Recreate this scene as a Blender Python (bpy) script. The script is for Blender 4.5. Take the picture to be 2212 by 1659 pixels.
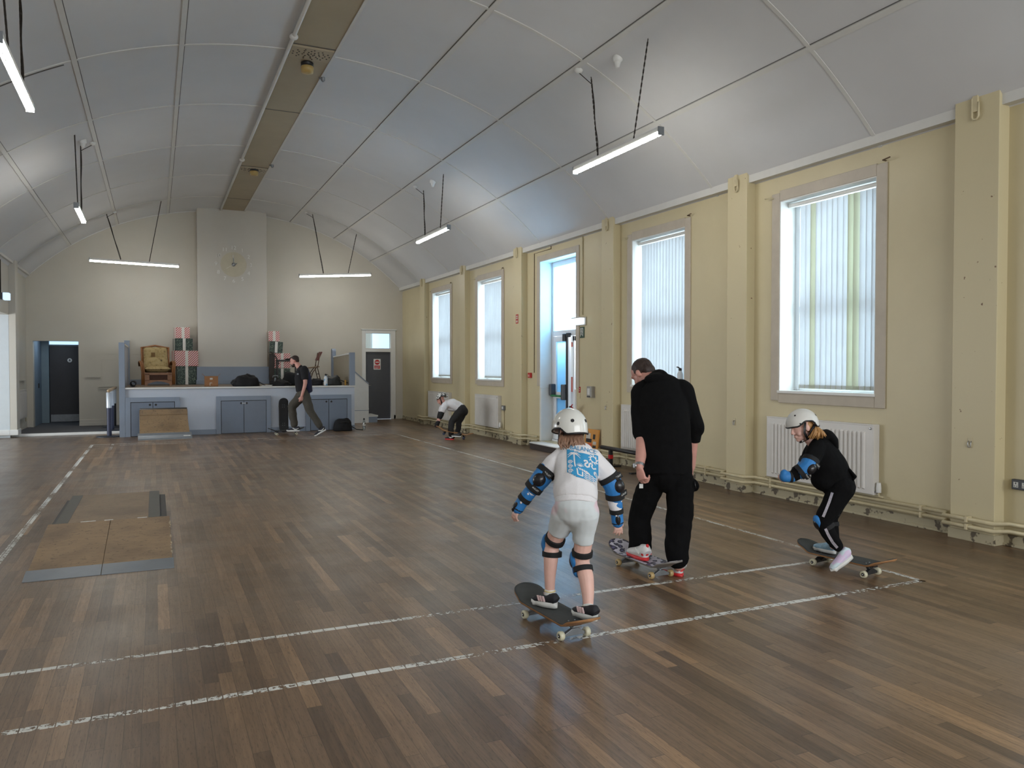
import bpy, bmesh, math, random
from mathutils import Vector, Matrix, noise
from mathutils.bvhtree import BVHTree

random.seed(7)
for o in list(bpy.data.objects):
    bpy.data.objects.remove(o)
S = bpy.context.scene
COL = S.collection
PI = math.pi

# ------------------------------------------------------------------ camera, world, exposure
EYE = 1.55
FPX = 1680.0
YAW = math.atan((1106 - 335) / FPX)
PITCH = math.atan((829.5 - 792) / FPX)
cam = bpy.data.objects.new('camera', bpy.data.cameras.new('camera'))
COL.objects.link(cam)
cam.data.sensor_width = 36.0
cam.data.lens = 36.0 * FPX / 2212.0
cam.data.clip_start = 0.05
cam.data.clip_end = 300
cam.location = (0, 0, EYE)
cam.rotation_euler = (PI / 2 - PITCH, 0, -YAW)
S.camera = cam
S.view_settings.view_transform = 'Standard'
S.view_settings.look = 'None'
S.view_settings.gamma = 1.0
S.view_settings.use_curve_mapping = False
S.view_settings.exposure = 0.17

world = bpy.data.worlds.new('overcast_sky')
S.world = world
world.use_nodes = True
wb = world.node_tree.nodes['Background']
wb.inputs[0].default_value = (0.80, 0.90, 1.0, 1)
wb.inputs[1].default_value = 1.15

FW = Vector((math.sin(YAW) * math.cos(PITCH), math.cos(YAW) * math.cos(PITCH), -math.sin(PITCH)))
RT = Vector((math.cos(YAW), -math.sin(YAW), 0))
UP = RT.cross(FW)
EYEV = Vector((0, 0, EYE))


def at(px, py, d):
    """measured point of the photograph at forward distance d (metres) -> world point"""
    return EYEV + (RT * ((px - 1106) / FPX) + UP * ((829.5 - py) / FPX) + FW) * d


def area(name, loc, rot, sx, sy, power, color=(0.93, 0.965, 1.0)):
    L = bpy.data.lights.new(name, 'AREA')
    L.shape = 'RECTANGLE'
    L.size, L.size_y = sx, sy
    L.energy = power
    L.color = color
    o = bpy.data.objects.new(name, L)
    COL.objects.link(o)
    o.location = loc
    o.rotation_euler = rot
    return o


XL, XR, YB, YN = -2.88, 6.70, 22.40, -4.0
XC = 1.93
WIN_Y = [(18.27, 19.63), (15.11, 16.47), (8.83, 10.15), (5.68, 7.03), (2.53, 3.88), (-0.60, 0.75)]
DOOR_Y = (11.90, 13.30)
DAY = 108.0
for y0, y1 in WIN_Y:                       # overcast daylight standing in each window opening, outside the glass
    area('daylight', (XR + 0.62, (y0 + y1) / 2, 2.45), (0, PI / 2, 0), 2.5, 1.7, DAY if y0 > 5 else DAY * 0.35)
area('daylight', (XR + 0.75, 12.6, 3.0), (0, PI / 2, 0), 1.7, 1.6, DAY * 1.9)
area('daylight', (-6.9, 16.0, 1.55), (0, -PI / 2, 0), 2.4, 7.0, 330)        # windows of the side room
area('daylight', (3.0, YN + 0.05, 2.7), (PI / 2, 0, 0), 6.6, 3.2, 380)   # added fill light before the windowless near gable, behind the camera


def cz(x):
    d = abs(x - XC)
    return 5.74 - 0.0643 * d * d - 0.00096 * d ** 4


# ------------------------------------------------------------------ materials
def lin(c):
    r = []
    for v in c[:3]:
        v = v / 255.0
        r.append(v / 12.92 if v <= 0.04045 else ((v + 0.055) / 1.055) ** 2.4)
    return r


def nodes_of(name):
    m = bpy.data.materials.new(name)
    m.use_nodes = True
    nt = m.node_tree
    b = nt.nodes['Principled BSDF']
    return m, nt, b


def N(nt, kind, **kw):
    n = nt.nodes.new(kind)
    for k, v in kw.items():
        if k.startswith('i_'):
            key = k[2:]
            key = int(key) if key.isdigit() else key.replace('_', ' ')
            n.inputs[key].default_value = v
        else:
            setattr(n, k, v)
    return n


def mth(nt, op, a, b=None, c=None):
    n = nt.nodes.new('ShaderNodeMath')
    n.operation = op
    for i, v in enumerate((a, b, c)):
        if v is None:
            continue
        if isinstance(v, (int, float)):
            n.inputs[i].default_value = v
        else:
            nt.links.new(v, n.inputs[i])
    return n.outputs[0]


def mixc(nt, fac, a, b, mode='MIX'):
    n = nt.nodes.new('ShaderNodeMix')
    n.data_type = 'RGBA'
    n.blend_type = mode
    for sock, v in ((n.inputs[0], fac), (n.inputs[6], a), (n.inputs[7], b)):
        if isinstance(v, (int, float)):
            sock.default_value = v
        elif isinstance(v, (tuple, list)):
            sock.default_value = (*v[:3], 1)
        else:
            nt.links.new(v, sock)
    return n.outputs[2]


def mat(name, c, rough=0.5, metal=0.0, var=0.05, vs=6.0, bump=0.0, bs=80.0, spec=0.5, coat=0.0, c2=None, stretch=(1, 1, 1)):
    m, nt, b = nodes_of(name)
    tc = N(nt, 'ShaderNodeTexCoord')
    mp = N(nt, 'ShaderNodeMapping')
    mp.inputs['Scale'].default_value = stretch
    nt.links.new(tc.outputs['Object'], mp.inputs[0])
    nz = N(nt, 'ShaderNodeTexNoise', i_Scale=vs, i_Detail=4.0, i_Roughness=0.6)
    nt.links.new(mp.outputs[0], nz.inputs['Vector'])
    l = lin(c)
    lo = [max(0, v * (1 - var)) for v in l]
    hi = lin(c2) if c2 else [min(1, v * (1 + var)) for v in l]
    fac = mth(nt, 'MULTIPLY_ADD', nz.outputs[0], 2.2, -0.6)
    f2 = nt.nodes.new('ShaderNodeClamp')
    nt.links.new(fac, f2.inputs[0])
    out = mixc(nt, f2.outputs[0], lo, hi)
    nt.links.new(out, b.inputs['Base Color'])
    b.inputs['Roughness'].default_value = rough
    b.inputs['Metallic'].default_value = metal
    b.inputs['Specular IOR Level'].default_value = spec
    b.inputs['Coat Weight'].default_value = coat
    if bump:
        bz = N(nt, 'ShaderNodeTexNoise', i_Scale=bs, i_Detail=3.0)
        nt.links.new(mp.outputs[0], bz.inputs['Vector'])
        bn = N(nt, 'ShaderNodeBump', i_Strength=bump, i_Distance=0.01)
        nt.links.new(bz.outputs[0], bn.inputs['Height'])
        nt.links.new(bn.outputs[0], b.inputs['Normal'])
    return m


def emat(name, c, strength):
    m, nt, b = nodes_of(name)
    b.inputs['Base Color'].default_value = (*lin(c), 1)
    b.inputs['Emission Color'].default_value = (*lin(c), 1)
    b.inputs['Emission Strength'].default_value = strength
    return m


def floor_mat():
    m, nt, b = nodes_of('oak_strip_floor')
    tc = N(nt, 'ShaderNodeTexCoord')
    sp = N(nt, 'ShaderNodeSeparateXYZ')
    nt.links.new(tc.outputs['Object'], sp.inputs[0])
    X, Y = sp.outputs[0], sp.outputs[1]
    u = mth(nt, 'DIVIDE', X, 0.068)
    row = mth(nt, 'FLOOR', u)
    w1 = N(nt, 'ShaderNodeTexWhiteNoise', noise_dimensions='1D')
    nt.links.new(row, w1.inputs['W'])
    v = mth(nt, 'MULTIPLY_ADD', w1.outputs[0], 9.0, mth(nt, 'DIVIDE', Y, 1.05))
    colm = mth(nt, 'FLOOR', v)
    cb = N(nt, 'ShaderNodeCombineXYZ')
    nt.links.new(row, cb.inputs[0])
    nt.links.new(colm, cb.inputs[1])
    w2 = N(nt, 'ShaderNodeTexWhiteNoise', noise_dimensions='2D')
    nt.links.new(cb.outputs[0], w2.inputs['Vector'])
    rp = N(nt, 'ShaderNodeValToRGB')
    el = rp.color_ramp.elements
    el[0].position, el[0].color = 0.0, (*lin((95, 75, 56)), 1)
    el[1].position, el[1].color = 1.0, (*lin((158, 125, 91)), 1)
    for p, c in ((0.2, (113, 90, 67)), (0.55, (125, 100, 75)), (0.92, (139, 111, 83))):
        e = el.new(p)
        e.color = (*lin(c), 1)
    nt.links.new(w2.outputs[0], rp.inputs[0])
    # grain along the board, shifted per board
    off = N(nt, 'ShaderNodeVectorMath', operation='MULTIPLY_ADD')
    nt.links.new(w2.outputs[1], off.inputs[0])
    off.inputs[1].default_value = (9, 9, 9)
    nt.links.new(tc.outputs['Object'], off.inputs[2])
    mp = N(nt, 'ShaderNodeMapping')
    mp.inputs['Scale'].default_value = (75, 2.6, 1)
    nt.links.new(off.outputs[0], mp.inputs[0])
    g = N(nt, 'ShaderNodeTexNoise', i_Scale=1.0, i_Detail=4.0, i_Roughness=0.55)
    nt.links.new(mp.outputs[0], g.inputs['Vector'])
    mp2 = N(nt, 'ShaderNodeMapping')
    mp2.inputs['Scale'].default_value = (11, 0.9, 1)
    nt.links.new(off.outputs[0], mp2.inputs[0])
    g2 = N(nt, 'ShaderNodeTexNoise', i_Scale=1.0, i_Detail=2.0, i_Roughness=0.5)
    nt.links.new(mp2.outputs[0], g2.inputs['Vector'])
    ring = mth(nt, 'ABSOLUTE', mth(nt, 'SUBTRACT', mth(nt, 'FRACT', mth(nt, 'MULTIPLY', g2.outputs[0], 11.0)), 0.5))
    gv = mth(nt, 'MULTIPLY_ADD', ring, 0.30, mth(nt, 'MULTIPLY', g.outputs[0], 0.8))
    gr = N(nt, 'ShaderNodeMapRange')
    for i, val in ((1, 0.28), (2, 0.68), (3, 0.70), (4, 1.16)):
        gr.inputs[i].default_value = val
    nt.links.new(gv, gr.inputs[0])
    gc = N(nt, 'ShaderNodeCombineColor')
    for i in range(3):
        nt.links.new(gr.outputs[0], gc.inputs[i])
    base = mixc(nt, 1.0, rp.outputs[0], gc.outputs[0], 'MULTIPLY')
    # dusty grey wear, made greyer to paint in the sheen of the floor
    wz = N(nt, 'ShaderNodeTexNoise', i_Scale=0.55, i_Detail=3.0, i_Roughness=0.55)
    nt.links.new(tc.outputs['Object'], wz.inputs['Vector'])
    wr = N(nt, 'ShaderNodeMapRange')
    for i, val in ((1, 0.42), (2, 0.75), (3, 0.0), (4, 0.42)):
        wr.inputs[i].default_value = val
    nt.links.new(wz.outputs[0], wr.inputs[0])
    base = mixc(nt, wr.outputs[0], base, lin((130, 116, 102)))
    # the darker strip of boards beside the left court line
    lf = N(nt, 'ShaderNodeMapRange', i_1=-1.6, i_2=-1.2, i_3=0.65, i_4=0.0)
    nt.links.new(X, lf.inputs[0])
    base = mixc(nt, lf.outputs[0], base, lin((98, 86, 76)))
    # dirt trodden in along the foot of the right wall
    rf = N(nt, 'ShaderNodeMapRange', i_1=5.3, i_2=6.6, i_3=0.0, i_4=0.7)
    nt.links.new(X, rf.inputs[0])
    base = mixc(nt, mth(nt, 'MULTIPLY', rf.outputs[0], mth(nt, 'ADD', wz.outputs[0], 0.3)), base, lin((66, 54, 44)))
    # open dark pores
    mp3 = N(nt, 'ShaderNodeMapping')
    mp3.inputs['Scale'].default_value = (230, 22, 1)
    nt.links.new(off.outputs[0], mp3.inputs[0])
    po = N(nt, 'ShaderNodeTexNoise', i_Scale=1.0, i_Detail=2.0)
    nt.links.new(mp3.outputs[0], po.inputs['Vector'])
    pr = N(nt, 'ShaderNodeMapRange', i_1=0.58, i_2=0.70, i_3=0.0, i_4=0.55)
    nt.links.new(po.outputs[0], pr.inputs[0])
    base = mixc(nt, pr.outputs[0], base, lin((60, 45, 33)))
    # joints
    fx = mth(nt, 'FRACT', u)
    fy = mth(nt, 'FRACT', v)
    jx = mth(nt, 'LESS_THAN', fx, 0.035)
    jy = mth(nt, 'LESS_THAN', fy, 0.0035)
    j = mth(nt, 'MAXIMUM', jx, jy)
    base = mixc(nt, mth(nt, 'MULTIPLY', j, 0.55), base, lin((38, 28, 22)))
    nt.links.new(base, b.inputs['Base Color'])
    rr = N(nt, 'ShaderNodeMapRange', i_1=0.3, i_2=0.75, i_3=0.29, i_4=0.44)
    wn = N(nt, 'ShaderNodeTexNoise', i_Scale=1.7, i_Detail=6.0, i_Roughness=0.7)
    nt.links.new(tc.outputs['Object'], wn.inputs['Vector'])
    nt.links.new(wn.outputs[0], rr.inputs[0])
    nt.links.new(rr.outputs[0], b.inputs['Roughness'])
    b.inputs['Specular IOR Level'].default_value = 0.52
    hh = mth(nt, 'MULTIPLY_ADD', j, -0.8, mth(nt, 'MULTIPLY_ADD', g.outputs[0], 0.35, mth(nt, 'MULTIPLY', w2.outputs[0], 0.25)))
    bn = N(nt, 'ShaderNodeBump', i_Strength=0.22, i_Distance=0.004)
    nt.links.new(hh, bn.inputs['Height'])
    nt.links.new(bn.outputs[0], b.inputs['Normal'])
    return m


def line_mat():
    """white court paint, worn through along the board joints"""
    m, nt, b = nodes_of('worn_white_paint')
    tc = N(nt, 'ShaderNodeTexCoord')
    sp = N(nt, 'ShaderNodeSeparateXYZ')
    nt.links.new(tc.outputs['Object'], sp.inputs[0])
    n1 = N(nt, 'ShaderNodeTexNoise', i_Scale=34.0, i_Detail=5.0, i_Roughness=0.75)
    n2 = N(nt, 'ShaderNodeTexNoise', i_Scale=1.6, i_Detail=2.0)
    nt.links.new(tc.outputs['Object'], n1.inputs['Vector'])
    nt.links.new(tc.outputs['Object'], n2.inputs['Vector'])
    th = mth(nt, 'MULTIPLY_ADD', n2.outputs[0], 0.64, 0.155)
    a = mth(nt, 'GREATER_THAN', n1.outputs[0], th)
    fx = mth(nt, 'FRACT', mth(nt, 'DIVIDE', sp.outputs[0], 0.068))
    jn = mth(nt, 'GREATER_THAN', fx, 0.075)
    a = mth(nt, 'MULTIPLY', a, jn)
    b.inputs['Base Color'].default_value = (*lin((222, 222, 216)), 1)
    b.inputs['Roughness'].default_value = 0.55
    nt.links.new(a, b.inputs['Alpha'])
    return m


def stripe_mat(name, ca, cb, scale, angle, chevron=False):
    m, nt, b = nodes_of(name)
    tc = N(nt, 'ShaderNodeTexCoord')
    sp = N(nt, 'ShaderNodeSeparateXYZ')
    nt.links.new(tc.outputs['Object'], sp.inputs[0])
    xx = mth(nt, 'ADD', sp.outputs[0], mth(nt, 'MULTIPLY', sp.outputs[1], 1.0))
    if chevron:
        xx = mth(nt, 'ABSOLUTE', xx)
    k = mth(nt, 'ADD', mth(nt, 'MULTIPLY', xx, math.cos(angle) * scale), mth(nt, 'MULTIPLY', sp.outputs[2], math.sin(angle) * scale))
    f = mth(nt, 'GREATER_THAN', mth(nt, 'FRACT', k), 0.48)
    nt.links.new(mixc(nt, f, lin(ca), lin(cb)), b.inputs['Base Color'])
    b.inputs['Roughness'].default_value = 0.45
    return m


def blotch_mat(name, ca, cb, scale, thr, rough=0.6, cc=None, thr2=0.7):
    """patches of cb (and cc) over ca"""
    m, nt, b = nodes_of(name)
    tc = N(nt, 'ShaderNodeTexCoord')
    nz = N(nt, 'ShaderNodeTexNoise', i_Scale=scale, i_Detail=2.5, i_Roughness=0.55)
    nt.links.new(tc.outputs['Object'], nz.inputs['Vector'])
    r = N(nt, 'ShaderNodeMapRange', i_1=thr - 0.02, i_2=thr + 0.02)
    nt.links.new(nz.outputs[0], r.inputs[0])
    out = mixc(nt, r.outputs[0], lin(ca), lin(cb))
    if cc:
        r2 = N(nt, 'ShaderNodeMapRange', i_1=thr2 - 0.02, i_2=thr2 + 0.02)
        nt.links.new(nz.outputs[0], r2.inputs[0])
        out = mixc(nt, r2.outputs[0], out, lin(cc))
    nt.links.new(out, b.inputs['Base Color'])
    b.inputs['Roughness'].default_value = rough
    return m


def ply_mat(name, c, dark):
    """plywood with streaky grain and scuff marks"""
    m, nt, b = nodes_of(name)
    tc = N(nt, 'ShaderNodeTexCoord')
    mp = N(nt, 'ShaderNodeMapping')
    mp.inputs['Scale'].default_value = (2.2, 9.0, 9.0)
    nt.links.new(tc.outputs['Object'], mp.inputs[0])
    g = N(nt, 'ShaderNodeTexNoise', i_Scale=3.0, i_Detail=6.0, i_Roughness=0.7)
    nt.links.new(mp.outputs[0], g.inputs['Vector'])
    s = N(nt, 'ShaderNodeTexNoise', i_Scale=26.0, i_Detail=4.0, i_Roughness=0.7)
    nt.links.new(tc.outputs['Object'], s.inputs['Vector'])
    w = N(nt, 'ShaderNodeTexNoise', i_Scale=2.4, i_Detail=3.0)
    nt.links.new(tc.outputs['Object'], w.inputs['Vector'])
    l = lin(c)
    out = mixc(nt, g.outputs[0], [v * 0.72 for v in l], [min(1, v * 1.2) for v in l])
    f = N(nt, 'ShaderNodeMapRange', i_1=0.56, i_2=0.66, i_3=0.0, i_4=0.75)
    nt.links.new(s.outputs[0], f.inputs[0])
    out = mixc(nt, f.outputs[0], out, lin(dark))
    f2 = N(nt, 'ShaderNodeMapRange', i_1=0.45, i_2=0.7, i_3=0.0, i_4=0.6)
    nt.links.new(w.outputs[0], f2.inputs[0])
    out = mixc(nt, f2.outputs[0], out, lin(dark))
    nt.links.new(out, b.inputs['Base Color'])
    b.inputs['Roughness'].default_value = 0.6
    return m


def leopard_mat(name):
    m, nt, b = nodes_of(name)
    tc = N(nt, 'ShaderNodeTexCoord')
    wz = N(nt, 'ShaderNodeTexNoise', i_Scale=22.0, i_Detail=2.0)
    nt.links.new(tc.outputs['Object'], wz.inputs['Vector'])
    va = N(nt, 'ShaderNodeVectorMath', operation='MULTIPLY_ADD')
    nt.links.new(wz.outputs[1], va.inputs[0])
    va.inputs[1].default_value = (0.03, 0.03, 0.0)
    nt.links.new(tc.outputs['Object'], va.inputs[2])
    vo = N(nt, 'ShaderNodeTexVoronoi', i_Scale=21.0)
    nt.links.new(va.outputs[0], vo.inputs['Vector'])
    r1 = N(nt, 'ShaderNodeMapRange', i_1=0.47, i_2=0.53, i_3=1.0, i_4=0.0)
    nt.links.new(vo.outputs['Distance'], r1.inputs[0])
    r2 = N(nt, 'ShaderNodeMapRange', i_1=0.20, i_2=0.26, i_3=1.0, i_4=0.0)
    nt.links.new(vo.outputs['Distance'], r2.inputs[0])
    out = mixc(nt, r1.outputs[0], lin((196, 192, 206)), lin((34, 32, 58)))
    out = mixc(nt, r2.outputs[0], out, lin((88, 84, 122)))
    nt.links.new(out, b.inputs['Base Color'])
    b.inputs['Roughness'].default_value = 0.6
    return m


def glass_mat(name, tint=(235, 245, 250), gloss=0.06):
    m, nt, b = nodes_of(name)
    nt.nodes.remove(b)
    t = N(nt, 'ShaderNodeBsdfTransparent')
    t.inputs[0].default_value = (*lin(tint), 1)
    g = N(nt, 'ShaderNodeBsdfGlossy', i_Roughness=0.03)
    mx = N(nt, 'ShaderNodeMixShader')
    mx.inputs[0].default_value = gloss
    nt.links.new(t.outputs[0], mx.inputs[1])
    nt.links.new(g.outputs[0], mx.inputs[2])
    nt.links.new(mx.outputs[0], nt.nodes['Material Output'].inputs[0])
    return m


def frost_mat(name, c):
    m, nt, b = nodes_of(name)
    nt.nodes.remove(b)
    t = N(nt, 'ShaderNodeBsdfTranslucent')
    t.inputs[0].default_value = (*lin(c), 1)
    g = N(nt, 'ShaderNodeBsdfGlossy', i_Roughness=0.15)
    mx = N(nt, 'ShaderNodeMixShader')
    mx.inputs[0].default_value = 0.07
    nt.links.new(t.outputs[0], mx.inputs[1])
    nt.links.new(g.outputs[0], mx.inputs[2])
    nt.links.new(mx.outputs[0], nt.nodes['Material Output'].inputs[0])
    return m


def cloth_blind_mat(name, c):
    m, nt, b = nodes_of(name)
    nt.nodes.remove(b)
    d = N(nt, 'ShaderNodeBsdfDiffuse')
    t = N(nt, 'ShaderNodeBsdfTranslucent')
    tc = N(nt, 'ShaderNodeTexCoord')
    nz = N(nt, 'ShaderNodeTexNoise', i_Scale=3.0, i_Detail=3.0)
    nt.links.new(tc.outputs['Object'], nz.inputs['Vector'])
    l = lin(c)
    cc = mixc(nt, nz.outputs[0], [v * 0.92 for v in l], [min(1, v * 1.05) for v in l])
    nt.links.new(cc, d.inputs[0])
    nt.links.new(cc, t.inputs[0])
    mx = N(nt, 'ShaderNodeMixShader')
    mx.inputs[0].default_value = 0.40
    nt.links.new(d.outputs[0], mx.inputs[1])
    nt.links.new(t.outputs[0], mx.inputs[2])
    nt.links.new(mx.outputs[0], nt.nodes['Material Output'].inputs[0])
    return m


M = {}
M['floor'] = floor_mat()
M['line'] = line_mat()
M['cream'] = mat('cream_gloss_wall_paint', (200, 188, 152), 0.42, var=0.045, vs=1.3, bump=0.06, bs=14)
M['cream_back'] = mat('pale_cream_wall_paint', (192, 187, 174), 0.5, var=0.04, vs=1.0, bump=0.05, bs=12)
M['breast'] = mat('off_white_wall_paint', (194, 189, 178), 0.5, var=0.03, vs=1.0, bump=0.04, bs=12)
M['ceil'] = mat('white_ceiling_board', (205, 205, 205), 0.6, var=0.045, vs=0.7, bump=0.05, bs=8)
M['batten'] = mat('white_batten_paint', (206, 205, 200), 0.5, var=0.03)
M['joint'] = mat('dark_joint', (96, 94, 90), 0.8)
M['duct'] = mat('beige_duct_board', (162, 149, 124), 0.5, var=0.08, vs=1.2)
M['cream_chip'] = blotch_mat('chipped_cream_gloss_paint', (200, 188, 152), (120, 92, 66), 16.0, 0.735, 0.42)
M['dirty'] = blotch_mat('chipped_cream_skirting', (176, 166, 138), (92, 82, 66), 9.0, 0.57)
M['surround'] = mat('grey_beige_surround_paint', (186, 176, 160), 0.5, var=0.08, vs=5, bump=0.1, bs=20)
M['upvc'] = mat('white_window_plastic', (226, 229, 232), 0.3, var=0.02)
M['white'] = mat('white_gloss_paint', (218, 218, 214), 0.35, var=0.03)
M['white_ann'] = mat('white_side_room_paint', (196, 203, 206), 0.5, var=0.03)
M['glass'] = glass_mat('clear_glass')
M['frost'] = frost_mat('patterned_blue_glass', (172, 212, 236))
M['blind'] = cloth_blind_mat('white_blind_fabric', (224, 227, 229))
M['blind2'] = cloth_blind_mat('cream_blind_fabric', (212, 214, 198))
M['rad'] = mat('white_radiator_enamel', (214, 211, 206), 0.35, var=0.03)
M['rad_grey'] = mat('grey_white_radiator_enamel', (208, 204, 197), 0.4, var=0.06)
M['pipe'] = mat('cream_pipe_paint', (196, 184, 150), 0.4, var=0.1, vs=9)
M['black'] = mat('black_plastic', (20, 20, 22), 0.45, var=0.2)
M['metal'] = mat('brushed_metal', (170, 172, 174), 0.35, 0.85, var=0.05)
M['steel'] = mat('dull_steel', (128, 132, 136), 0.45, 0.6, var=0.12, vs=10)
M['rust'] = mat('rusty_iron', (104, 84, 62), 0.8, var=0.3, vs=30)
M['red'] = mat('red_enamel', (178, 26, 30), 0.35, var=0.06)
M['led'] = emat('led_tube', (255, 252, 246), 46.0)
M['chain'] = mat('dark_chain', (46, 40, 34), 0.6, 0.3, var=0.2)
M['grey_stage'] = mat('mid_grey_paint', (130, 141, 156), 0.45, var=0.04, vs=2)
M['light_stage'] = mat('light_grey_paint', (188, 195, 206), 0.5, var=0.03, vs=2)
M['dark_grey'] = mat('charcoal_paint', (62, 64, 68), 0.45, var=0.06)
M['carpet'] = mat('grey_carpet', (86, 86, 88), 0.95, var=0.18, vs=60, bump=0.3, bs=200)
M['stage_top'] = mat('worn_stage_boards', (128, 112, 94), 0.45, var=0.1, vs=5, stretch=(1, 8, 1))


# ------------------------------------------------------------------ object helpers
class MB:
    """collects shapes and links them as ONE mesh object"""

    def __init__(self, off=(0, 0, 0)):
        self.v, self.f, self.mi, self.sm = [], [], [], []
        self.off = Vector(off)
        self.cur = 0
        self.smooth = False

    def add(self, vs, fs):
        n = len(self.v)
        self.v += [Vector(p) - self.off for p in vs]
        for f in fs:
            self.f.append([n + i for i in f])
            self.mi.append(self.cur)
            self.sm.append(self.smooth)
        return self

    def box(self, x0, y0, z0, x1, y1, z1):
        if x0 > x1: x0, x1 = x1, x0
        if y0 > y1: y0, y1 = y1, y0
        if z0 > z1: z0, z1 = z1, z0
        return self.add([(x0, y0, z0), (x1, y0, z0), (x1, y1, z0), (x0, y1, z0), (x0, y0, z1), (x1, y0, z1), (x1, y1, z1), (x0, y1, z1)],
                        [(0, 3, 2, 1), (4, 5, 6, 7), (0, 1, 5, 4), (1, 2, 6, 5), (2, 3, 7, 6), (3, 0, 4, 7)])

    def obox(self, c, ax, ay, az, hx, hy, hz):
        c = Vector(c)
        ax, ay, az = (Vector(a).normalized() for a in (ax, ay, az))
        vs = [c + ax * sx * hx + ay * sy * hy + az * sz * hz for sz in (-1, 1) for sx, sy in ((-1, -1), (1, -1), (1, 1), (-1, 1))]
        return self.add(vs, [(0, 3, 2, 1), (4, 5, 6, 7), (0, 1, 5, 4), (1, 2, 6, 5), (2, 3, 7, 6), (3, 0, 4, 7)])

    def prism(self, poly, axis, a, b):
        """poly of 2-D points extruded from a to b along axis 'x','y' or 'z'"""
        def P(p, t):
            return {'x': (t, p[0], p[1]), 'y': (p[0], t, p[1]), 'z': (p[0], p[1], t)}[axis]
        n = len(poly)
        vs = [P(p, a) for p in poly] + [P(p, b) for p in poly]
        fs = [tuple(range(n))[::-1], tuple(range(n, 2 * n))] + [(i, (i + 1) % n, n + (i + 1) % n, n + i) for i in range(n)]
        return self.add(vs, fs)

    def tube(self, pts, r, seg=10, side=None, caps=True):
        """pts along a path; r a radius, or a list of radii / (a, b) pairs"""
        pts = [Vector(p) for p in pts]
        n = len(pts)
        rs = r if isinstance(r, (list, tuple)) else [r] * n
        rings = []
        prev = Vector(side) if side is not None else None
        for i, p in enumerate(pts):
            t = (pts[min(i + 1, n - 1)] - pts[max(i - 1, 0)])
            t = t.normalized() if t.length > 1e-9 else Vector((0, 0, 1))
            if prev is None:
                prev = t.orthogonal()
            s = prev - t * prev.dot(t)
            s = s.normalized() if s.length > 1e-6 else t.orthogonal().normalized()
            if side is None:
                prev = s
            b = t.cross(s)
            ra, rb = rs[i] if isinstance(rs[i], (tuple, list)) else (rs[i], rs[i])
            rings.append([p + s * (ra * math.cos(2 * PI * k / seg)) + b * (rb * math.sin(2 * PI * k / seg)) for k in range(seg)])
        vs = [q for rg in rings for q in rg]
        fs = []
        for i in range(n - 1):
            for k in range(seg):
                k2 = (k + 1) % seg
                fs.append((i * seg + k, i * seg + k2, (i + 1) * seg + k2, (i + 1) * seg + k))
        if caps:
            fs.append(tuple(range(seg))[::-1])
            fs.append(tuple(range((n - 1) * seg, n * seg)))
        s0 = self.smooth
        self.smooth = True
        self.add(vs, fs)
        self.smooth = s0
        return self

    def cyl(self, p0, p1, r, seg=16, r2=None):
        return self.tube([p0, p1], [r, r if r2 is None else r2], seg)

    def ball(self, c, r, seg=16, rings=10, rot=None):
        c = Vector(c)
        rx, ry, rz = r if isinstance(r, (tuple, list)) else (r, r, r)
        R = rot or Matrix.Identity(3)
        vs = [c + R @ Vector((0, 0, rz))]
        for i in range(1, rings):
            th = PI * i / rings
            for k in range(seg):
                ph = 2 * PI * k / seg
                vs.append(c + R @ Vector((rx * math.sin(th) * math.cos(ph), ry * math.sin(th) * math.sin(ph), rz * math.cos(th))))
        vs.append(c + R @ Vector((0, 0, -rz)))
        fs = [(0, 1 + k, 1 + (k + 1) % seg) for k in range(seg)]
        for i in range(rings - 2):
            for k in range(seg):
                a, b2 = 1 + i * seg + k, 1 + i * seg + (k + 1) % seg
                fs.append((a, a + seg, b2 + seg, b2))
        L = len(vs) - 1
        fs += [(L, L - seg + (k + 1) % seg, L - seg + k) for k in range(seg)]
        s0 = self.smooth
        self.smooth = True
        self.add(vs, fs)
        self.smooth = s0
        return self

    def lathe(self, prof, c=(0, 0, 0), seg=20, rot=None):
        c = Vector(c)
        R = rot or Matrix.Identity(3)
        vs, fs = [], []
        for r, z in prof:
            for k in range(seg):
                a = 2 * PI * k / seg
                vs.append(c + R @ Vector((r * math.cos(a), r * math.sin(a), z)))
        for i in range(len(prof) - 1):
            for k in range(seg):
                k2 = (k + 1) % seg
                fs.append((i * seg + k, i * seg + k2, (i + 1) * seg + k2, (i + 1) * seg + k))
        s0 = self.smooth
        self.smooth = True
        self.add(vs, fs)
        self.smooth = False
        if prof[0][0] > 1e-6: self.add(vs[:seg], [tuple(range(seg))[::-1]])
        if prof[-1][0] > 1e-6: self.add(vs[-seg:], [tuple(range(seg))])
        self.smooth = s0
        return self

    def build(self, name, m, parent=None, bevel=0.0, seg=2, recalc=True):
        me = bpy.data.meshes.new(name)
        me.from_pydata([tuple(p) for p in self.v], [], self.f)
        for mm in (m if isinstance(m, (list, tuple)) else [m]):
            me.materials.append(mm)
        me.polygons.foreach_set('material_index', self.mi)
        me.polygons.foreach_set('use_smooth', self.sm)
        if recalc:
            bm = bmesh.new()
            bm.from_mesh(me)
            bmesh.ops.recalc_face_normals(bm, faces=bm.faces)
            bm.to_mesh(me)
            bm.free()
        me.update()
        o = bpy.data.objects.new(name, me)
        COL.objects.link(o)
        if parent is not None:
            o.parent = parent
        if bevel:
            bv = o.modifiers.new('bevel', 'BEVEL')
            bv.width, bv.segments, bv.limit_method = bevel, seg, 'ANGLE'
            bv.angle_limit = math.radians(50)
        return o


def tag(o, label, cat, group=None):
    o['label'], o['category'] = label, cat
    if group: o['group'] = group
    return o


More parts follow.
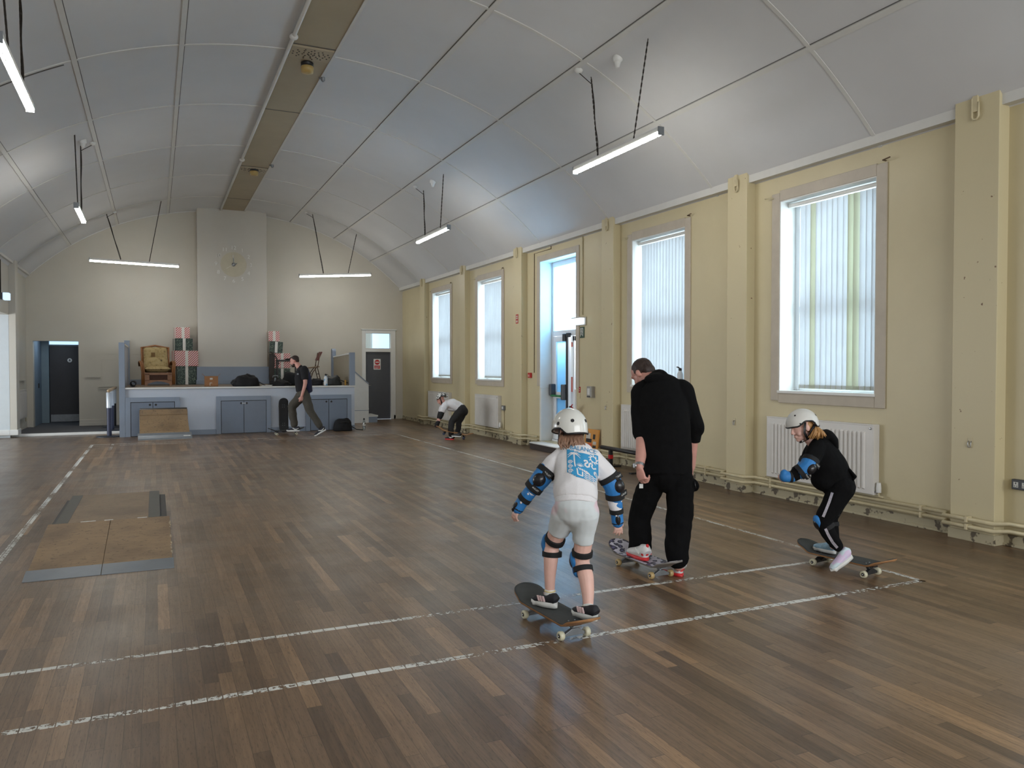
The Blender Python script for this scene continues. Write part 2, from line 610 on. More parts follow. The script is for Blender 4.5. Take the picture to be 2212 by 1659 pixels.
def thing(name, label, cat, loc=(0, 0, 0), rotz=0.0, group=None):
    o = bpy.data.objects.new(name, None)
    o.empty_display_size = 0.1
    COL.objects.link(o)
    o.location = loc
    o.rotation_euler = (0, 0, rotz)
    return tag(o, label, cat, group)


def struct(o):
    o['kind'] = 'structure'
    return o


def dup(root, loc, rotz=None, label=None, group=None):
    def cp(o, parent):
        c = o.copy()
        COL.objects.link(c)
        c.parent = parent
        for ch in list(o.children):
            cp(ch, c)
        return c
    r = cp(root, None)
    r.location = loc
    if rotz is not None: r.rotation_euler[2] = rotz
    if label: r['label'] = label
    if group: r['group'] = group
    return r


def text_mesh(body, size, depth, m, name, parent, mtx, align='CENTER'):
    """lettering as a mesh lying in the matrix's XY plane"""
    cu = bpy.data.curves.new(name, 'FONT')
    cu.body, cu.size, cu.extrude = body, size, depth
    cu.align_x, cu.align_y = align, 'CENTER'
    t = bpy.data.objects.new(name + '_tmp', cu)
    me = bpy.data.meshes.new_from_object(t)
    bpy.data.objects.remove(t)
    me.transform(mtx)
    me.materials.clear()
    me.materials.append(m)
    o = bpy.data.objects.new(name, me)
    COL.objects.link(o)
    if parent is not None: o.parent = parent
    return o
# ------------------------------------------------------------------ the hall
PIL = [(4.34, 4.75), (7.46, 7.81), (10.50, 10.85), (13.88, 14.26), (16.96, 17.29), (19.96, 20.34)]
T = 0.34                                       # wall thickness
WZ0, WZ1 = 1.25, 3.49

m = MB(); m.box(XL - 5, YN, -0.12, XR, YB, 0); struct(m.build('floor', M['floor']))
# carpet at the foot of the back wall, left of the stage
m = MB(); m.box(XL - 4.0, 20.16, 0.0, -0.70, 24.4, 0.05)
fc = struct(m.build('floor_carpet', M['carpet']))
m = MB(); m.box(XL - 4.0, 20.10, 0.0, -0.70, 20.16, 0.062); struct(m.build('trim_carpet_nosing', M['white'], bevel=0.01))

# court markings: badminton lines, 40 mm
for nm, (x0, y0, x1, y1) in {
        'front': (-3.6, 3.83, 5.05, 3.875), 'service': (-3.6, 4.57, 5.05, 4.61), 'right': (5.01, 3.83, 5.05, 17.27),
        'left': (-1.17, 4.61, -1.12, 17.47), 'stub': (-0.80, 16.2, -0.755, 17.5)}.items():
    m = MB(); m.box(x0, y0, 0.0, x1, y1, 0.0012); struct(m.build('floor_marking_' + nm, M['line']))
m = MB(); m.box(-1.17, 17.44, 0.0, 5.05, 17.465, 0.0012); m.box(-1.17, 17.13, 0, 5.05, 17.15, 0.0012)
struct(m.build('floor_marking_back', M['line']))

# right wall with window and door openings
holes = [(y0, y1, WZ0, WZ1) for y0, y1 in WIN_Y] + [(DOOR_Y[0], DOOR_Y[1], 0.13, 3.55)]
holes.sort()
m = MB()
y = YN
for y0, y1, z0, z1 in holes:
    m.box(XR, y, 0, XR + T, y0, 4.0)
    m.box(XR, y0, 0, XR + T, y1, z0)
    m.box(XR, y0, z1, XR + T, y1, 4.0)
    y = y1
m.box(XR, y, 0, XR + T, YB + 0.3, 4.0)
struct(m.build('wall_right', M['cream']))
PP = 0.13
for i, (y0, y1) in enumerate(PIL + [(1.05, 1.45)]):
    m = MB(); m.box(XR - PP, y0, 0, XR + 0.01, y1, cz(XR - PP) + 0.05)
    struct(m.build('trim_pilaster_%d' % (i + 1), M['cream_chip'], bevel=0.006))

# left wall: pilaster by the corner, wide opening to the side room
AY0, AY1, AZ = 9.0, 19.95, 2.68
m = MB()
m.box(XL - 0.3, YN, 0, XL, AY0, 4.0)
m.box(XL - 0.3, AY0, AZ, XL, AY1, 4.0)
m.box(XL - 0.3, AY1 + 0.001, 0, XL, YB + 0.3, 4.0)
struct(m.build('wall_left', M['cream_back']))
m = MB(); m.box(XL - 0.01, 19.95, 0.05, XL + PP, 20.33, cz(XL + PP) + 0.05); struct(m.build('trim_pilaster_8', M['breast'], bevel=0.006))
m = MB()
m.box(XL - 4.4, AY1, 0.0, XL - 0.001, AY1 + 0.2, 3.2)
m.box(XL - 4.4, AY0 - 0.2, 0, XL - 0.3, AY0, 3.2)
m.box(XL - 4.6, AY0 - 0.2, 0, XL - 4.4, AY1 + 0.2, 0.35)
m.box(XL - 4.6, AY0 - 0.2, 2.75, XL - 4.4, AY1 + 0.2, 3.2)
m.box(XL - 4.6, AY0 - 0.2, 0.35, XL - 4.4, 12.4, 2.75)
m.box(XL - 4.6, 19.6, 0.35, XL - 4.4, AY1 + 0.2, 2.75)
m.box(XL - 4.6, AY0 - 0.2, 3.2, XL - 0.3, AY1 + 0.2, 3.3)
struct(m.build('wall_side_room', M['white_ann']))
m = MB(); m.box(XL - 2, 19.93, 0.05, XL, 19.955, 0.17); m.box(XL - 0.02, 19.93, 0.05, XL + PP + 0.02, 20.36, 0.17)
struct(m.build('baseboard_left', M['white'], bevel=0.008))
# low step with a yellow worn edge inside the side room opening
t = thing('low_step', 'low wooden step with a worn yellowish top in the wide opening at the left wall', 'step', (-3.35, 19.4, 0))
m = MB(); m.box(-0.4, -0.35, 0, 0.17, 0.3, 0.10); m.build('riser', M['steel'], t)
m = MB(); m.box(-0.42, -0.37, 0.10, 0.19, 0.32, 0.125); m.build('tread', mat('worn_yellow_wood', (186, 168, 112), 0.5, var=0.1), t)

# back wall with its two door openings, top following the vault
LD = (-2.74, -1.75, 2.19)
RD = (5.50, 6.42, 2.62)
m = MB()


def arc_poly(x0, x1, z0, n=24):
    p = [(x1, z0), (x0, z0)]
    for k in range(n + 1):
        x = x0 + (x1 - x0) * k / n
        p.append((x, cz(x) + 0.06))
    return p


for x0, x1, z0 in ((XL - 0.3, LD[0], 0), (LD[0], LD[1], LD[2]), (LD[1], RD[0], 0), (RD[0], RD[1], RD[2]), (RD[1], XR + 0.3, 0)):
    m.prism(arc_poly(x0, x1, z0), 'y', YB, YB + 0.25)
struct(m.build('wall_back', M['cream_back']))
m = MB(); m.prism(arc_poly(1.03, 2.78, 1.09), 'y', 22.0, YB + 0.01); struct(m.build('wall_chimney_breast', M['breast'], bevel=0.006))
m = MB()
m.prism(arc_poly(XL - 0.3, XR + 0.3, 0), 'y', YN - 0.25, YN); struct(m.build('wall_near', M['cream_back']))
# skirtings of the back wall
m = MB(); m.box(LD[1], YB - 0.02, 0.05, -0.7, YB + 0.01, 0.21); m.box(LD[1], YB - 0.03, 0.05, -0.7, YB + 0.01, 0.14); m.box(XL, YB - 0.02, 0.05, LD[0], YB + 0.01, 0.21)
struct(m.build('baseboard_back', M['breast'], bevel=0.006))
m = MB(); m.box(6.42, YB - 0.02, 0, XR, YB + 0.01, 0.12); m.build('baseboard_back_corner', M['cream_back'], bevel=0.005)['kind'] = 'structure'
# blocked-up hatch outlines and ledges on the back wall
m = MB()
for x0, x1, z0, z1 in ((-1.6, -1.26, 1.275, 1.305), (-1.31, -0.72, 1.03, 1.06), (-1.31, -0.72, 0.98, 1.0)):
    m.box(x0, YB - 0.04, z0, x1, YB + 0.01, z1)
for x0, x1, z in ((-1.39, -0.2, 1.875), (-1.24, -0.72, 1.73)):
    m.box(x0, YB - 0.008, z, x1, YB + 0.01, z + 0.012)
for x, z0, z1 in ((-1.39, 1.3, 1.88), (-1.24, 1.06, 1.73)):
    m.box(x, YB - 0.008, z0, x + 0.012, YB + 0.01, z1)
struct(m.build('trim_hatch_ledges', M['cream_back']))

# vaulted ceiling with its battens (battens are the ceiling's pattern)
m = MB()
NX, ys = 72, [YN, YB]
xs = [XL + (XR - XL) * i / NX for i in range(NX + 1)]
m.smooth = True
m.add([(x, yy, cz(x) + dz) for dz in (0, 0.12) for yy in ys for x in xs],
      [(i, i + 1, NX + 2 + i, NX + 1 + i) for i in range(NX)] +
      [(2 * (NX + 1) + i, 3 * (NX + 1) + i, 3 * (NX + 1) + i + 1, 2 * (NX + 1) + i + 1) for i in range(NX)])
m.smooth = False


def arc_strip(y0, y1, x0, x1, d, n=48):
    vs, fs = [], []
    for k in range(n + 1):
        x = x0 + (x1 - x0) * k / n
        z = cz(x)
        vs += [(x, y0, z + 0.01), (x, y0, z - d), (x, y1, z - d), (x, y1, z + 0.01)]
    for k in range(n):
        a, b = 4 * k, 4 * k + 4
        fs += [(a, a + 1, b + 1, b), (a + 1, a + 2, b + 2, b + 1), (a + 2, a + 3, b + 3, b + 2)]
    m.add(vs, fs)


m.cur = 1
TY = [-2.0, 0.55, 3.1, 5.65, 8.16, 10.64, 13.12, 15.6, 18.1, 20.45]
for yy in TY:
    arc_strip(yy - 0.022, yy + 0.022, XL, 1.62, 0.010)
    arc_strip(yy - 0.022, yy + 0.022, 2.24, XR, 0.010)
LX = [3.48, 4.69, 5.74, 0.34, -0.84, -1.91]
for x in LX:
    s = (cz(x + 0.02) - cz(x - 0.02)) / 0.04
    u = Vector((1, 0, s)).normalized()
    n = Vector((-u.z, 0, u.x))
    m.obox((x, (YN + YB) / 2, cz(x) - 0.006), u, (0, 1, 0), n, 0.03, (YB - YN) / 2, 0.007)
for x in (XR - 0.05, XL + 0.05):
    m.box(x - 0.05, YN, 3.79, x + 0.05, YB, 3.90)
# back wall cove
arc_strip(YB - 0.03, YB, XL, XR, 0.02)
m.cur = 2                                       # open joints beside the battens
for x in LX:
    s = (cz(x + 0.02) - cz(x - 0.02)) / 0.04
    u = Vector((1, 0, s)).normalized()
    n = Vector((-u.z, 0, u.x))
    sg = 1 if x > XC else -1
    m.obox(Vector((x, (YN + YB) / 2, cz(x) - 0.002)) - u * 0.036 * (-1 if x < XC else 1), u, (0, 1, 0), n, 0.0035, (YB - YN) / 2, 0.003)
arc_strip(10.668, 10.70, -1.6, -0.95, 0.012, 8)
ceil_o = struct(m.build('ceiling', [M['ceil'], M['batten'], M['joint']], recalc=False))

# beige service duct along the ridge
m = MB()
m.box(1.64, YN, 5.712, 2.20, 22.0, 5.76)
m.cur = 1
m.box(2.20, YN, 5.70, 2.235, 22.0, 5.75)
m.cur = 2
for yy in (10.35, 13.15, 17.05, 20.45, 7.8):
    m.box(1.64, yy - 0.012, 5.708, 2.20, yy + 0.012, 5.715)
struct(m.build('trim_ridge_duct', [M['duct'], M['batten'], M['joint']]))
t = thing('conduit', 'long white cable conduit with round junction boxes beside the beige ridge duct', 'conduit', (1.62, 10.0, 5.69))
m = MB((1.62, 10.0, 5.69)); m.tube([(1.62, YN, 5.69), (1.62, 21.99, 5.69)], 0.026, 8); m.build('run', M['white'], t)
for yy in (10.09, 16.47):
    m = MB((1.62, 10.0, 5.69)); m.ball((1.62, yy, 5.685), (0.055, 0.06, 0.04), 14, 8); m.build('junction_box', M['white'], t)
hole_m = M['black']
for k, (y0, y1) in enumerate(((10.38, 10.78), (17.08, 17.42))):
    t = thing('ventilation_panel', ['perforated ceiling vent panel above the nearer smoke-stained ceiling fan', 'perforated ceiling vent panel above the farther small ceiling fan'][k], 'vent', (1.92, (y0 + y1) / 2, 5.70), group='perforated panels in the ridge duct')
    m = MB(); m.box(-0.268, -(y1 - y0) / 2, -0.012, 0.268, (y1 - y0) / 2, 0.012)
    m.cur = 1
    rnd = random.Random(3)
    for ring, cnt in ((0.03, 5), (0.075, 9), (0.12, 12), (0.16, 13)):
        for q in range(cnt):
            a = 2 * PI * q / cnt + ring * 30
            m.lathe([(0.011, -0.016), (0.011, -0.004)], (ring * 1.5 * math.cos(a), ring * 0.95 * math.sin(a), 0), 8)
    m.build('panel', [mat('beige_vent_panel', (166, 154, 130), 0.5), hole_m], t)
    t = thing('ceiling_fan_vent', ['round yellowed extractor cowl hanging under the nearer perforated panel', 'round yellowed extractor cowl hanging under the farther perforated panel'][k], 'extractor', (1.93, (10.92, 17.2)[k], 5.70), group='extractor cowls on the ridge')
    m = MB(); m.lathe([(0.085, 0.0), (0.085, -0.05), (0.075, -0.05)], seg=20); m.build('collar', M['black'], t)
    m = MB(); m.lathe([(0.082, -0.05), (0.088, -0.07), (0.08, -0.13), (0.03, -0.135)], seg=20); m.build('cowl', mat('yellowed_plastic', (176, 150, 92), 0.4), t)
for k, (x, yy) in enumerate(((2.23, 11.37), (2.23, 16.68))):
    m = MB((x, yy, 5.69)); m.lathe([(0.03, 5.70), (0.03, 5.66), (0.012, 5.64)], (x, yy, 0), 10); m.cyl((x - 0.06, yy, 5.69), (x, yy, 5.67), 0.012, 8)
    o = m.build('pipe_stub', M['steel']); o.location = (x, yy, 5.69)
    tag(o, ['small grey metal stub at the right edge of the ridge duct, nearer one', 'small grey metal stub at the right edge of the ridge duct, farther one'][k], 'bracket', 'stubs beside the ridge duct')

# skirting of the right wall: chipped board, following the pilasters
m = MB()
m.box(XR - 0.015, YN, 0, XR + 0.01, 13.2, 0.10); m.box(XR - 0.015, 13.3, 0, XR + 0.01, YB, 0.10)
m.box(XR - 0.03, YN, 0, XR + 0.01, 12.0, 0.025); m.box(XR - 0.03, 13.3, 0, XR + 0.01, YB, 0.025)
for y0, y1 in PIL:
    m.box(XR - PP - 0.012, y0 - 0.012, 0, XR, y1 + 0.012, 0.09)
struct(m.build('baseboard_right', M['dirty'], bevel=0.004))

# heating pipes: two runs stepping around each pilaster
def pipe_path(z, y_from, y_to, dx):
    pts = [(XR - dx, y_from, z)]
    for y0, y1 in PIL:
        if y1 < y_from or y0 > y_to: continue
        pts += [(XR - dx, y0 - 0.09, z), (XR - PP - dx, y0 - 0.03, z), (XR - PP - dx, y1 + 0.03, z), (XR - dx, y1 + 0.09, z)]
    pts.append((XR - dx, y_to, z))
    return pts


for k, (z, lab) in enumerate(((0.20, 'upper cream heating pipe along the foot of the right wall'), (0.135, 'lower cream heating pipe along the foot of the right wall'))):
    t = thing('heating_pipe', lab, 'pipe', (XR - 0.05, 8.0, z))
    off = (XR - 0.05, 8.0, z)
    m = MB(off)
    m.tube(pipe_path(z, YN + 0.1, 11.6, 0.05), 0.019, 8, side=(0, 0, 1))
    m.tube(pipe_path(z, 13.35, 20.8, 0.05), 0.019, 8, side=(0, 0, 1))
    m.build('pipe_run', M['pipe'], t)
    for yy in (2.9, 4.55, 5.1, 6.2, 7.1, 8.3, 9.3, 10.2, 14.9, 15.9, 16.6, 17.9, 19.1):
        dx = PP if any(a < yy < b for a, b in PIL) else 0
        m = MB(off); m.box(XR - dx - 0.075, yy - 0.012, z - 0.026, XR - dx - 0.002, yy + 0.012, z + 0.026)
        m.build('bracket', M['pipe'], t, bevel=0.004)

# ------------------------------------------------------------------ windows of the right wall with their blinds
ORD = ['farthest', 'second farthest', 'middle', 'nearest']
wlab = ['farthest tall window on the right wall', 'tall window just beyond the double door', 'tall window behind the man in black', 'tall window above the girl in black']


def window(i, y0, y1):
    n = i + 1
    m = MB()
    w = 0.125
    x = XR - 0.018
    m.box(x, y0 - w, WZ0 - w, XR, y0, WZ1 + w * 0.9); m.box(x, y1, WZ0 - w * 0.8, XR, y1 + w, WZ1 + w * 0.8)
    m.box(x, y0, WZ1, XR, y1, WZ1 + w); m.box(x, y0, WZ0 - w, XR, y1, WZ0)
    struct(m.build('trim_window_surround_%d' % n, M['surround'], bevel=0.006))
    m = MB()                                     # painted reveal lining
    xa, xb = XR - 0.01, XR + T
    m.box(xa, y1 - 0.012, WZ0, xb, y1 + 0.01, WZ1); m.box(xa, y0 - 0.01, WZ0, xb, y0 + 0.012, WZ1)
    m.box(xa, y0, WZ1 - 0.012, xb, y1, WZ1 + 0.01); m.box(xa - 0.02, y0 - 0.01, WZ0 - 0.01, xb, y1 + 0.01, WZ0 + 0.02)
    struct(m.build('trim_window_reveal_%d' % n, M['white'], bevel=0.003))
    m = MB()
    fx0, fx1 = XR + 0.22, XR + 0.29
    a, b, c, d = y0 + 0.012, y1 - 0.012, WZ0 + 0.02, WZ1 - 0.012
    s = 0.075
    m.box(fx0, a, c, fx1, a + s, d); m.box(fx0, b - s, c, fx1, b, d)
    m.box(fx0, a + s, c, fx1, b - s, c + s); m.box(fx0, a + s, d - s, fx1, b - s, d)
    zm = 2.22
    m.box(fx0, a + s, zm - 0.045, fx1, b - s, zm + 0.045)
    wo = struct(m.build('window_%d' % n, M['upvc'], bevel=0.008))
    for z0, z1 in ((c + s, zm - 0.045), (zm + 0.045, d - s)):
        m = MB(); m.box(fx0 + 0.03, a + s, z0, fx0 + 0.042, b - s, z1)
        m.build('pane', M['glass'], wo)
    if i < 4:
        t = thing('vertical_blind', 'white vertical blind hanging in the ' + wlab[i], 'blind', (XR + 0.12, (y0 + y1) / 2, WZ1 - 0.03), group='vertical blinds of the right wall')
        off = Vector((XR + 0.12, (y0 + y1) / 2, WZ1 - 0.03))
        m = MB(off); m.box(XR + 0.095, a + 0.01, WZ1 - 0.075, XR + 0.145, b - 0.01, WZ1 - 0.03); m.build('headrail', M['white'], t, bevel=0.006)
        gap = (0.10, 0.16, 0.10, 0.20)[i]
        k = 0
        yy = a + 0.03
        rnd = random.Random(i)
        sw = 0.089
        while yy < b - gap:
            ang = -math.radians(9 + rnd.uniform(-6, 6))
            if i == 3 and 3 < k < 6: ang = -math.radians(34)
            px = XR + 0.12
            dx, dy = math.sin(ang) * sw / 2, math.cos(ang) * sw / 2
            zb = WZ0 + 0.05
            m = MB(off)
            vs = []
            for q in range(5):
                f = q / 4 - 0.5
                bow = 0.006 * (1 - (2 * f) ** 2)
                sx_, sy_ = px + dx * 2 * f - bow, yy + dy * 2 * f
                for e in (0, 0.0016):
                    vs += [(sx_ + e, sy_, zb), (sx_ + e, sy_, WZ1 - 0.085)]
            fs = []
            for q in range(4):
                a0, b0 = q * 4, q * 4 + 4
                fs += [(a0, b0, b0 + 1, a0 + 1), (a0 + 2, a0 + 3, b0 + 3, b0 + 2)]
            m.smooth = True
            m.add(vs, fs)
            m.smooth = False
            so = m.build('slat', M['blind2'] if (i == 3 and k in (4, 5, 12)) else M['blind'], t)
            m = MB(off); m.obox((px, yy, zb + 0.02), (dx, dy, 0), (-dy, dx, 0), (0, 0, 1), sw / 2 + 0.001, 0.002, 0.022); m.build('weight', M['blind2'], so)
            yy += 0.076
            k += 1
    # cut ends of the old rail above the window
    return wo


for i, (y0, y1) in enumerate(WIN_Y):
    window(i, y0, y1)
for i, (y0, y1) in enumerate(WIN_Y[:4]):
    for k in (0, 1):
        yy, zz = (y0 - 0.10, WZ1 + 0.13) if k == 0 else (y1 + 0.10, WZ1 + 0.05)
        m = MB((XR, yy, zz)); m.tube([(XR, yy, zz), (XR - 0.05, yy, zz), (XR - 0.055, yy + (0.10 if k else -0.09), zz + 0.01)], 0.007, 6)
        o = m.build('curtain_rail_bracket', M['pipe'] if k else M['rust']); o.location = (XR, yy, zz)
        tag(o, ('cream bracket stub at far top corner of ' if k else 'rusty bracket stub at near top corner of ') + wlab[i], 'bracket', 'old curtain rail stubs')

# ------------------------------------------------------------------ double door to the street (door_1)
y0, y1 = DOOR_Y
DZ = 0.13
m = MB(); w = 0.11; x = XR - 0.018
m.box(x, y0 - w, 1.18, XR, y0, 3.55 + w); m.box(x, y1, 1.18, XR, y1 + w, 3.55 + w); m.box(x, y0, 3.55, XR, y1, 3.55 + w)
struct(m.build('trim_door_surround', M['surround'], bevel=0.006))
m = MB()
m.box(XR - 0.01, y1 - 0.012, 1.15, XR + T, y1 + 0.01, 3.55); m.box(XR - 0.01, y0 - 0.01, 1.15, XR + T, y0 + 0.012, 3.55)
m.box(XR - 0.01, y1 - 0.05, DZ, XR + T, y1 + 0.01, 1.15); m.box(XR - 0.01, y0 - 0.01, DZ, XR + T, y0 + 0.05, 1.15)
m.box(XR - 0.01, y0, 3.538, XR + T, y1, 3.56)
struct(m.build('trim_door_reveal', M['white'], bevel=0.004))
fx0, fx1 = XR + 0.24, XR + 0.31
m = MB(); s = 0.075
m.box(fx0, y0 + 0.012, DZ, fx1, y0 + s, 3.538); m.box(fx0, y1 - s, DZ, fx1, y1 - 0.012, 3.538)
m.box(fx0, y0 + s, 3.44, fx1, y1 - s, 3.538); m.box(fx0, y0 + s, 2.13, fx1, y1 - s, 2.23)
m.box(fx0 - 0.03, y0 + s, DZ - 0.02, fx1, y1 - s, DZ + 0.03)
fr = struct(m.build('door_1', M['upvc'], bevel=0.008))
m = MB(); m.box(fx0 + 0.03, y0 + s, 2.23, fx0 + 0.042, y1 - s, 3.44); m.build('transom_pane', M['frost'], fr)
# the closed leaf (far half)
la, lb = 12.64, y1 - s - 0.005
lz0, lz1 = DZ + 0.035, 2.12
m = MB(); s2 = 0.10
m.box(fx0, la, lz0, fx1, la + s2, lz1); m.box(fx0, lb - s2, lz0, fx1, lb, lz1)
m.box(fx0, la + s2, lz0, fx1, lb - s2, lz0 + 0.16); m.box(fx0, la + s2, lz1 - s2, fx1, lb - s2, lz1); m.box(fx0, la + s2, 0.95, fx1, lb - s2, 1.07)
lf = m.build('door_leaf', M['upvc'], fr, bevel=0.008)
m = MB(); m.box(fx0 + 0.03, la + s2, lz0 + 0.16, fx0 + 0.042, lb - s2, 0.95); m.box(fx0 + 0.03, la + s2, 1.07, fx0 + 0.042, lb - s2, lz1 - s2); m.build('pane', M['frost'], lf)
m = MB(); m.box(fx0 - 0.03, la - 0.01, lz0, fx0, la + 0.03, lz1); m.build('closing_edge', M['black'], lf, bevel=0.004)
m = MB(); m.tube([(fx0 - 0.09, la + 0.08, 1.0), (fx0 - 0.09, lb - 0.08, 1.0)], 0.02, 10); m.build('push_bar', mat('green_push_bar', (34, 120, 66), 0.4), lf)
m = MB(); m.box(fx0 - 0.11, la + 0.02, 0.93, fx0, la + 0.09, 1.22); m.box(fx0 - 0.11, lb - 0.1, 1.0, fx0, lb - 0.02, 1.22); m.build('bar_end', M['dark_grey'], lf, bevel=0.015)
m = MB(); m.box(fx0 - 0.07, la + 0.02, 2.02, fx0, la + 0.10, 2.16); m.box(fx0 - 0.07, la - 0.12, 2.09, fx0, la - 0.04, 2.17); m.build('door_closer', M['black'], lf, bevel=0.01)
# the open leaf, swung out towards the street
m = MB()
hy = la - 0.05
m.box(fx1, hy - 0.06, lz0, fx1 + 0.62, hy, lz0 + 0.16); m.box(fx1, hy - 0.06, lz1 - s2, fx1 + 0.62, hy, lz1)
m.box(fx1, hy - 0.06, lz0, fx1 + 0.1, hy, lz1); m.box(fx1 + 0.52, hy - 0.06, lz0, fx1 + 0.62, hy, lz1)
ol = m.build('door_leaf', M['upvc'], fr, bevel=0.006)
m = MB(); m.box(fx1 + 0.1, hy - 0.035, lz0 + 0.16, fx1 + 0.52, hy - 0.025, lz1 - s2); m.build('pane', M['frost'], ol)

# outside: pavement and the brick house across the street
m = MB(); m.box(XR + T, -30, -0.35, 60, 60, -0.05); struct(m.build('ground_street', mat('pale_asphalt', (150, 150, 150), 0.9, var=0.1)))
m = MB((24, 34, 0))
bx = 24.0
brick = mat('red_brick', (168, 74, 58), 0.8, var=0.25, vs=12)
m.box(bx, 22, -0.2, bx + 6, 60, 7.5)
ho = m.build('brick_house', brick); ho.location = (24, 34, 0)
tag(ho, 'red brick house with white window frames seen through the open door leaf', 'building')
m = MB((24, 34, 0))
for yy in (30.5, 33.5, 36.5, 39.5, 42.5):
    for zz in (0.9, 4.1):
        m.box(bx - 0.06, yy, zz, bx + 0.02, yy + 1.5, zz + 1.9)
m.box(bx - 0.08, 22, 3.1, bx + 0.01, 60, 3.6)
m.build('window_surrounds', M['white'], ho)

# white-topped step in front of the double door
t = thing('door_step', 'low dark step with a white top in front of the double door', 'step', (6.6, 12.5, 0))
m = MB(); m.box(-0.16, -0.56, 0, 0.097, 0.72, 0.105); m.build('riser', mat('dark_brown_board', (52, 42, 38), 0.6, var=0.2), t)
m = MB(); m.box(-0.17, -0.57, 0.105, 0.097, 0.73, 0.125); m.build('step_top', M['white'], t, bevel=0.004)

# ------------------------------------------------------------------ back wall doors
# door_2: alcove to the toilets, dark door at its end
AX0, AX1, AYE = LD[0], -1.62, 23.95
blue = mat('blue_grey_corridor_paint', (126, 142, 156), 0.45, var=0.05)
m = MB()
m.box(AX0 - 0.1, YB + 0.25, 0.05, AX0, AYE + 0.1, 2.5); m.box(AX1, YB + 0.25, 0.05, AX1 + 0.1, AYE + 0.1, 2.5)
m.box(AX0, YB + 0.25, 2.3, AX1, AYE + 0.1, 2.5)
m.box(AX0 - 0.1, AYE + 0.1, 0, AX1 + 0.1, AYE + 0.2, 2.5)
struct(m.build('wall_alcove', blue))
m = MB(); m.box(AX0, AYE - 0.03, 0.05, -2.56, AYE + 0.1, 2.3); m.box(-2.56, AYE - 0.03, 2.1, AX1, AYE, 2.14); m.box(-1.72, AYE - 0.03, 0.05, AX1, AYE, 2.3)
d2 = struct(m.build('door_2', mat('teal_grey_frame', (116, 134, 142), 0.4), bevel=0.006))
m = MB(); m.box(-2.55, AYE, 0.07, -1.72, AYE + 0.05, 2.10); lf = m.build('door_leaf', mat('near_black_door', (38, 38, 44), 0.45, var=0.1), d2, bevel=0.004)
m = MB(); m.box(-2.53, AYE - 0.006, 0.08, -1.74, AYE, 0.27); m.build('kick_plate', M['steel'], lf)
m = MB(); m.lathe([(0.055, -0.008), (0.055, 0)], (-2.08, AYE - 0.002, 1.72), 20, Matrix.Rotation(-PI / 2, 3, 'X')); m.build('round_sign', M['white'], lf)
m = MB(); m.lathe([(0.018, -0.004), (0.018, 0)], (-2.08, AYE - 0.012, 1.735), 12, Matrix.Rotation(-PI / 2, 3, 'X')); m.box(-2.105, AYE - 0.014, 1.695, -2.055, AYE - 0.01, 1.715); m.build('sign_pictogram', M['dark_grey'], lf)
m = MB(); m.box(-2.55, AYE + 0.02, 2.14, -1.72, AYE + 0.04, 2.3); m.build('transom_light', emat('bright_transom', (190, 225, 255), 1.1), d2)
m = MB(); m.box(-2.735, 23.3, 1.0, -2.72, 23.38, 1.12); m.build('alcove_switch', M['black'], d2)
area('alcove_lamp', (-2.3, 23.0, 2.28), (0, 0, 0), 0.3, 0.5, 4.0, (0.7, 0.85, 1.0))

# door_3: charcoal door with a lit transom, right of the stage
x0, x1, z1 = RD
m = MB()
fw = 0.085
m.box(x0 - 0.02, YB - 0.02, 0, x0 + fw, YB + 0.14, z1); m.box(x1 - fw, YB - 0.02, 0, x1 + 0.06, YB + 0.14, z1)
m.box(x0 + fw, YB - 0.02, z1 - 0.10, x1 - fw, YB + 0.14, z1); m.box(x0 + fw, YB - 0.02, 1.98, x1 - fw, YB + 0.14, 2.09)
m.box(x0 - 0.05, YB - 0.05, z1, x1 + 0.09, YB + 0.01, z1 + 0.03)
d3 = struct(m.build('door_3', M['white'], bevel=0.006))
m = MB(); m.box(x0 + fw, YB + 0.06, 0.01, x1 - fw, YB + 0.1, 1.98); lf = m.build('door_leaf', mat('charcoal_door_paint', (72, 74, 80), 0.4), d3)
m = MB(); m.lathe([(0.03, 0.0), (0.03, -0.02)], (x0 + fw + 0.06, YB + 0.06, 1.0), 14, Matrix.Rotation(PI / 2, 3, 'X').inverted()); m.box(x0 + fw + 0.035, YB + 0.05, 0.9, x0 + fw + 0.085, YB + 0.06, 1.1)
m.tube([(x0 + fw + 0.06, YB + 0.05, 1.0), (x0 + fw + 0.06, YB + 0.005, 1.0), (x0 + fw + 0.17, YB + 0.005, 1.0)], 0.011, 8); m.build('door_handle', M['metal'], lf)
sgx, sgz = (x0 + x1) / 2 - 0.02, 1.62
m = MB(); m.box(sgx - 0.105, YB + 0.052, sgz - 0.155, sgx + 0.105, YB + 0.06, sgz + 0.155); sg = m.build('warning_sign', M['white'], lf)
RX = Matrix.Rotation(-PI / 2, 3, 'X')
m = MB(); m.lathe([(0.075, -0.004), (0.075, 0)], (sgx, YB + 0.052, sgz + 0.06), 24, RX); m.box(sgx - 0.085, YB + 0.048, sgz - 0.13, sgx + 0.085, YB + 0.052, sgz - 0.035); m.build('red_field', M['red'], sg)
m = MB(); m.box(sgx - 0.055, YB + 0.043, sgz + 0.045, sgx + 0.055, YB + 0.047, sgz + 0.075)
for zz in (-0.062, -0.092, -0.118):
    m.box(sgx - 0.07, YB + 0.044, sgz + zz - 0.004, sgx + (0.07 if zz > -0.1 else 0.02), YB + 0.048, sgz + zz + 0.004)
m.build('white_bar', M['white'], sg)
m = MB(); m.box(x0 + fw, YB + 0.06, 2.09, x1 - fw, YB + 0.068, z1 - 0.10); m.build('transom_pane', M['glass'], d3)
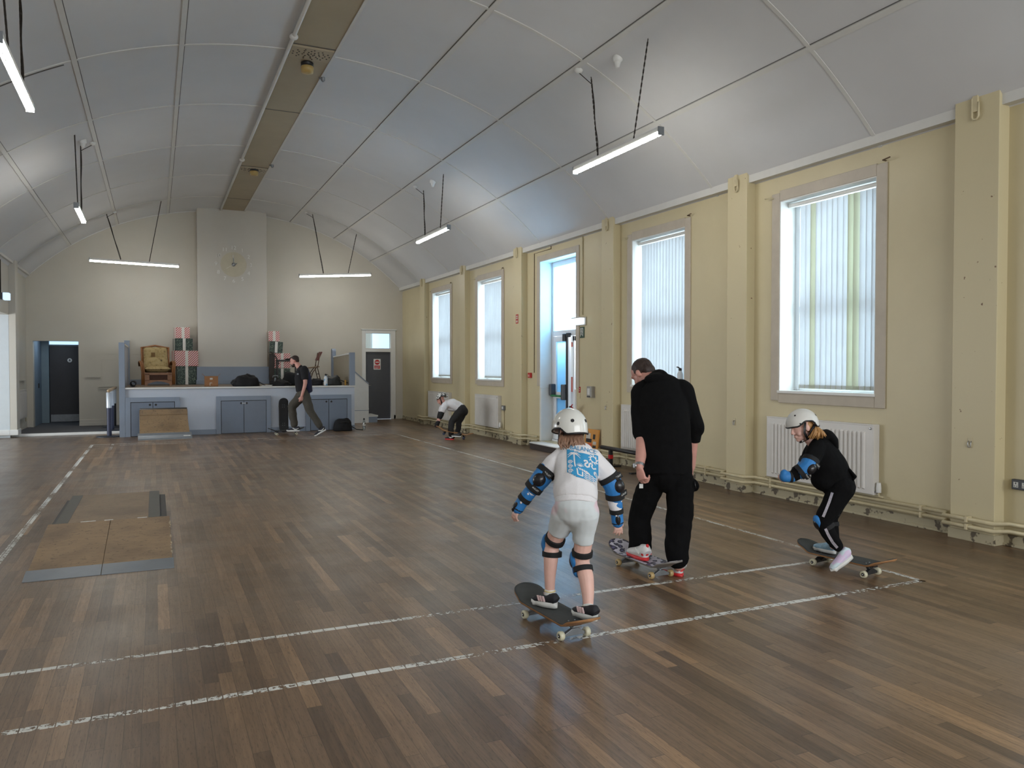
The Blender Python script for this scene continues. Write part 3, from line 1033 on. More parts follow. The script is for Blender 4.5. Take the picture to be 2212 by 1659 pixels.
# lit room behind the transom
m = MB(); m.box(5.2, 24.6, 0, 7.2, 24.7, 3.2); m.box(5.2, 22.7, 3.1, 7.2, 24.7, 3.2); m.box(5.1, 22.65, 0, 5.2, 24.7, 3.2); m.box(7.2, 22.65, 0, 7.3, 24.7, 3.2)
struct(m.build('wall_back_room', M['breast']))
m = MB(); m.box(6.35, 24.56, 1.9, 6.9, 24.6, 2.9); struct(m.build('window_7', emat('bright_far_window', (200, 228, 255), 1.2)))
area('back_room_lamp', (6.0, 23.6, 3.05), (0, 0, 0), 1.2, 0.2, 22, (0.95, 0.97, 1.0))
# ------------------------------------------------------------------ the stage
SY, SZ, SX0, SX1 = 19.08, 1.085, -0.70, 4.48
st = thing('stage', 'raised grey painted stage with white nosing along the back wall', 'stage', (1.9, SY, 0))
off = (1.9, SY, 0)
m = MB(off); m.box(SX0, SY + 0.03, 0.1, SX1, YB - 0.003, SZ - 0.03); m.build('platform', M['light_stage'], st)
m = MB(off); m.box(SX0, SY + 0.03, SZ - 0.03, SX1, YB - 0.003, SZ); m.build('stage_floor', M['stage_top'], st)
m = MB(off); m.box(SX0 + 0.097, SY - 0.02, SZ - 0.035, SX1 + 0.01, SY + 0.029, SZ + 0.002); m.build('nosing', M['white'], st, bevel=0.006)
m = MB(off)
for xa, xb in ((SX0, -0.605), (0.505, 1.265), (2.485, 3.285), (4.395, SX1)): m.box(xa, SY - 0.005, 0, xb, SY + 0.03, 0.11)
m.box(SX0, SY + 0.03, 0, SX1, SY + 0.1, 0.1); m.build('plinth', M['grey_stage'], st)

m = MB(off); m.box(SX0 - 0.02, SY - 0.03, 0, SX0 + 0.095, SY + 0.028, SZ); m.build('corner_post', M['grey_stage'], st)
G = 0.002
t = thing('stage_parapet', 'grey parapet with a pale inner panel at the left end of the stage', 'parapet', (SX0, SY, 0))
off = (SX0, SY, 0)
m = MB(off); m.box(SX0 - 0.02, SY - 0.03, SZ + G, SX0 + 0.095, SY + 0.12, 2.08); m.build('front_post', M['grey_stage'], t)
m = MB(off); m.box(SX0 + 0.01, SY + 0.12, SZ + G, SX0 + 0.08, YB - 0.17, 2.03); m.build('parapet_panel', M['light_stage'], t)
m = MB(off); m.box(SX0, SY + 0.12, 2.03, SX0 + 0.09, YB - 0.17, 2.07); m.build('parapet_cap', M['white'], t)
m = MB(off); m.box(SX0 - 0.01, YB - 0.17, SZ + G, SX0 + 0.11, YB - G, 2.22); m.build('rear_post', M['grey_stage'], t)
t = thing('stage_parapet', 'lower beige and grey parapet with round-topped rear post at the right end of the stage', 'parapet', (SX1, SY, SZ))
off = (SX1, SY, SZ)
m = MB(off); m.box(SX1 - 0.12, SY - 0.03, SZ + G, SX1 + 0.005, SY + 0.09, 1.90); m.build('front_post', M['grey_stage'], t, bevel=0.004)
m = MB(off); m.prism([(SY + 0.09, SZ + G), (21.15, SZ + G), (21.15, 1.80), (SY + 0.09, 1.86)], 'x', SX1 - 0.09, SX1 - 0.03); m.build('parapet_panel', mat('beige_grey_panel', (150, 142, 124), 0.5), t)
m = MB(off); m.prism([(SY + 0.09, 1.86), (21.15, 1.80), (21.15, 1.83), (SY + 0.09, 1.89)], 'x', SX1 - 0.10, SX1 - 0.02); m.build('parapet_cap', M['white'], t)
m = MB(off); m.box(SX1 - 0.12, 21.15, SZ + G, SX1 - 0.02, 21.33, 1.95)
m.prism([(21.15 + 0.09 - 0.09 * math.cos(a * PI / 10), 1.95 + 0.09 * math.sin(a * PI / 10)) for a in range(11)], 'x', SX1 - 0.12, SX1 - 0.02); m.build('rear_post', M['grey_stage'], t)
m = MB(); m.box(0.99, 21.86, SZ + G, 2.80, 22.0 - G, 1.55); m.box(0.97, 21.80, SZ + G, 2.80, 22.0 - G, 1.20); struct(m.build('trim_stage_upstand', M['grey_stage'], bevel=0.005))
m = MB(); m.box(SX0 + 0.12, YB - 0.03, SZ + G, 0.97, YB - G, SZ + 0.13); m.box(2.88, YB - 0.03, SZ + G, SX1 - 0.13, YB - G, SZ + 0.1); struct(m.build('baseboard_stage', M['grey_stage']))

CUP = [(-0.60, 0.50, 'grey cupboard doors at the left end of the stage front, behind the small curved ramp'),
       (1.27, 2.48, 'grey cupboard doors in the middle of the stage front'),
       (3.29, 4.39, 'grey cupboard doors at the right end of the stage front, behind the backpack')]
for a, b, lab in CUP:
    t = thing('cupboard', lab, 'cupboard', ((a + b) / 2, SY, 0), group='cupboards in the stage front')
    w = b - a
    m = MB()
    f = 0.10
    m.box(-w / 2, -0.03, 0, -w / 2 + f, 0.0, 0.865); m.box(w / 2 - f, -0.03, 0, w / 2, 0, 0.865); m.box(-w / 2 + f, -0.03, 0.765, w / 2 - f, 0, 0.865)
    m.build('frame', M['grey_stage'], t, bevel=0.003)
    m = MB(); m.box(-w / 2 + f, -0.012, 0.0, w / 2 - f, -0.004, 0.765); m.build('recess', M['black'], t)
    for sg in (-1, 1):
        m = MB()
        xa, xb = (-w / 2 + f + 0.012, -0.006) if sg < 0 else (0.006, w / 2 - f - 0.012)
        m.box(xa, -0.026, 0.012, xb, -0.010, 0.752)
        d = m.build('door', mat('slate_door_paint', (108, 119, 135), 0.4, var=0.04), t, bevel=0.002)
        m = MB(); m.lathe([(0.024, -0.002), (0.024, 0.0)], (sg * 0.06, -0.0265, 0.70), 14, RX); m.build('finger_hole', M['black'], d)
    if a > 1 and a < 2:
        m = MB(); m.box(-0.045, -0.032, 0.693, 0.045, -0.027, 0.707); m.build('latch', M['metal'], t)

# steps up to the stage at its right end
t = thing('stage_steps', 'white boxed steps climbing to the right end of the stage', 'steps', (5.0, 21.4, 0))
m = MB((5.0, 21.4, 0)); m.prism([(SX1 + 0.01, 0), (5.36, 0), (5.36, 1.06), (4.95, 1.42), (SX1 + 0.01, 1.55)], 'y', 21.18, 21.24); m.build('side_panel', M['white'], t)
m = MB((5.0, 21.4, 0)); m.prism([(SX1 + 0.01, 1.55), (4.95, 1.42), (5.36, 1.06), (5.37, 1.085), (4.955, 1.45), (SX1 + 0.01, 1.58)], 'y', 21.17, 21.25); m.build('edge_strip', M['grey_stage'], t)
m = MB((5.0, 21.4, 0)); m.box(SX1 + 0.01, 21.175, 0.34, 5.36, 21.18, 0.352); m.build('panel_joint', M['grey_stage'], t)
for k in range(4):
    m = MB((5.0, 21.4, 0)); xb = 5.62 - 0.26 * k
    m.box(SX1 + 0.01, 21.24, 0.0 + 0.2 * k, xb, 22.05, 0.2 * (k + 1) - 0.04); s_ = m.build('step', M['grey_stage'], t)
    m = MB((5.0, 21.4, 0)); m.box(SX1 + 0.01, 21.24, 0.2 * (k + 1) - 0.04, xb + 0.02, 22.05, 0.2 * (k + 1)); m.build('tread', M['white'], s_)

# ------------------------------------------------------------------ on the stage
# cane armchair
t = thing('armchair', 'cane armchair with floral beige cushions on the left of the stage', 'armchair', (0.04, 21.33, SZ + 0.002), math.radians(6))
t.scale = (0.85, 0.9, 0.96)
cane = mat('honey_cane', (138, 90, 48), 0.4, var=0.2, vs=25)
cush = blotch_mat('floral_beige_cloth', (170, 150, 106), (156, 136, 92), 11.0, 0.52, 0.85, (86, 74, 52), 0.66)
m = MB()                                         # back frame: two stiles and a bowed top
for s in (-1, 1):
    m.tube([(s * 0.36, 0.30, 0.05), (s * 0.36, 0.27, 0.45), (s * 0.37, 0.36, 0.98)], 0.024, 8)
    m.tube([(s * 0.32, 0.28, 0.42), (s * 0.33, 0.36, 0.95)], 0.014, 8)
m.tube([(-0.39, 0.36, 0.97), (-0.25, 0.37, 0.99), (0, 0.38, 1.035), (0.25, 0.37, 0.99), (0.39, 0.36, 0.97)], 0.026, 8)
m.tube([(-0.36, 0.36, 0.92), (0, 0.37, 0.965), (0.36, 0.36, 0.92)], 0.014, 8)
m.build('back_frame', cane, t)
for s in (-1, 1):
    m = MB()
    for q in (0, 0.032, 0.064):
        m.tube([(s * (0.37 + q), -0.36, 0.02), (s * (0.37 + q), -0.37, 0.35), (s * (0.40 + q), -0.33, 0.56), (s * (0.41 + q), -0.1, 0.62), (s * (0.40 + q), 0.2, 0.60), (s * (0.38 + q), 0.30, 0.5)], 0.018, 8)
    m.tube([(s * 0.38, 0.3, 0.1), (s * 0.38, -0.33, 0.1)], 0.016, 8)
    m.build('arm', cane, t)
    m = MB(); m.box(s * 0.375, -0.32, 0.1, s * 0.385, 0.28, 0.52); m.build('arm_panel', mat('woven_cane', (96, 62, 34), 0.6, var=0.3, vs=60), t)
m = MB(); m.box(-0.36, -0.385, 0.27, 0.36, -0.355, 0.33)
m.prism([(-0.36, 0.0), (-0.30, 0.0)] + [(-0.28 + 0.56 * k / 8, 0.045 + 0.06 * math.sin(PI * k / 8)) for k in range(9)] + [(0.30, 0), (0.36, 0), (0.36, 0.14), (-0.36, 0.14)], 'y', -0.385, -0.355)
m.box(-0.36, -0.385, 0.12, -0.24, -0.355, 0.3); m.box(0.24, -0.385, 0.12, 0.36, -0.355, 0.3); m.build('front_rail', cane, t)
m = MB(); m.box(-0.25, -0.37, 0.13, 0.25, -0.36, 0.28); m.build('front_panel', mat('dark_woven_cane', (72, 40, 22), 0.7, var=0.3, vs=60), t)


def pillow(name, c, sx, sy, sz, tilt, mm, parent):
    m = MB()
    R = Matrix.Rotation(tilt, 3, 'X')
    n = 10
    vs, fs = [], []
    for side in (1, -1):
        for i in range(n + 1):
            for j in range(n + 1):
                u, v = 2 * i / n - 1, 2 * j / n - 1
                e = (1 - u ** 4) * (1 - v ** 4)
                r = 1 - 0.06 * (u * u * v * v)
                vs.append(Vector(c) + R @ Vector((u * sx * r, v * sy * r, side * sz * e ** 0.6 + 0.0)))
    q = n + 1
    for s in (0, 1):
        for i in range(n):
            for j in range(n):
                a = s * q * q + i * q + j
                fs.append((a, a + q, a + q + 1, a + 1) if s == 0 else (a, a + 1, a + q + 1, a + q))
    m.smooth = True
    m.add(vs, fs)
    m.smooth = False
    return m.build(name, mm, parent)


pillow('seat_cushion', (0, -0.05, 0.40), 0.36, 0.34, 0.085, math.radians(-4), cush, t)
pillow('lumbar_cushion', (0, 0.17, 0.56), 0.33, 0.19, 0.09, math.radians(68), cush, t)
b_ = pillow('back_cushion', (0, 0.27, 0.78), 0.32, 0.22, 0.085, math.radians(76), cush, t)
m = MB(); m.prism([(-0.13, 0.74), (-0.02, 0.74), (-0.02, 0.85), (-0.13, 0.85)], 'y', 0.16, 0.168); m.build('square_motif', mat('brown_motif', (120, 92, 54), 0.8), b_)

# wrapped gift boxes
wrap_r = stripe_mat('red_striped_paper', (182, 36, 44), (222, 214, 206), 24.0, math.radians(-45))
wrap_rc = stripe_mat('red_chevron_paper', (182, 36, 44), (222, 214, 206), 26.0, math.radians(45), True)
wrap_g = blotch_mat('green_leaf_paper', (40, 56, 50), (104, 118, 102), 34.0, 0.55, 0.5)
ribbon = mat('white_ribbon', (216, 212, 204), 0.4)


def gift(c, w, d, h, rz, paper, lab, group, roll=0.0):
    t = thing('gift_box', lab, 'gift box', c, rz, group)
    t.rotation_euler[1] = roll
    m = MB(); m.box(-w / 2, -d / 2, 0, w / 2, d / 2, h); m.build('box', paper, t, bevel=0.004)
    e = 0.004
    r = 0.035
    m = MB(); m.box(-r, -d / 2 - e, 0.001, r, -d / 2, h); m.box(-r, -d / 2 - e, h, r, d / 2 + e, h + e); m.box(-w / 2 - e, -r, 0.001, -w / 2, r, h); m.box(-w / 2 - e, -r, h, w / 2 + e, r, h + e)
    m.build('ribbon', ribbon, t)
    return t


GL, GR = 'gift boxes stacked left of the chimney breast', 'gift boxes stacked right of the chimney breast'
z = SZ
for w, d, h, dx, pap, lab in ((0.47, 0.42, 0.47, 0.0, wrap_g, 'dark green patterned gift box at the bottom of the stack beside the armchair'),
                              (0.57, 0.42, 0.40, 0.0, wrap_r, 'wide red striped gift box in the stack beside the armchair'),
                              (0.42, 0.36, 0.31, -0.05, wrap_g, 'smaller green gift box second from top beside the armchair'),
                              (0.33, 0.30, 0.285, -0.07, wrap_rc, 'small red chevron gift box topping the stack beside the armchair')):
    gift((0.715 + dx, 22.06, z + 0.001), w, d, h, math.radians(9), pap, lab, GL)
    z += h + 0.006
z = SZ
for w, d, h, dx, pap, lab, ro in ((0.42, 0.40, 0.41, 0.0, wrap_g, 'green patterned gift box under the others, seen through the black table frame', 0),
                                  (0.42, 0.40, 0.40, 0.0, wrap_r, 'red striped gift box behind the black table top', 0),
                                  (0.34, 0.36, 0.30, -0.16, wrap_g, 'tilted green gift box second from top right of the chimney breast', math.radians(3)),
                                  (0.28, 0.28, 0.27, -0.20, wrap_rc, 'small red chevron gift box topping the stack right of the chimney breast', 0)):
    gift((3.14 + dx, 21.92, z + 0.004), w, d, h, math.radians(-3), pap, lab, GR, ro)
    z += h + 0.012
# folded dark table leaning in the corner
t = thing('folded_table', 'dark brown folded table leaning beside the chimney breast', 'folding table', (2.835, 21.72, SZ + 0.002))
dk = mat('dark_brown_laminate', (58, 50, 44), 0.5, var=0.1)
m = MB(); m.obox((0.03, 0.03, 0.41), (1, 0.05, 0), (-0.05, 1, 0.05), (0, -0.05, 1), 0.07, 0.02, 0.405); m.build('table_top', dk, t, bevel=0.004)
m = MB(); m.tube([(0.0, -0.02, 0.86), (0.12, -0.10, 0.72), (0.19, -0.11, 0.52)], 0.018, 8); m.build('leg', dk, t)
# black tubular table
t = thing('side_table', 'small black open-frame table in front of the right gift boxes', 'table', (3.20, 21.42, SZ + 0.002))
bl = mat('black_frame', (34, 32, 32), 0.45, var=0.1)
m = MB(); m.box(-0.26, -0.14, 0.60, 0.26, 0.14, 0.645); m.build('table_top', bl, t, bevel=0.006)
for sx in (-1, 1):
    for sy in (-1, 1):
        m = MB(); m.box(sx * 0.245 - 0.014, sy * 0.125 - 0.014, 0, sx * 0.245 + 0.014, sy * 0.125 + 0.014, 0.60); m.build('leg', bl, t)
m = MB(); m.ball((3.28, 21.46, SZ + 0.665), (0.13, 0.07, 0.022), 14, 8); o = m.build('glove', M['black']); tag(o, 'flat black cloth lying on the small black table', 'cloth')

# soft black heaps: bags and coats
cloth_k = mat('black_cloth', (22, 22, 25), 0.85, var=0.3, vs=10, bump=0.25, bs=30)


def heap(name, c, sx, sy, sz, seed, mm, lab, cat, group=None, lump=0.25, rz=0.0):
    m = MB()
    n, k = 28, 12
    vs, fs = [], []
    for i in range(k + 1):
        th = PI / 2 * i / k
        for j in range(n):
            ph = 2 * PI * j / n
            d = Vector((math.sin(th) * math.cos(ph), math.sin(th) * math.sin(ph), math.cos(th)))
            f = 1 + lump * (noise.noise(d * 1.6 + Vector((seed, 0, 0))) + 0.5 * noise.noise(d * 4 + Vector((0, seed, 0))))
            sq = (abs(d.x) ** 3 + abs(d.y) ** 3 + abs(d.z) ** 3) ** (-1 / 3)
            p = d * sq * f
            p = Matrix.Rotation(rz, 3, 'Z') @ Vector((p.x * sx, p.y * sy, 0))
            vs.append((p.x, p.y, max(0.0, d.z * sq * f * sz)))
    for i in range(k):
        for j in range(n):
            j2 = (j + 1) % n
            fs.append((i * n + j, (i + 1) * n + j, (i + 1) * n + j2, i * n + j2))
    fs.append([k * n + j for j in range(n)])
    m.smooth = True
    m.add(vs, fs)
    m.smooth = False
    o = m.build(name, mm)
    o.location = c
    tag(o, lab, cat, group)
    return o


b1 = heap('holdall', (1.95, 19.32, SZ + 0.003), 0.29, 0.19, 0.25, 3.3, cloth_k, 'black holdall slumped on the stage front edge beside the cardboard box', 'bag')
m = MB(); m.tube([(-0.2, -0.12, 0.16), (-0.33, -0.14, 0.06), (-0.30, -0.16, 0.02)], 0.012, 6); m.tube([(0.2, -0.1, 0.15), (0.36, -0.12, 0.05), (0.42, -0.14, 0.02)], 0.014, 6); m.build('strap', M['black'], b1)
heap('coat', (2.72, 19.42, SZ + 0.003), 0.24, 0.16, 0.13, 8.1, cloth_k, 'black coat heaped on the stage edge left of the walking man', 'coat', 'coats on the stage edge', 0.4)
heap('equipment_bag', (3.07, 19.88, SZ + 0.003), 0.20, 0.16, 0.33, 1.7, cloth_k, 'tall black equipment bag on the stage behind the walking man', 'bag', None, 0.12)
heap('coat', (3.52, 19.55, SZ + 0.003), 0.27, 0.16, 0.15, 5.2, cloth_k, 'black coat spread on the stage edge below the red folding chair', 'coat', 'coats on the stage edge', 0.4)
b2 = heap('rucksack', (4.02, 19.5, SZ + 0.003), 0.22, 0.17, 0.23, 9.4, mat('charcoal_nylon', (40, 42, 42), 0.5, var=0.3, vs=8), 'charcoal rucksack on the stage right of the white water bottle', 'bag', None, 0.3)
m = MB(); m.tube([(0.1, -0.12, 0.16), (0.28, -0.15, 0.08), (0.36, -0.14, 0.05)], 0.012, 6); m.build('strap', M['black'], b2)
m = MB(); m.tube([(-0.06, 0, 0), (-0.05, 0, 0.045), (0.05, 0, 0.05), (0.06, 0, 0)], 0.012, 6); m.tube([(-0.01, 0, -0.09), (0, 0, 0)], 0.02, 8)
o = m.build('bag_handle', M['steel']); o.location = (2.62, 19.30, SZ + 0.2)
tag(o, 'grey metal buckle and handle on the black coat left of the walking man', 'buckle')
# papers on the stage edge
m = MB(); m.box(-0.11, -0.06, 0, 0.12, 0.07, 0.012); m.obox((0.03, -0.02, 0.018), (1, 0.3, 0.02), (-0.3, 1, 0), (0, 0, 1), 0.1, 0.05, 0.005)
o = m.build('paper_plate', M['white']); o.location = (2.40, 19.26, SZ + 0.005); tag(o, 'white papers lying on the stage edge right of the black holdall', 'papers')
# rolled black mat
t = thing('rolled_mat', 'rolled black mat lying against the left stage parapet', 'mat', (-0.46, 20.0, SZ + 0.072))
m = MB()
pts = [(0.07 * (1 - 0.035 * k / 6) * math.cos(k * PI / 6), 0.07 * (1 - 0.035 * k / 6) * math.sin(k * PI / 6)) for k in range(52)]
inner = [((r := math.hypot(*p)) and (p[0] * (r - 0.006) / r), p[1] * (r - 0.006) / r) for p in pts]
m.prism(pts + inner[::-1], 'y', -0.4, 0.4); m.build('roll', mat('dark_grey_foam', (46, 47, 50), 0.8, var=0.15), t)
# cardboard box
t = thing('cardboard_box', 'open brown cardboard box near the stage front edge', 'box', (1.20, 19.55, SZ + 0.002), math.radians(-4))
cb_ = mat('brown_cardboard', (146, 102, 66), 0.8, var=0.08, vs=12)
m = MB(); a, b, h = 0.15, 0.12, 0.24; tt = 0.004
m.box(-a, -b, 0, a, b, tt); m.box(-a, -b, 0, a, -b + tt, h); m.box(-a, b - tt, 0, a, b, h); m.box(-a, -b, 0, -a + tt, b, h); m.box(a - tt, -b, 0, a, b, h); m.build('carton', cb_, t)
for s in (-1, 1):
    m = MB(); m.obox((s * (a + 0.02), 0, h + 0.025), (s * 0.7, 0, 0.7), (0, 1, 0), (-0.7 * s, 0, 0.7), 0.045, b, 0.002); m.build('flap', cb_, t)
m = MB(); m.box(-0.03, -b - 0.002, 0.16, 0.03, -b, 0.2); m.box(-0.035, -b - 0.002, 0.02, -0.022, -b, 0.09); m.box(-0.03, -b - 0.002, 0.075, 0.02, -b, 0.088); m.build('printed_mark', M['breast'], t)


def bottle(name, loc, h, r, body_m, cap_m, lab, extra=None):
    t = thing(name, lab, 'bottle', loc)
    m = MB(); m.lathe([(r * 0.9, 0), (r, 0.01), (r, h * 0.66), (r * 0.72, h * 0.78), (r * 0.45, h * 0.84), (r * 0.45, h * 0.88)], seg=18); m.build('body', body_m, t)
    m = MB(); m.lathe([(r * 0.55, h * 0.85), (r * 0.55, h * 0.95), (r * 0.35, h), (0.001, h)], seg=14); m.build('cap', cap_m, t)
    if extra:
        m = MB(); m.lathe([(r * 1.01, h * extra[0]), (r * 1.01, h * extra[1])], seg=18); m.build('label_band', extra[2], t)
    return t


b = bottle('water_bottle', (3.80, 19.22, SZ + 0.004), 0.285, 0.045, blotch_mat('white_blue_bottle', (214, 218, 222), (110, 160, 196), 14, 0.55, 0.35), M['black'], 'white and blue water bottle with black cap on the stage edge')
m = MB(); m.tube([(0.0, 0, 0.25), (0.05, 0, 0.27), (0.055, 0, 0.23)], 0.009, 6); m.build('cap_loop', M['black'], b)
b = bottle('water_bottle', (4.63, 18.76, 0.002), 0.29, 0.037, glass_mat('clear_plastic_bottle', (222, 228, 230), 0.16), M['black'], 'clear plastic water bottle standing on the floor right of the stage', (0.38, 0.46, M['white']))
m = MB(); m.lathe([(0.024, 0), (0.024, 0.12), (0.02, 0.13), (0.001, 0.13)], seg=14)
o = m.build('yellow_tube', mat('mustard_plastic', (172, 128, 28), 0.4)); o.location = (4.30, 19.3, SZ + 0.003); tag(o, 'small mustard yellow tube by the right stage post', 'tube')
# red folding chair seen from its side
t = thing('folding_chair', 'folding chair with a dark red backrest at the back of the stage', 'chair', (4.02, 21.75, SZ + 0.014))
brown = mat('brown_tube', (84, 64, 46), 0.45, 0.2, var=0.1)
for s in (-1, 1):
    m = MB(); m.tube([(0.12, s * 0.19, 0.0), (0.02, s * 0.19, 0.42), (0.10, s * 0.19, 0.84)], 0.012, 8); m.build('leg', brown, t)
    m = MB(); m.tube([(-0.20, s * 0.17, 0.0), (-0.10, s * 0.17, 0.3), (0.05, s * 0.17, 0.5)], 0.012, 8); m.build('leg', brown, t)
m = MB()
for zz, xx in ((0.12, 0.09), (0.25, 0.06)): m.tube([(xx, -0.19, zz), (xx, 0.19, zz)], 0.009, 6)
m.tube([(-0.16, -0.17, 0.12), (-0.16, 0.17, 0.12)], 0.009, 6); m.tube([(-0.12, -0.17, 0.25), (-0.12, 0.17, 0.25)], 0.009, 6); m.build('rung', brown, t)
m = MB(); m.obox((-0.08, 0, 0.43), (1, 0, 0.12), (0, 1, 0), (-0.12, 0, 1), 0.16, 0.18, 0.014); m.build('seat', mat('tan_seat', (120, 96, 70), 0.6), t, bevel=0.008)
m = MB(); m.obox((0.09, 0, 0.74), (0.42, 0, 0.9), (0, 1, 0), (-0.9, 0, 0.42), 0.13, 0.19, 0.016); m.build('backrest', mat('dark_red_vinyl', (96, 28, 30), 0.45), t, bevel=0.01)

# clock: numerals fixed on the chimney breast
t = thing('wall_clock', 'wall clock of separate white numerals on the chimney breast', 'clock', (1.93, 22.0, 4.27))
num_m = mat('pearl_numeral', (226, 224, 218), 0.3)
for k in range(1, 13):
    a = math.radians(30 * k)
    R = 0.44
    mt = Matrix.Translation((R * math.sin(a), -0.012, R * math.cos(a))) @ Matrix.Rotation(PI / 2, 4, 'X')
    text_mesh(str(k), 0.14, 0.008, num_m, 'numeral', t, mt)
for nm, L, a, w in (('hour_hand', 0.2, -2, 0.022), ('minute_hand', 0.28, -3, 0.014)):
    a = math.radians(a)
    d = Vector((math.sin(a), 0, math.cos(a)))
    m = MB(); m.obox(d * (L / 2 - 0.03) + Vector((0, -0.025, 0)), d, d.cross(Vector((0, 1, 0))), (0, 1, 0), L / 2, w / 2, 0.003); m.build(nm, M['white'], t)
m = MB(); m.lathe([(0.05, 0.0), (0.05, 0.02), (0.02, 0.03)], (0, 0, 0), 16, Matrix.Rotation(PI / 2, 3, 'X')); m.tube([(0.02, -0.02, 0.0), (0.08, -0.02, 0.03)], 0.01, 6); m.build('movement', M['steel'], t)
m = MB(); a = math.radians(238); d = Vector((math.sin(a), 0, math.cos(a))); m.obox(d * 0.1 + Vector((0, -0.03, 0)), d, d.cross(Vector((0, 1, 0))), (0, 1, 0), 0.12, 0.003, 0.002); m.build('second_hand', num_m, t)
m = MB(); m.lathe([(0.33, 0.0), (0.33, 0.002)], (0, 0, 0), 48, Matrix.Rotation(PI / 2, 3, 'X')); m.build('dial', mat('cream_clock_disc', (190, 182, 158), 0.5), t)

# ------------------------------------------------------------------ on the hall floor
# portable barre beside the stage
t = thing('ballet_barre', 'portable wooden barre on three dark posts at the left end of the stage', 'barre', (-0.93, 19.3, 0))
navy = mat('navy_post', (44, 50, 74), 0.4)
m = MB(); m.tube([(0, -0.12, 1.02), (0.02, 2.6, 1.02)], 0.034, 12); m.build('rail', mat('pale_wood_rail', (176, 150, 116), 0.45, var=0.1), t)
for k, (yy, zb) in enumerate(((0.0, 0.0), (1.15, 0.055), (2.3, 0.055))):
    m = MB(); m.lathe([(0.24, zb), (0.24, zb + 0.012), (0.22, zb + 0.02), (0.04, zb + 0.03)], (-0.02, yy, 0), 24); m.build('base', mat('dark_base', (44, 48, 56), 0.5), t)
    m = MB(); m.lathe([(0.048, zb + 0.03), (0.048, 0.66)], (0, yy, 0), 14); p = m.build('post', navy if k < 2 else M['black'], t)
    m = MB(); m.lathe([(0.055, 0.64), (0.055, 0.97), (0.03, 0.99)], (0, yy, 0), 14); m.build('sleeve', mat('silver_sleeve', (196, 204, 212), 0.3, 0.3), p)

# plywood ramps
ply = ply_mat('scuffed_plywood', (150, 124, 92), (98, 80, 62))
ply2 = ply_mat('grey_brown_plywood', (138, 116, 90), (98, 82, 66))
alu = mat('grey_metal_strip', (132, 138, 144), 0.4, 0.5, var=0.1, vs=4)
t = thing('quarter_pipe', 'small curved plywood quarter pipe in front of the stage cupboards', 'ramp', (0.19, 18.14, 0), math.radians(3))
prof = [(0.0, 0.012), (0.10, 0.070), (0.2, 0.155), (0.29, 0.265), (0.37, 0.39), (0.43, 0.50), (0.47, 0.60), (0.475, 0.62)]
m = MB(); m.prism([(0.02, 0)] + [(a + 0.012, b - 0.008) for a, b in prof] + [(0.56, 0.61), (0.56, 0)], 'x', -0.48, 0.48); m.build('body', ply2, t)
m = MB(); hw = 0.5
for k in range(len(prof) - 1):
    (a0, b0), (a1, b1) = prof[k], prof[k + 1]
    f0, f1 = 1 - 0.07 * b0 / 0.62, 1 - 0.07 * b1 / 0.62
    m.add([(-hw * f0, a0, b0), (hw * f0, a0, b0), (hw * f1, a1, b1), (-hw * f1, a1, b1)], [(0, 1, 2, 3)])
o = m.build('riding_surface', ply, t)
s_ = o.modifiers.new('thickness', 'SOLIDIFY'); s_.thickness = 0.012; s_.offset = -1
m = MB(); m.prism([(-0.03, 0.001), (0.0, 0.020), (0.10, 0.078), (0.155, 0.122), (0.150, 0.130), (0.095, 0.086), (-0.005, 0.028), (-0.03, 0.008)], 'x', -0.53, 0.53); lip = m.build('metal_lip', alu, t)
m = MB(); m.obox((0.43, 0.045, 0.060), (1, 0, 0), (0, 1, 0.58), (0, -0.58, 1), 0.07, 0.014, 0.003); m.build('white_tape', M['white'], lip)
m = MB(); m.tube([(-0.47, 0.485, 0.625), (0.47, 0.485, 0.625)], 0.024, 10); m.box(-0.47, 0.47, 0.60, 0.47, 0.57, 0.63); m.build('coping', mat('dark_worn_edge', (64, 60, 54), 0.5, var=0.2), t)

t = thing('kicker_ramp', 'worn plywood kicker ramp with a grey metal lip in the left foreground', 'ramp', (-0.38, 6.5, 0))
R0, R1, RH = 0.0, 1.42, 0.155
m = MB(); m.prism([(0.02, 0.0), (0.2, 0.028), (R1, RH - 0.014), (R1, 0)], 'x', -0.48, 0.47); m.build('body', ply2, t)
for s, a, b in (('l', -0.492, -0.002), ('r', 0.002, 0.49)):
    m = MB(); m.prism([(0.19, 0.021), (R1 + 0.005, RH - 0.012), (R1 + 0.005, RH), (0.19, 0.033)], 'x', a, b); bd = m.build('board', ply, t, bevel=0.002)
    m = MB(); m.prism([(0.0, 0.0), (0.20, 0.024), (0.20, 0.038), (0.0, 0.006)], 'x', a - (0.01 if s == 'l' else 0), b + (0.01 if s == 'r' else 0)); m.build('metal_lip', alu, t, bevel=0.001)
m = MB()
rnd = random.Random(4)
for k in range(14):
    yy = 0.3 + rnd.random() * 1.0
    zz = 0.024 + 0.131 * (yy - 0.1) / 1.32
    m.obox((0.488 + rnd.uniform(-0.002, 0.006), yy, zz), (1, 0, 0), (0, 1, 0.1), (0, 0, 1), rnd.uniform(0.003, 0.007), rnd.uniform(0.006, 0.022), 0.004)
m.build('splintered_edge', mat('pale_splinters', (176, 160, 136), 0.8, var=0.2), t)
t = thing('deck_ramp', 'older grey-brown ramp deck butted behind the worn kicker ramp', 'ramp', (-0.38, 7.93, 0))
m = MB(); m.box(-0.40, 0.0, 0.0, 0.36, 1.62, 0.14); m.build('frame', ply2, t)
m = MB(); m.box(-0.44, 0.004, 0.14, 0.41, 1.66, 0.152); dk_ = m.build('deck', ply2, t, bevel=0.002)
gs = mat('dull_grey_strip', (84, 82, 74), 0.6, var=0.08)
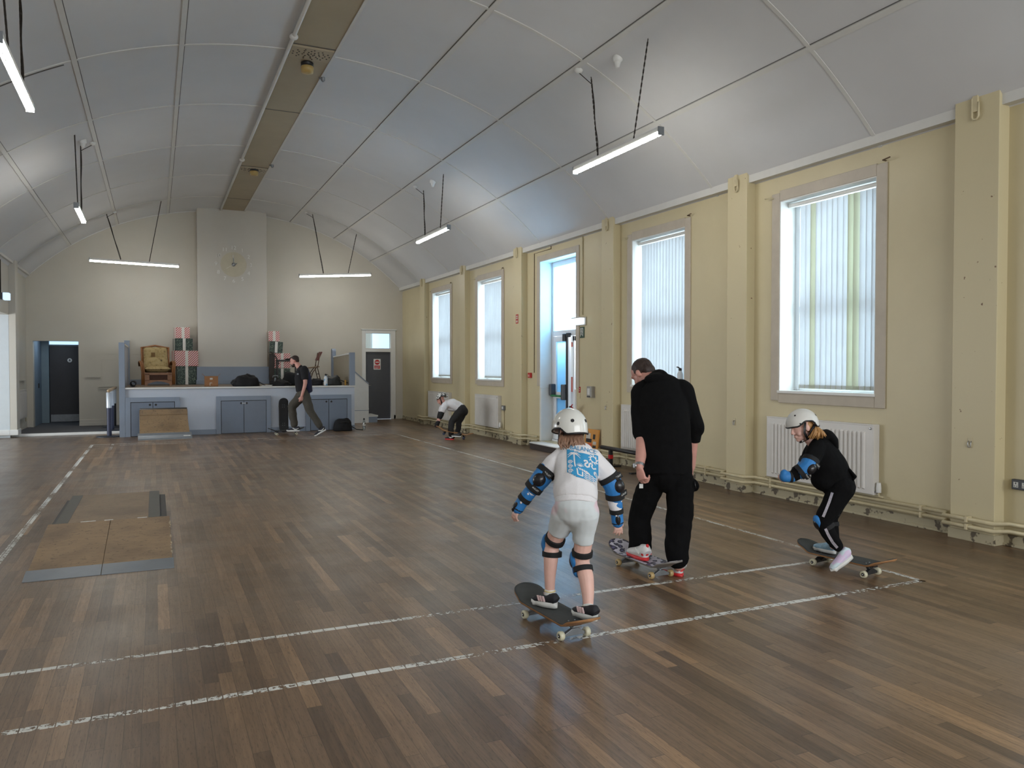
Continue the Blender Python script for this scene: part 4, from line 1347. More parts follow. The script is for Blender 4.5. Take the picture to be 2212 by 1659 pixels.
m = MB(); m.box(-0.44, 0.004, 0.152, -0.34, 1.66, 0.154); m.build('edge_strip', gs, dk_)
m = MB(); m.box(0.31, 0.004, 0.152, 0.41, 1.66, 0.154); m.build('edge_strip', gs, dk_)
m = MB(); m.box(-0.49, 0.0, 0.0, -0.42, 1.64, 0.11); m.box(0.40, 0.0, 0.0, 0.47, 1.66, 0.11); m.build('side_rail', mat('dark_grey_rail', (64, 62, 60), 0.6), t)
m = MB()
for xa, xb in ((-0.24, -0.12), (0.22, 0.30), (-0.05, 0.02)): m.box(xa, -0.004, 0.153, xb, 0.012, 0.1575)
m.build('white_mark', M['white'], t)

# rucksack on the floor and the grind rail
r_ = heap('backpack', (4.12, 18.78, 0.003), 0.22, 0.15, 0.29, 6.6, cloth_k, 'black backpack on the floor against the right end of the stage front', 'bag', None, 0.1)
m = MB(); m.tube([(0.16, -0.1, 0.12), (0.3, -0.12, 0.03), (0.46, -0.1, 0.012)], 0.013, 6); m.tube([(-0.12, -0.13, 0.2), (0, -0.17, 0.22), (0.12, -0.13, 0.2)], 0.01, 6); m.build('strap', M['black'], r_)
t = thing('grind_rail', 'low black round grind rail by the right wall behind the man in black', 'rail', (6.38, 10.0, 0))
m = MB(); m.tube([(0, 0.52, 0.285), (0, -0.75, 0.285)], 0.032, 14); m.build('rail', M['black'], t)
for yy in (0.25, -0.55):
    m = MB(); m.box(-0.025, yy - 0.025, 0.02, 0.025, yy + 0.025, 0.27); lg = m.build('leg', M['black'], t)
    m = MB(); m.box(-0.17, yy - 0.03, 0.0, 0.17, yy + 0.03, 0.02); m.build('foot', M['black'], lg)
    m = MB(); m.box(-0.028, yy - 0.028, 0.13, 0.028, yy + 0.028, 0.19); m.build('red_band', M['red'], lg)
# ------------------------------------------------------------------ hanging LED battens
def led_light(a, b, drops, lab, power_mat):
    """a, b: ends of the tube; drops: (fraction along the tube, ceiling anchor) of each chain"""
    a, b = Vector(a), Vector(b)
    c = (a + b) / 2
    t = thing('batten_light', lab, 'ceiling light', c, group='hanging strip lights')
    d = (b - a).normalized()
    s = Vector((0, 0, 1)).cross(d).normalized()
    u = d.cross(s)
    L = (b - a).length
    m = MB(c); m.obox(c + u * 0.035, d, s, u, L / 2, 0.034, 0.026); m.build('housing', M['white'], t, bevel=0.006)
    m = MB(c)
    n = 10
    pr = [(0.036 * math.cos(PI + PI * k / n), 0.036 * math.sin(PI + PI * k / n) * 0.9) for k in range(n + 1)]
    vs = [c + d * e * (L / 2 - 0.006) + s * p[0] + u * (p[1] + 0.008) for e in (-1, 1) for p in pr]
    q = n + 1
    m.smooth = True
    m.add(vs, [(k, k + 1, q + k + 1, q + k) for k in range(n)])
    m.smooth = False
    m.add(vs, [tuple(range(q)), tuple(range(q, 2 * q))[::-1]])
    m.build('diffuser', power_mat, t)
    m = MB(c)
    for e in (-1, 1): m.obox(c + d * e * (L / 2 + 0.004) + u * 0.02, d, s, u, 0.006, 0.036, 0.044)
    m.build('end_cap', M['steel'], t)
    nd = int(L / 0.14)
    m = MB(c)
    for k in range(nd):
        p = a + d * (L * (k + 0.5) / nd) - u * 0.0255
        m.obox(p, d, s, u, 0.012, 0.004, 0.0012)
    m.build('diode_row', M['chain'], t)
    for k, (f, anc) in enumerate(drops):
        p0 = a + d * (L * f) + u * 0.06
        p1 = Vector(anc)
        # straight hanging chain of links
        m = MB(c)
        n = int((p1 - p0).length / 0.035)
        dirv = (p1 - p0).normalized()
        o1 = dirv.orthogonal().normalized()
        o2 = dirv.cross(o1)
        for j in range(n):
            q0 = p0 + (p1 - p0) * (j / n)
            o = o1 if j % 2 else o2
            m.obox(q0 + dirv * 0.018, dirv, o, dirv.cross(o), 0.022, 0.008, 0.0035)
        m.build('chain', M['chain'], t)
        if k == 0:
            m = MB(c)
            q = p0 + Vector((0, 0, 0.02))
            pts = [q + (p1 - q) * (j / 12) + Vector((math.sin(j * 0.9) * 0.005 + 0.008, math.cos(j * 1.3) * 0.005, 0)) for j in range(12)]
            rose = p1 + Vector((0.16 if p1.x < XC else -0.16, 0.02, 0))
            rose.z = cz(rose.x)
            pts += [p1 + Vector((0, 0, -0.08)), rose + Vector((0, 0, -0.04))]
            m.tube(pts, 0.005, 6)
            m.build('cable', M['chain'], t)
            m = MB(c); m.lathe([(0.05, 0.01), (0.055, -0.01), (0.035, -0.04), (0.012, -0.045)], rose, 14); m.build('ceiling_rose', M['white'], t)


def ca(x, y): return (x, y, cz(x))


led_light((4.84, 6.81, 4.0), (4.84, 8.63, 4.0), [(0.70, ca(4.896, 8.34)), (0.28, ca(4.891, 7.121))], 'hanging strip light nearest on the right of the hall', M['led'])
led_light((4.75, 13.04, 4.0), (4.74, 14.79, 4.0), [(0.75, ca(4.93, 15.0)), (0.25, ca(4.88, 13.67))], 'hanging strip light farther along the right side, above the double door', M['led'])
led_light((-1.36, 20.55, 4.015), (0.545, 20.6, 3.98), [(0.34, ca(-0.998, 20.55)), (0.66, ca(0.171, 20.62))], 'hanging strip light in front of the back wall, left of the clock', M['led'])
led_light((3.42, 20.65, 3.885), (5.29, 20.65, 4.01), [(0.33, ca(3.757, 20.62)), (0.68, ca(4.922, 20.68))], 'hanging strip light in front of the back wall, right of the clock', M['led'])
led_light((-1.06, 13.5, 3.97), (-1.09, 15.24, 4.03), [(0.65, ca(-1.05, 14.3)), (0.2, ca(-1.08, 13.62))], 'hanging strip light midway on the left, seen nearly end-on', M['led'])
led_light((-1.05, 6.95, 4.0), (-1.06, 8.71, 4.0), [(0.72, ca(-1.115, 8.57)), (0.3, ca(-1.10, 7.35))], 'hanging strip light at the upper left corner nearest the camera', M['led'])

# small white detectors and cones on the vault
for x, y, lab in ((4.878, 7.713, 'small white cone detector on the vault beside the nearest right strip light'),
                  (4.877, 14.27, 'small white cone detector on the vault above the farther right strip light'),
                  (-1.0, 14.05, 'small white cone detector on the vault above the left midway strip light')):
    t = thing('detector', lab, 'detector', (x, y, cz(x)), group='cone detectors on the vault')
    m = MB(); m.lathe([(0.055, 0.02), (0.058, -0.03), (0.04, -0.05)], seg=16); m.build('base', M['white'], t)
    m = MB(); m.lathe([(0.038, -0.05), (0.024, -0.11), (0.014, -0.115)], seg=14); m.build('cone', M['white'], t)

# J-shaped iron hooks at the pilaster heads, and eye plates low on them
HK = ['nearest pilaster at the right edge', 'pilaster between the two nearest windows', 'pilaster just before the double door', 'pilaster beyond the double door', 'pilaster between the two farthest windows', 'pilaster nearest the back wall']
for i, (y0, y1) in enumerate(PIL):
    yc = (y0 + y1) / 2
    zt = cz(XR - PP) + 0.03
    m = MB((XR - PP, yc, zt - 0.12))
    x = XR - PP - 0.02
    m.tube([(XR - PP + 0.0, yc + 0.03, zt - 0.02), (x, yc + 0.03, zt - 0.04), (x, yc + 0.03, zt - 0.20), (x, yc + 0.015, zt - 0.225), (x, yc - 0.015, zt - 0.225), (x, yc - 0.03, zt - 0.20), (x, yc - 0.03, zt - 0.08)], 0.009, 8)
    m.box(x - 0.004, yc - 0.02, zt - 0.16, XR - PP, yc + 0.025, zt - 0.02)
    o = m.build('iron_hook', M['pipe']); o.location = (XR - PP, yc, zt - 0.12)
    tag(o, 'painted J-shaped iron hook at the head of the ' + HK[i], 'hook', 'hooks at the pilaster heads')
for i, z in ((0, 0.87), (1, 0.86), (2, 0.9)):
    y0, y1 = PIL[i]
    yc = (y0 + y1) / 2 + 0.02
    t = thing('eye_plate', 'small metal eye plate low on the ' + HK[i], 'eye plate', (XR - PP, yc, z), group='eye plates low on the pilasters')
    m = MB(); m.box(-0.004, -0.022, -0.04, 0, 0.022, 0.05); m.build('plate', M['pipe'], t, bevel=0.002)
    m = MB(); m.tube([(-0.004, 0.012, 0.02), (-0.016, 0.014, 0.0), (-0.016, 0.008, -0.035), (-0.016, -0.008, -0.035), (-0.016, -0.014, 0.0), (-0.004, -0.012, 0.02)], 0.004, 6); m.build('staple', M['metal'], t)


# ------------------------------------------------------------------ radiators
def radiator(lab, x, y0, y1, z0, z1, ribs, face=-1, m_=None):
    """face -1: looks to -x (on the right wall), +1: looks to +x"""
    mm = m_ or M['rad']
    L = y1 - y0
    t = thing('radiator', lab, 'radiator', (x, (y0 + y1) / 2, z0), group='panel radiators')
    h = z1 - z0
    f = face
    m = MB(); m.box(f * 0.03, -L / 2, 0, f * 0.085, L / 2, h)
    m.build('panel', mm, t, bevel=0.008)
    if ribs:
        m = MB()
        n = int((L - 0.16) / 0.055)
        for k in range(n):
            yy = -L / 2 + 0.08 + (k + 0.5) * (L - 0.16) / n
            m.prism([(yy - 0.017, f * 0.085), (yy - 0.009, f * 0.097), (yy + 0.009, f * 0.097), (yy + 0.017, f * 0.085)], 'z', 0.045, h - 0.075) if False else \
                m.add([(f * 0.084, yy - 0.017, 0.045), (f * 0.103, yy - 0.008, 0.06), (f * 0.103, yy + 0.008, 0.06), (f * 0.084, yy + 0.017, 0.045),
                       (f * 0.084, yy - 0.017, h - 0.07), (f * 0.103, yy - 0.008, h - 0.085), (f * 0.103, yy + 0.008, h - 0.085), (f * 0.084, yy + 0.017, h - 0.07)],
                      [(0, 1, 5, 4), (1, 2, 6, 5), (2, 3, 7, 6), (0, 3, 2, 1), (4, 5, 6, 7)])
        m.build('ribs', mm, t)
    else:
        m = MB(); m.box(f * 0.085, -L / 2 + 0.03, 0.03, f * 0.092, L / 2 - 0.03, h - 0.06); m.build('ribs', mm, t, bevel=0.004)
    m = MB(); m.box(f * 0.0, -L / 2 - 0.004, 0.0, f * 0.08, -L / 2 + 0.004, h); m.box(0, L / 2 - 0.004, 0, f * 0.08, L / 2 + 0.004, h); m.build('side_plate', mm, t)
    m = MB(); m.box(0.0, -L / 2, h - 0.004, f * 0.088, L / 2, h + 0.006); m.build('top_grille', mm, t)
    m = MB(); m.lathe([(0.012, 0), (0.012, 0.012), (0.006, 0.014)], (f * 0.085, -L / 2 + 0.03, h - 0.035), 10, Matrix.Rotation(f * PI / 2, 3, 'Y')); m.build('air_vent', M['metal'], t)
    m = MB(); m.lathe([(0.024, 0.0), (0.026, 0.04), (0.02, 0.10)], (f * 0.05, -L / 2 - 0.045, 0.03), 14); v = m.build('valve', M['white'], t)
    m = MB(); m.tube([(f * 0.05, -L / 2 - 0.045, 0.03), (f * 0.05, -L / 2 - 0.05, 0.236 - z0), (f * 0.05, -L / 2 - 0.10, 0.232 - z0)], 0.009, 8)
    m.build('feed_pipe', M['pipe'], v)
    m = MB(); m.cyl((f * 0.05, -L / 2 - 0.045, 0.03), (f * 0.05, -L / 2, 0.03), 0.012, 8); m.build('union', M['metal'], v)
    m = MB(); m.tube([(f * 0.05, L / 2 - 0.03, 0.0), (f * 0.05, L / 2 + 0.03, 0.0), (f * 0.05, L / 2 + 0.05, min(0.235 - z0, -0.002))], 0.009, 8); m.build('return_pipe', M['pipe'], t)
    return t


radiator('white ribbed radiator on the right wall behind the girl in black', XR - 0.001, 5.63, 7.14, 0.245, 0.955, True)
radiator('white ribbed radiator on the right wall half hidden by the man in black', XR - 0.001, 8.85, 10.33, 0.25, 0.955, True)
radiator('greyish flat radiator on the right wall just beyond the double door', XR - 0.001, 15.14, 16.45, 0.235, 0.925, False, m_=M['rad_grey'])
radiator('greyish flat radiator at the far end of the right wall behind the bending boy', XR - 0.001, 18.2, 19.8, 0.21, 0.90, False, m_=M['rad_grey'])
radiator('pale radiator in the left corner beside the dark alcove', XL + 0.001, 20.55, 21.75, 0.34, 1.0, False, 1, M['rad_grey'])
# window ledge and small recess in the left corner bay
m = MB(); m.box(XL, 20.45, 1.22, XL + 0.05, 22.0, 1.25); struct(m.build('trim_left_ledge', M['cream_back']))

# ------------------------------------------------------------------ things on the right wall
X0 = XR - 0.001
# illuminated bulkhead above the door, on the near side of its surround
t = thing('emergency_light', 'lit white emergency bulkhead light beside the street door', 'emergency light', (X0, 11.72, 2.33))
m = MB(); m.box(-0.03, -0.17, -0.07, 0, 0.17, 0.07); m.build('back_box', M['white'], t, bevel=0.01)
m = MB(); m.box(-0.085, -0.16, -0.06, -0.03, 0.16, 0.06); m.build('lens', emat('lit_lens', (232, 244, 255), 0.9), t, bevel=0.02)
m = MB(); m.box(-0.12, -0.165, 0.055, -0.03, 0.165, 0.068); m.build('hood', M['rad_grey'], t)
t = thing('exit_sign', 'small dark green running-man exit sign under the emergency light', 'exit sign', (X0, 11.69, 2.14))
m = MB(); m.box(-0.006, -0.075, -0.095, 0, 0.075, 0.095); m.build('plate', mat('dark_green_sign', (28, 62, 46), 0.4), t)
m = MB()
for cy, cz_, hy, hz in ((-0.03, 0.0, 0.006, 0.07), (0.052, 0.0, 0.006, 0.07), (0.01, 0.068, 0.045, 0.006)): m.box(-0.0085, cy - hy, cz_ - hz, -0.006, cy + hy, cz_ + hz)
m.build('door_symbol', M['white'], t)
m = MB(); m.lathe([(0.012, -0.003), (0.012, 0)], (-0.006, 0.012, 0.04), 10, Matrix.Rotation(PI / 2, 3, 'Y'))
for p, q in (((0.01, 0.025), (0.008, -0.015)), ((0.008, -0.015), (0.035, -0.04)), ((0.008, -0.015), (-0.005, -0.055)), ((0.01, 0.02), (0.04, 0.005)), ((0.01, 0.02), (-0.018, 0.0))):
    m.tube([(-0.007, *p), (-0.007, *q)], 0.005, 5)
m.build('running_figure', M['white'], t)
t = thing('fire_call_point', 'red fire alarm call point beyond the street door', 'alarm', (X0, 13.71, 1.38))
m = MB(); m.box(-0.045, -0.05, -0.05, 0, 0.05, 0.05); m.build('box', M['red'], t, bevel=0.006)
m = MB(); m.box(-0.048, -0.028, -0.03, -0.045, 0.028, 0.015); m.build('glass_front', mat('pale_pink', (206, 150, 146), 0.3), t)
t = thing('fire_notice', 'small red and white notice on the pilaster beyond the street door', 'notice', (XR - PP - 0.001, 14.07, 2.50))
m = MB(); m.box(-0.004, -0.055, -0.09, 0, 0.055, 0.09); m.build('plate', M['red'], t)
m = MB()
for zz, hh in ((0.05, 0.016), (0.01, 0.012), (-0.05, 0.02)): m.box(-0.006, -0.035, zz - hh, -0.004, 0.035, zz + hh)
m.build('white_marks', M['breast'], t)
t = thing('fire_notice', 'narrow peeling red notice above the fire extinguisher', 'notice', (X0, 11.78, 1.10))
m = MB(); m.box(-0.004, -0.03, 0.0, 0, 0.03, 0.10); m.build('plate', M['red'], t)
m = MB()
for zz in (0.03, 0.065): m.box(-0.006, -0.018, zz - 0.008, -0.004, 0.018, zz + 0.008)
m.build('white_marks', M['breast'], t)
m = MB(); m.box(-0.003, -0.022, -0.10, 0, 0.02, -0.005); m.build('torn_backing', M['pipe'], t)
t = thing('heater_control', 'grey framed control box on a beige plate near the street door', 'control box', (X0, 11.36, 1.125))
m = MB(); m.box(-0.006, -0.10, -0.10, 0, 0.17, 0.09); m.build('back_plate', M['surround'], t)
m = MB(); m.box(-0.07, -0.085, -0.095, -0.006, 0.06, 0.095); m.build('case', mat('translucent_grey', (158, 156, 150), 0.3), t, bevel=0.008)
m = MB(); m.box(-0.075, -0.045, -0.05, -0.07, 0.03, 0.06); m.build('dial_plate', M['white'], t)
m = MB(); m.box(-0.078, -0.06, -0.088, -0.07, 0.04, -0.07); m.build('terminal_strip', M['dark_grey'], t)
# fire extinguisher
t = thing('fire_extinguisher', 'red fire extinguisher by the street door, its top above the white helmet', 'fire extinguisher', (6.52, 11.78, 0.135 - 0.135))
m = MB(); m.lathe([(0.075, 0.0), (0.08, 0.02), (0.08, 0.66), (0.06, 0.74), (0.03, 0.78), (0.03, 0.80)], seg=18); m.build('cylinder', M['red'], t)
m = MB(); m.lathe([(0.032, 0.80), (0.032, 0.85), (0.018, 0.87)], seg=12); m.build('valve', M['black'], t)
m = MB(); m.tube([(0, 0.0, 0.85), (-0.02, -0.10, 0.90)], 0.011, 6); m.tube([(0, 0.0, 0.84), (-0.02, -0.11, 0.845)], 0.011, 6); m.build('lever', M['red'], t)
m = MB(); m.tube([(0, 0.03, 0.83), (-0.03, 0.12, 0.80), (-0.04, 0.14, 0.6), (-0.05, 0.10, 0.35)], 0.012, 8); m.build('hose', M['black'], t)
m = MB(); m.lathe([(0.0815, 0.30), (0.0815, 0.50)], seg=18); m.build('label_band', M['breast'], t)
# orange poster board leaning on the wall below the control box
t = thing('poster_board', 'orange sticker-covered board leaning at the wall beside the grind rail', 'board', (6.50, 11.08, 0.0))
m = MB(); m.obox((0.02, 0, 0.26), (0, 1, 0), (0.12, 0, 1), (1, 0, -0.12), 0.21, 0.26, 0.012); m.build('board', mat('orange_board', (206, 142, 62), 0.55, var=0.06), t)
rnd = random.Random(12)
for k, (yy, zz, hy, hz, mm) in enumerate(((0.10, 0.40, 0.07, 0.05, 'breast'), (0.07, 0.33, 0.09, 0.03, 'black'), (-0.09, 0.40, 0.035, 0.04, 'black'), (-0.12, 0.30, 0.05, 0.025, 'breast'), (-0.12, 0.24, 0.05, 0.02, 'black'), (-0.12, 0.19, 0.05, 0.02, 'breast'), (0.02, 0.24, 0.06, 0.05, 'orange'), (0.12, 0.18, 0.05, 0.06, 'breast'), (0.05, 0.12, 0.08, 0.03, 'black'))):
    m = MB(); xx = -0.008 - 0.0004 * k
    c_ = Vector((0.02 + 0.12 * (zz - 0.26), yy, zz)) + Vector((-0.0135 - 0.0006 * k, 0, 0))
    m.obox(c_, (0, 1, 0), (0.12, 0, 1), (1, 0, -0.12), hy, hz, 0.0005)
    m.build('sticker', mat('red_orange_sticker', (206, 84, 36), 0.5) if mm == 'orange' else M[mm], t)
# electric boxes
t = thing('double_socket', 'dark grey double socket at the right edge of the right wall', 'socket', (X0, 4.18, 0.545))
m = MB(); m.box(-0.038, -0.075, -0.044, 0, 0.075, 0.044); m.build('box', M['dark_grey'], t, bevel=0.006)
for yy in (-0.036, 0.036):
    m = MB(); m.box(-0.0395, yy - 0.02, -0.024, -0.038, yy + 0.02, 0.022); so = m.build('outlet', mat('pale_outlet', (196, 196, 190), 0.4), t)
    m = MB(); m.box(-0.0405, yy - 0.004, 0.004, -0.0395, yy + 0.004, 0.018); m.box(-0.0405, yy - 0.014, -0.016, -0.0395, yy - 0.006, -0.010); m.box(-0.0405, yy + 0.006, -0.016, -0.0395, yy + 0.014, -0.010); m.build('pin_hole', M['black'], so)
t = thing('metal_socket', 'grey metal socket box beside the far flat radiator', 'socket', (X0, 14.98, 0.68))
m = MB(); m.box(-0.045, -0.055, -0.05, 0, 0.055, 0.05); m.build('box', M['steel'], t, bevel=0.004)
m = MB(); m.tube([(-0.014, 0.0, -0.05), (-0.014, 0.0, -0.52)], 0.012, 8); m.build('conduit', M['pipe'], t)
m = MB(); m.box(-0.05, -0.03, -0.03, -0.045, 0.03, 0.03); m.build('rocker', M['white'], t)
# surface cables over the street door
t = thing('surface_cable', 'cream painted cable run down the wall left of the emergency light', 'cable', (X0, 11.64, 3.0))
m = MB(); m.tube([(-0.008, 0.03, 0.79), (-0.008, 0.03, -0.56)], 0.011, 6); m.build('run', M['pipe'], t)
for zz in (0.72, 0.1):
    m = MB(); m.box(-0.022, 0.012, zz - 0.015, 0, 0.048, zz + 0.015); m.build('clip', M['pipe'], t)
m = MB((X0, 13.45, 3.5)); m.tube([(X0 - 0.006, 12.85, 3.80), (X0 - 0.006, 12.85, 3.735), (X0 - 0.006, 13.55, 3.735), (X0 - 0.006, 13.55, 1.43)], 0.007, 6)
o = m.build('alarm_cable', M['rust']); o.location = (X0, 13.45, 3.5); tag(o, 'thin cable stepping around the street door down to the red call point', 'cable')
# bottle on the sill behind the man's shoulder
b = bottle('sports_bottle', (XR + 0.06, 9.02, WZ0 + 0.021), 0.26, 0.042, mat('pale_bottle', (200, 204, 208), 0.3), M['black'], 'pale sports bottle with black spout on the window sill beside the man in black')
m = MB(); m.tube([(0, 0, 0.245), (-0.01, 0.03, 0.27), (-0.012, 0.06, 0.272)], 0.01, 6); m.build('spout', M['black'], b)
# left wall emergency light
t = thing('emergency_light', 'lit emergency light hanging high on the left wall over the opening', 'emergency light', (XL + 0.001, 19.0, 3.0))
m = MB(); m.box(0, -0.14, -0.06, 0.05, 0.12, 0.07); m.build('back_box', M['dark_grey'], t, bevel=0.006)
m = MB(); m.box(0.05, -0.10, -0.075, 0.16, 0.10, 0.075); m.build('lens', emat('blue_lit_lens', (200, 226, 255), 1.0), t, bevel=0.012)
m = MB(); m.tube([(0.012, -0.08, 0.07), (0.012, -0.08, 0.75)], 0.012, 6); m.build('cable', M['chain'], t)
# ------------------------------------------------------------------ people: soft bodies grown from tapered limbs
def onz(px, py, z):
    r = RT * ((px - 1106) / FPX) + UP * ((829.5 - py) / FPX) + FW
    return EYEV + r * ((z - EYE) / r.z)


TMP = bpy.data.scenes.new('workbench')
WIN = bpy.context.window or bpy.context.window_manager.windows[0]


def soft(name, m, mm, parent, voxel=0.006, it=6, fold=0.0, fs=9.0, stretch=(1, 1, 1), fac=0.5):
    o = m.build(name, mm, None)
    rm = o.modifiers.new('remesh', 'REMESH')
    rm.mode, rm.voxel_size = 'VOXEL', voxel
    rm.use_smooth_shade = True
    sm = o.modifiers.new('smooth', 'SMOOTH')
    sm.iterations, sm.factor = it, fac
    COL.objects.unlink(o)
    TMP.collection.objects.link(o)
    WIN.scene = TMP
    dg = bpy.context.evaluated_depsgraph_get()
    me = bpy.data.meshes.new_from_object(o.evaluated_get(dg))
    WIN.scene = S
    TMP.collection.objects.unlink(o)
    COL.objects.link(o)
    old = o.data
    o.modifiers.clear()
    o.data = me
    bpy.data.meshes.remove(old)
    me.materials.clear()
    me.materials.append(mm)
    me.polygons.foreach_set('use_smooth', [True] * len(me.polygons))
    if fold:
        off = Vector((sum(map(ord, name)) % 17, len(me.vertices) % 13, 3.1))
        st = Vector(stretch)
        n = len(me.vertices)
        co, no = [0.0] * (3 * n), [0.0] * (3 * n)
        me.vertices.foreach_get('co', co)
        me.vertices.foreach_get('normal', no)
        for i in range(0, 3 * n, 3):
            q = Vector((co[i] * st.x, co[i + 1] * st.y, co[i + 2] * st.z)) * fs + off
            w = (noise.noise(q) + 0.5 * noise.noise(q * 2.1)) * fold
            co[i] += no[i] * w
            co[i + 1] += no[i + 1] * w
            co[i + 2] += no[i + 2] * w
        me.vertices.foreach_set('co', co)
    me.update()
    o.parent = parent
    return o


def limb(m, pts, radii, seg=14, side=None, end=True):
    """tapered tube with rounded ends; radii may be (side, other) pairs"""
    pts = [Vector(p) for p in pts]
    # smooth the path a little so joints bend rather than kink
    P, R = [pts[0]], [radii[0]]
    for i in range(len(pts) - 1):
        for k in range(1, 5):
            f = k / 4
            p = pts[i].lerp(pts[i + 1], f)
            ra, rb = radii[i], radii[i + 1]
            if isinstance(ra, tuple):
                r = tuple(a + (b - a) * f for a, b in zip(ra, rb))
            else:
                r = ra + (rb - ra) * f
            P.append(p)
            R.append(r)
    Q = [P[0]] + [(P[i - 1] + P[i] * 2 + P[i + 1]) / 4 for i in range(1, len(P) - 1)] + [P[-1]]
    m.tube(Q, R, seg, side)
    for p, r in ((Q[0], R[0]), (Q[-1], R[-1]))[:2 if end else 1]:
        rr = min(r) if isinstance(r, tuple) else r
        m.ball(p, rr * 0.98, 12, 8)
    return m


def hand(m, w, d, n, thumb, L, curl=(18, 22, 18), spread=5):
    """palm, four unequal fingers bent towards n, thumb leaving the side of the palm"""
    d = Vector(d).normalized()
    n = Vector(n)
    n = (n - d * n.dot(d)).normalized()
    t = d.cross(n) * thumb
    w = Vector(w)
    m.tube([w - d * L * 0.08, w + d * L * 0.10, w + d * L * 0.30, w + d * L * 0.50], [(L * 0.15, L * 0.11), (L * 0.19, L * 0.10), (L * 0.23, L * 0.095), (L * 0.215, L * 0.075)], 14, t)
    for q, (off, ln) in enumerate(((0.165, 0.44), (0.055, 0.50), (-0.055, 0.46), (-0.16, 0.36))):
        p = w + d * L * (0.45 - 0.02 * abs(q - 1)) + t * off * L
        a = math.radians(spread) * (1.5 - q) * 0.7
        dd = (d * math.cos(a) + t * math.sin(a)).normalized()
        pts, rs = [p], [L * 0.056]
        ang = 0.0
        for k, sl in enumerate((0.42, 0.33, 0.25)):
            ang += math.radians(curl[k] * (1 + 0.12 * q))
            v = dd * math.cos(ang) + n * math.sin(ang)
            p = p + v * (ln * L * sl)
            pts.append(p)
            rs.append(L * (0.053, 0.049, 0.042)[k])
        m.tube(pts, rs, 10)
        m.ball(pts[-1], rs[-1], 10, 6)
    p0 = w + d * L * 0.14 + t * L * 0.15 + n * L * 0.02
    p1 = p0 + (d * 0.75 + t * 0.6 + n * 0.25).normalized() * L * 0.2
    p2 = p1 + (d * 0.92 + t * 0.15 + n * 0.4).normalized() * L * 0.16
    m.tube([p0, p1, p2], [L * 0.075, L * 0.06, L * 0.046], 10)
    m.ball(p2, L * 0.046, 10, 6)
    return t


def frame(f, u):
    f = Vector(f).normalized()
    u = Vector(u)
    u = (u - f * u.dot(f)).normalized()
    r = f.cross(u)
    return Matrix((r, f, u)).transposed()          # columns right, forward, up


def head(m, c, f, u, s=1.0):
    R = frame(f, u)
    c = Vector(c)
    def P(x, y, z): return c + R @ (Vector((x, y, z)) * s)
    def E(p, r): m.ball(P(*p), tuple(k * s for k in r), 18, 12, R)
    E((0, -0.008, 0.035), (0.076, 0.094, 0.080))
    E((0, 0.030, -0.020), (0.064, 0.062, 0.080))
    E((0, 0.048, -0.070), (0.044, 0.042, 0.042))
    E((0, 0.072, -0.095), (0.022, 0.020, 0.018))
    E((0, 0.078, 0.030), (0.050, 0.018, 0.016))
    for e in (-1, 1):
        E((e * 0.036, 0.062, -0.040), (0.026, 0.024, 0.024))
        E((e * 0.079, -0.002, -0.010), (0.013, 0.012, 0.018))
        E((e * 0.078, -0.004, -0.012), (0.010, 0.022, 0.031))
        E((e * 0.011, 0.100, -0.034), (0.009, 0.012, 0.008))
    m.tube([P(0, 0.086, 0.018), P(0, 0.100, -0.010), P(0, 0.109, -0.032)], [0.009 * s, 0.010 * s, 0.012 * s], 10)
    E((0, 0.090, -0.060), (0.024, 0.010, 0.006))
    E((0, 0.088, -0.071), (0.021, 0.010, 0.007))
    return P, R


def face_parts(parent, P, R, s, brow_m, lip_m):
    wm, im = M['white'], M['black']
    for e in (-1, 1):
        m = MB(); m.ball(P(e * 0.033, 0.086, 0.004), (0.013 * s, 0.0105 * s, 0.0085 * s), 12, 8, R)
        ey = m.build('eye', wm, parent)
        m = MB(); m.ball(P(e * 0.034, 0.0930, 0.003), (0.0065 * s, 0.0045 * s, 0.0065 * s), 10, 6, R); m.build('iris', im, ey)
        m = MB(); m.tube([P(e * 0.014, 0.095, 0.022), P(e * 0.033, 0.097, 0.029), P(e * 0.052, 0.084, 0.023)], [0.003 * s, 0.004 * s, 0.002 * s], 8); m.build('eyebrow', brow_m, parent)
    m = MB(); m.tube([P(-0.022, 0.092, -0.065), P(0, 0.101, -0.063), P(0.022, 0.092, -0.065)], [0.003 * s, 0.0055 * s, 0.003 * s], 8); m.build('lips', lip_m, parent)


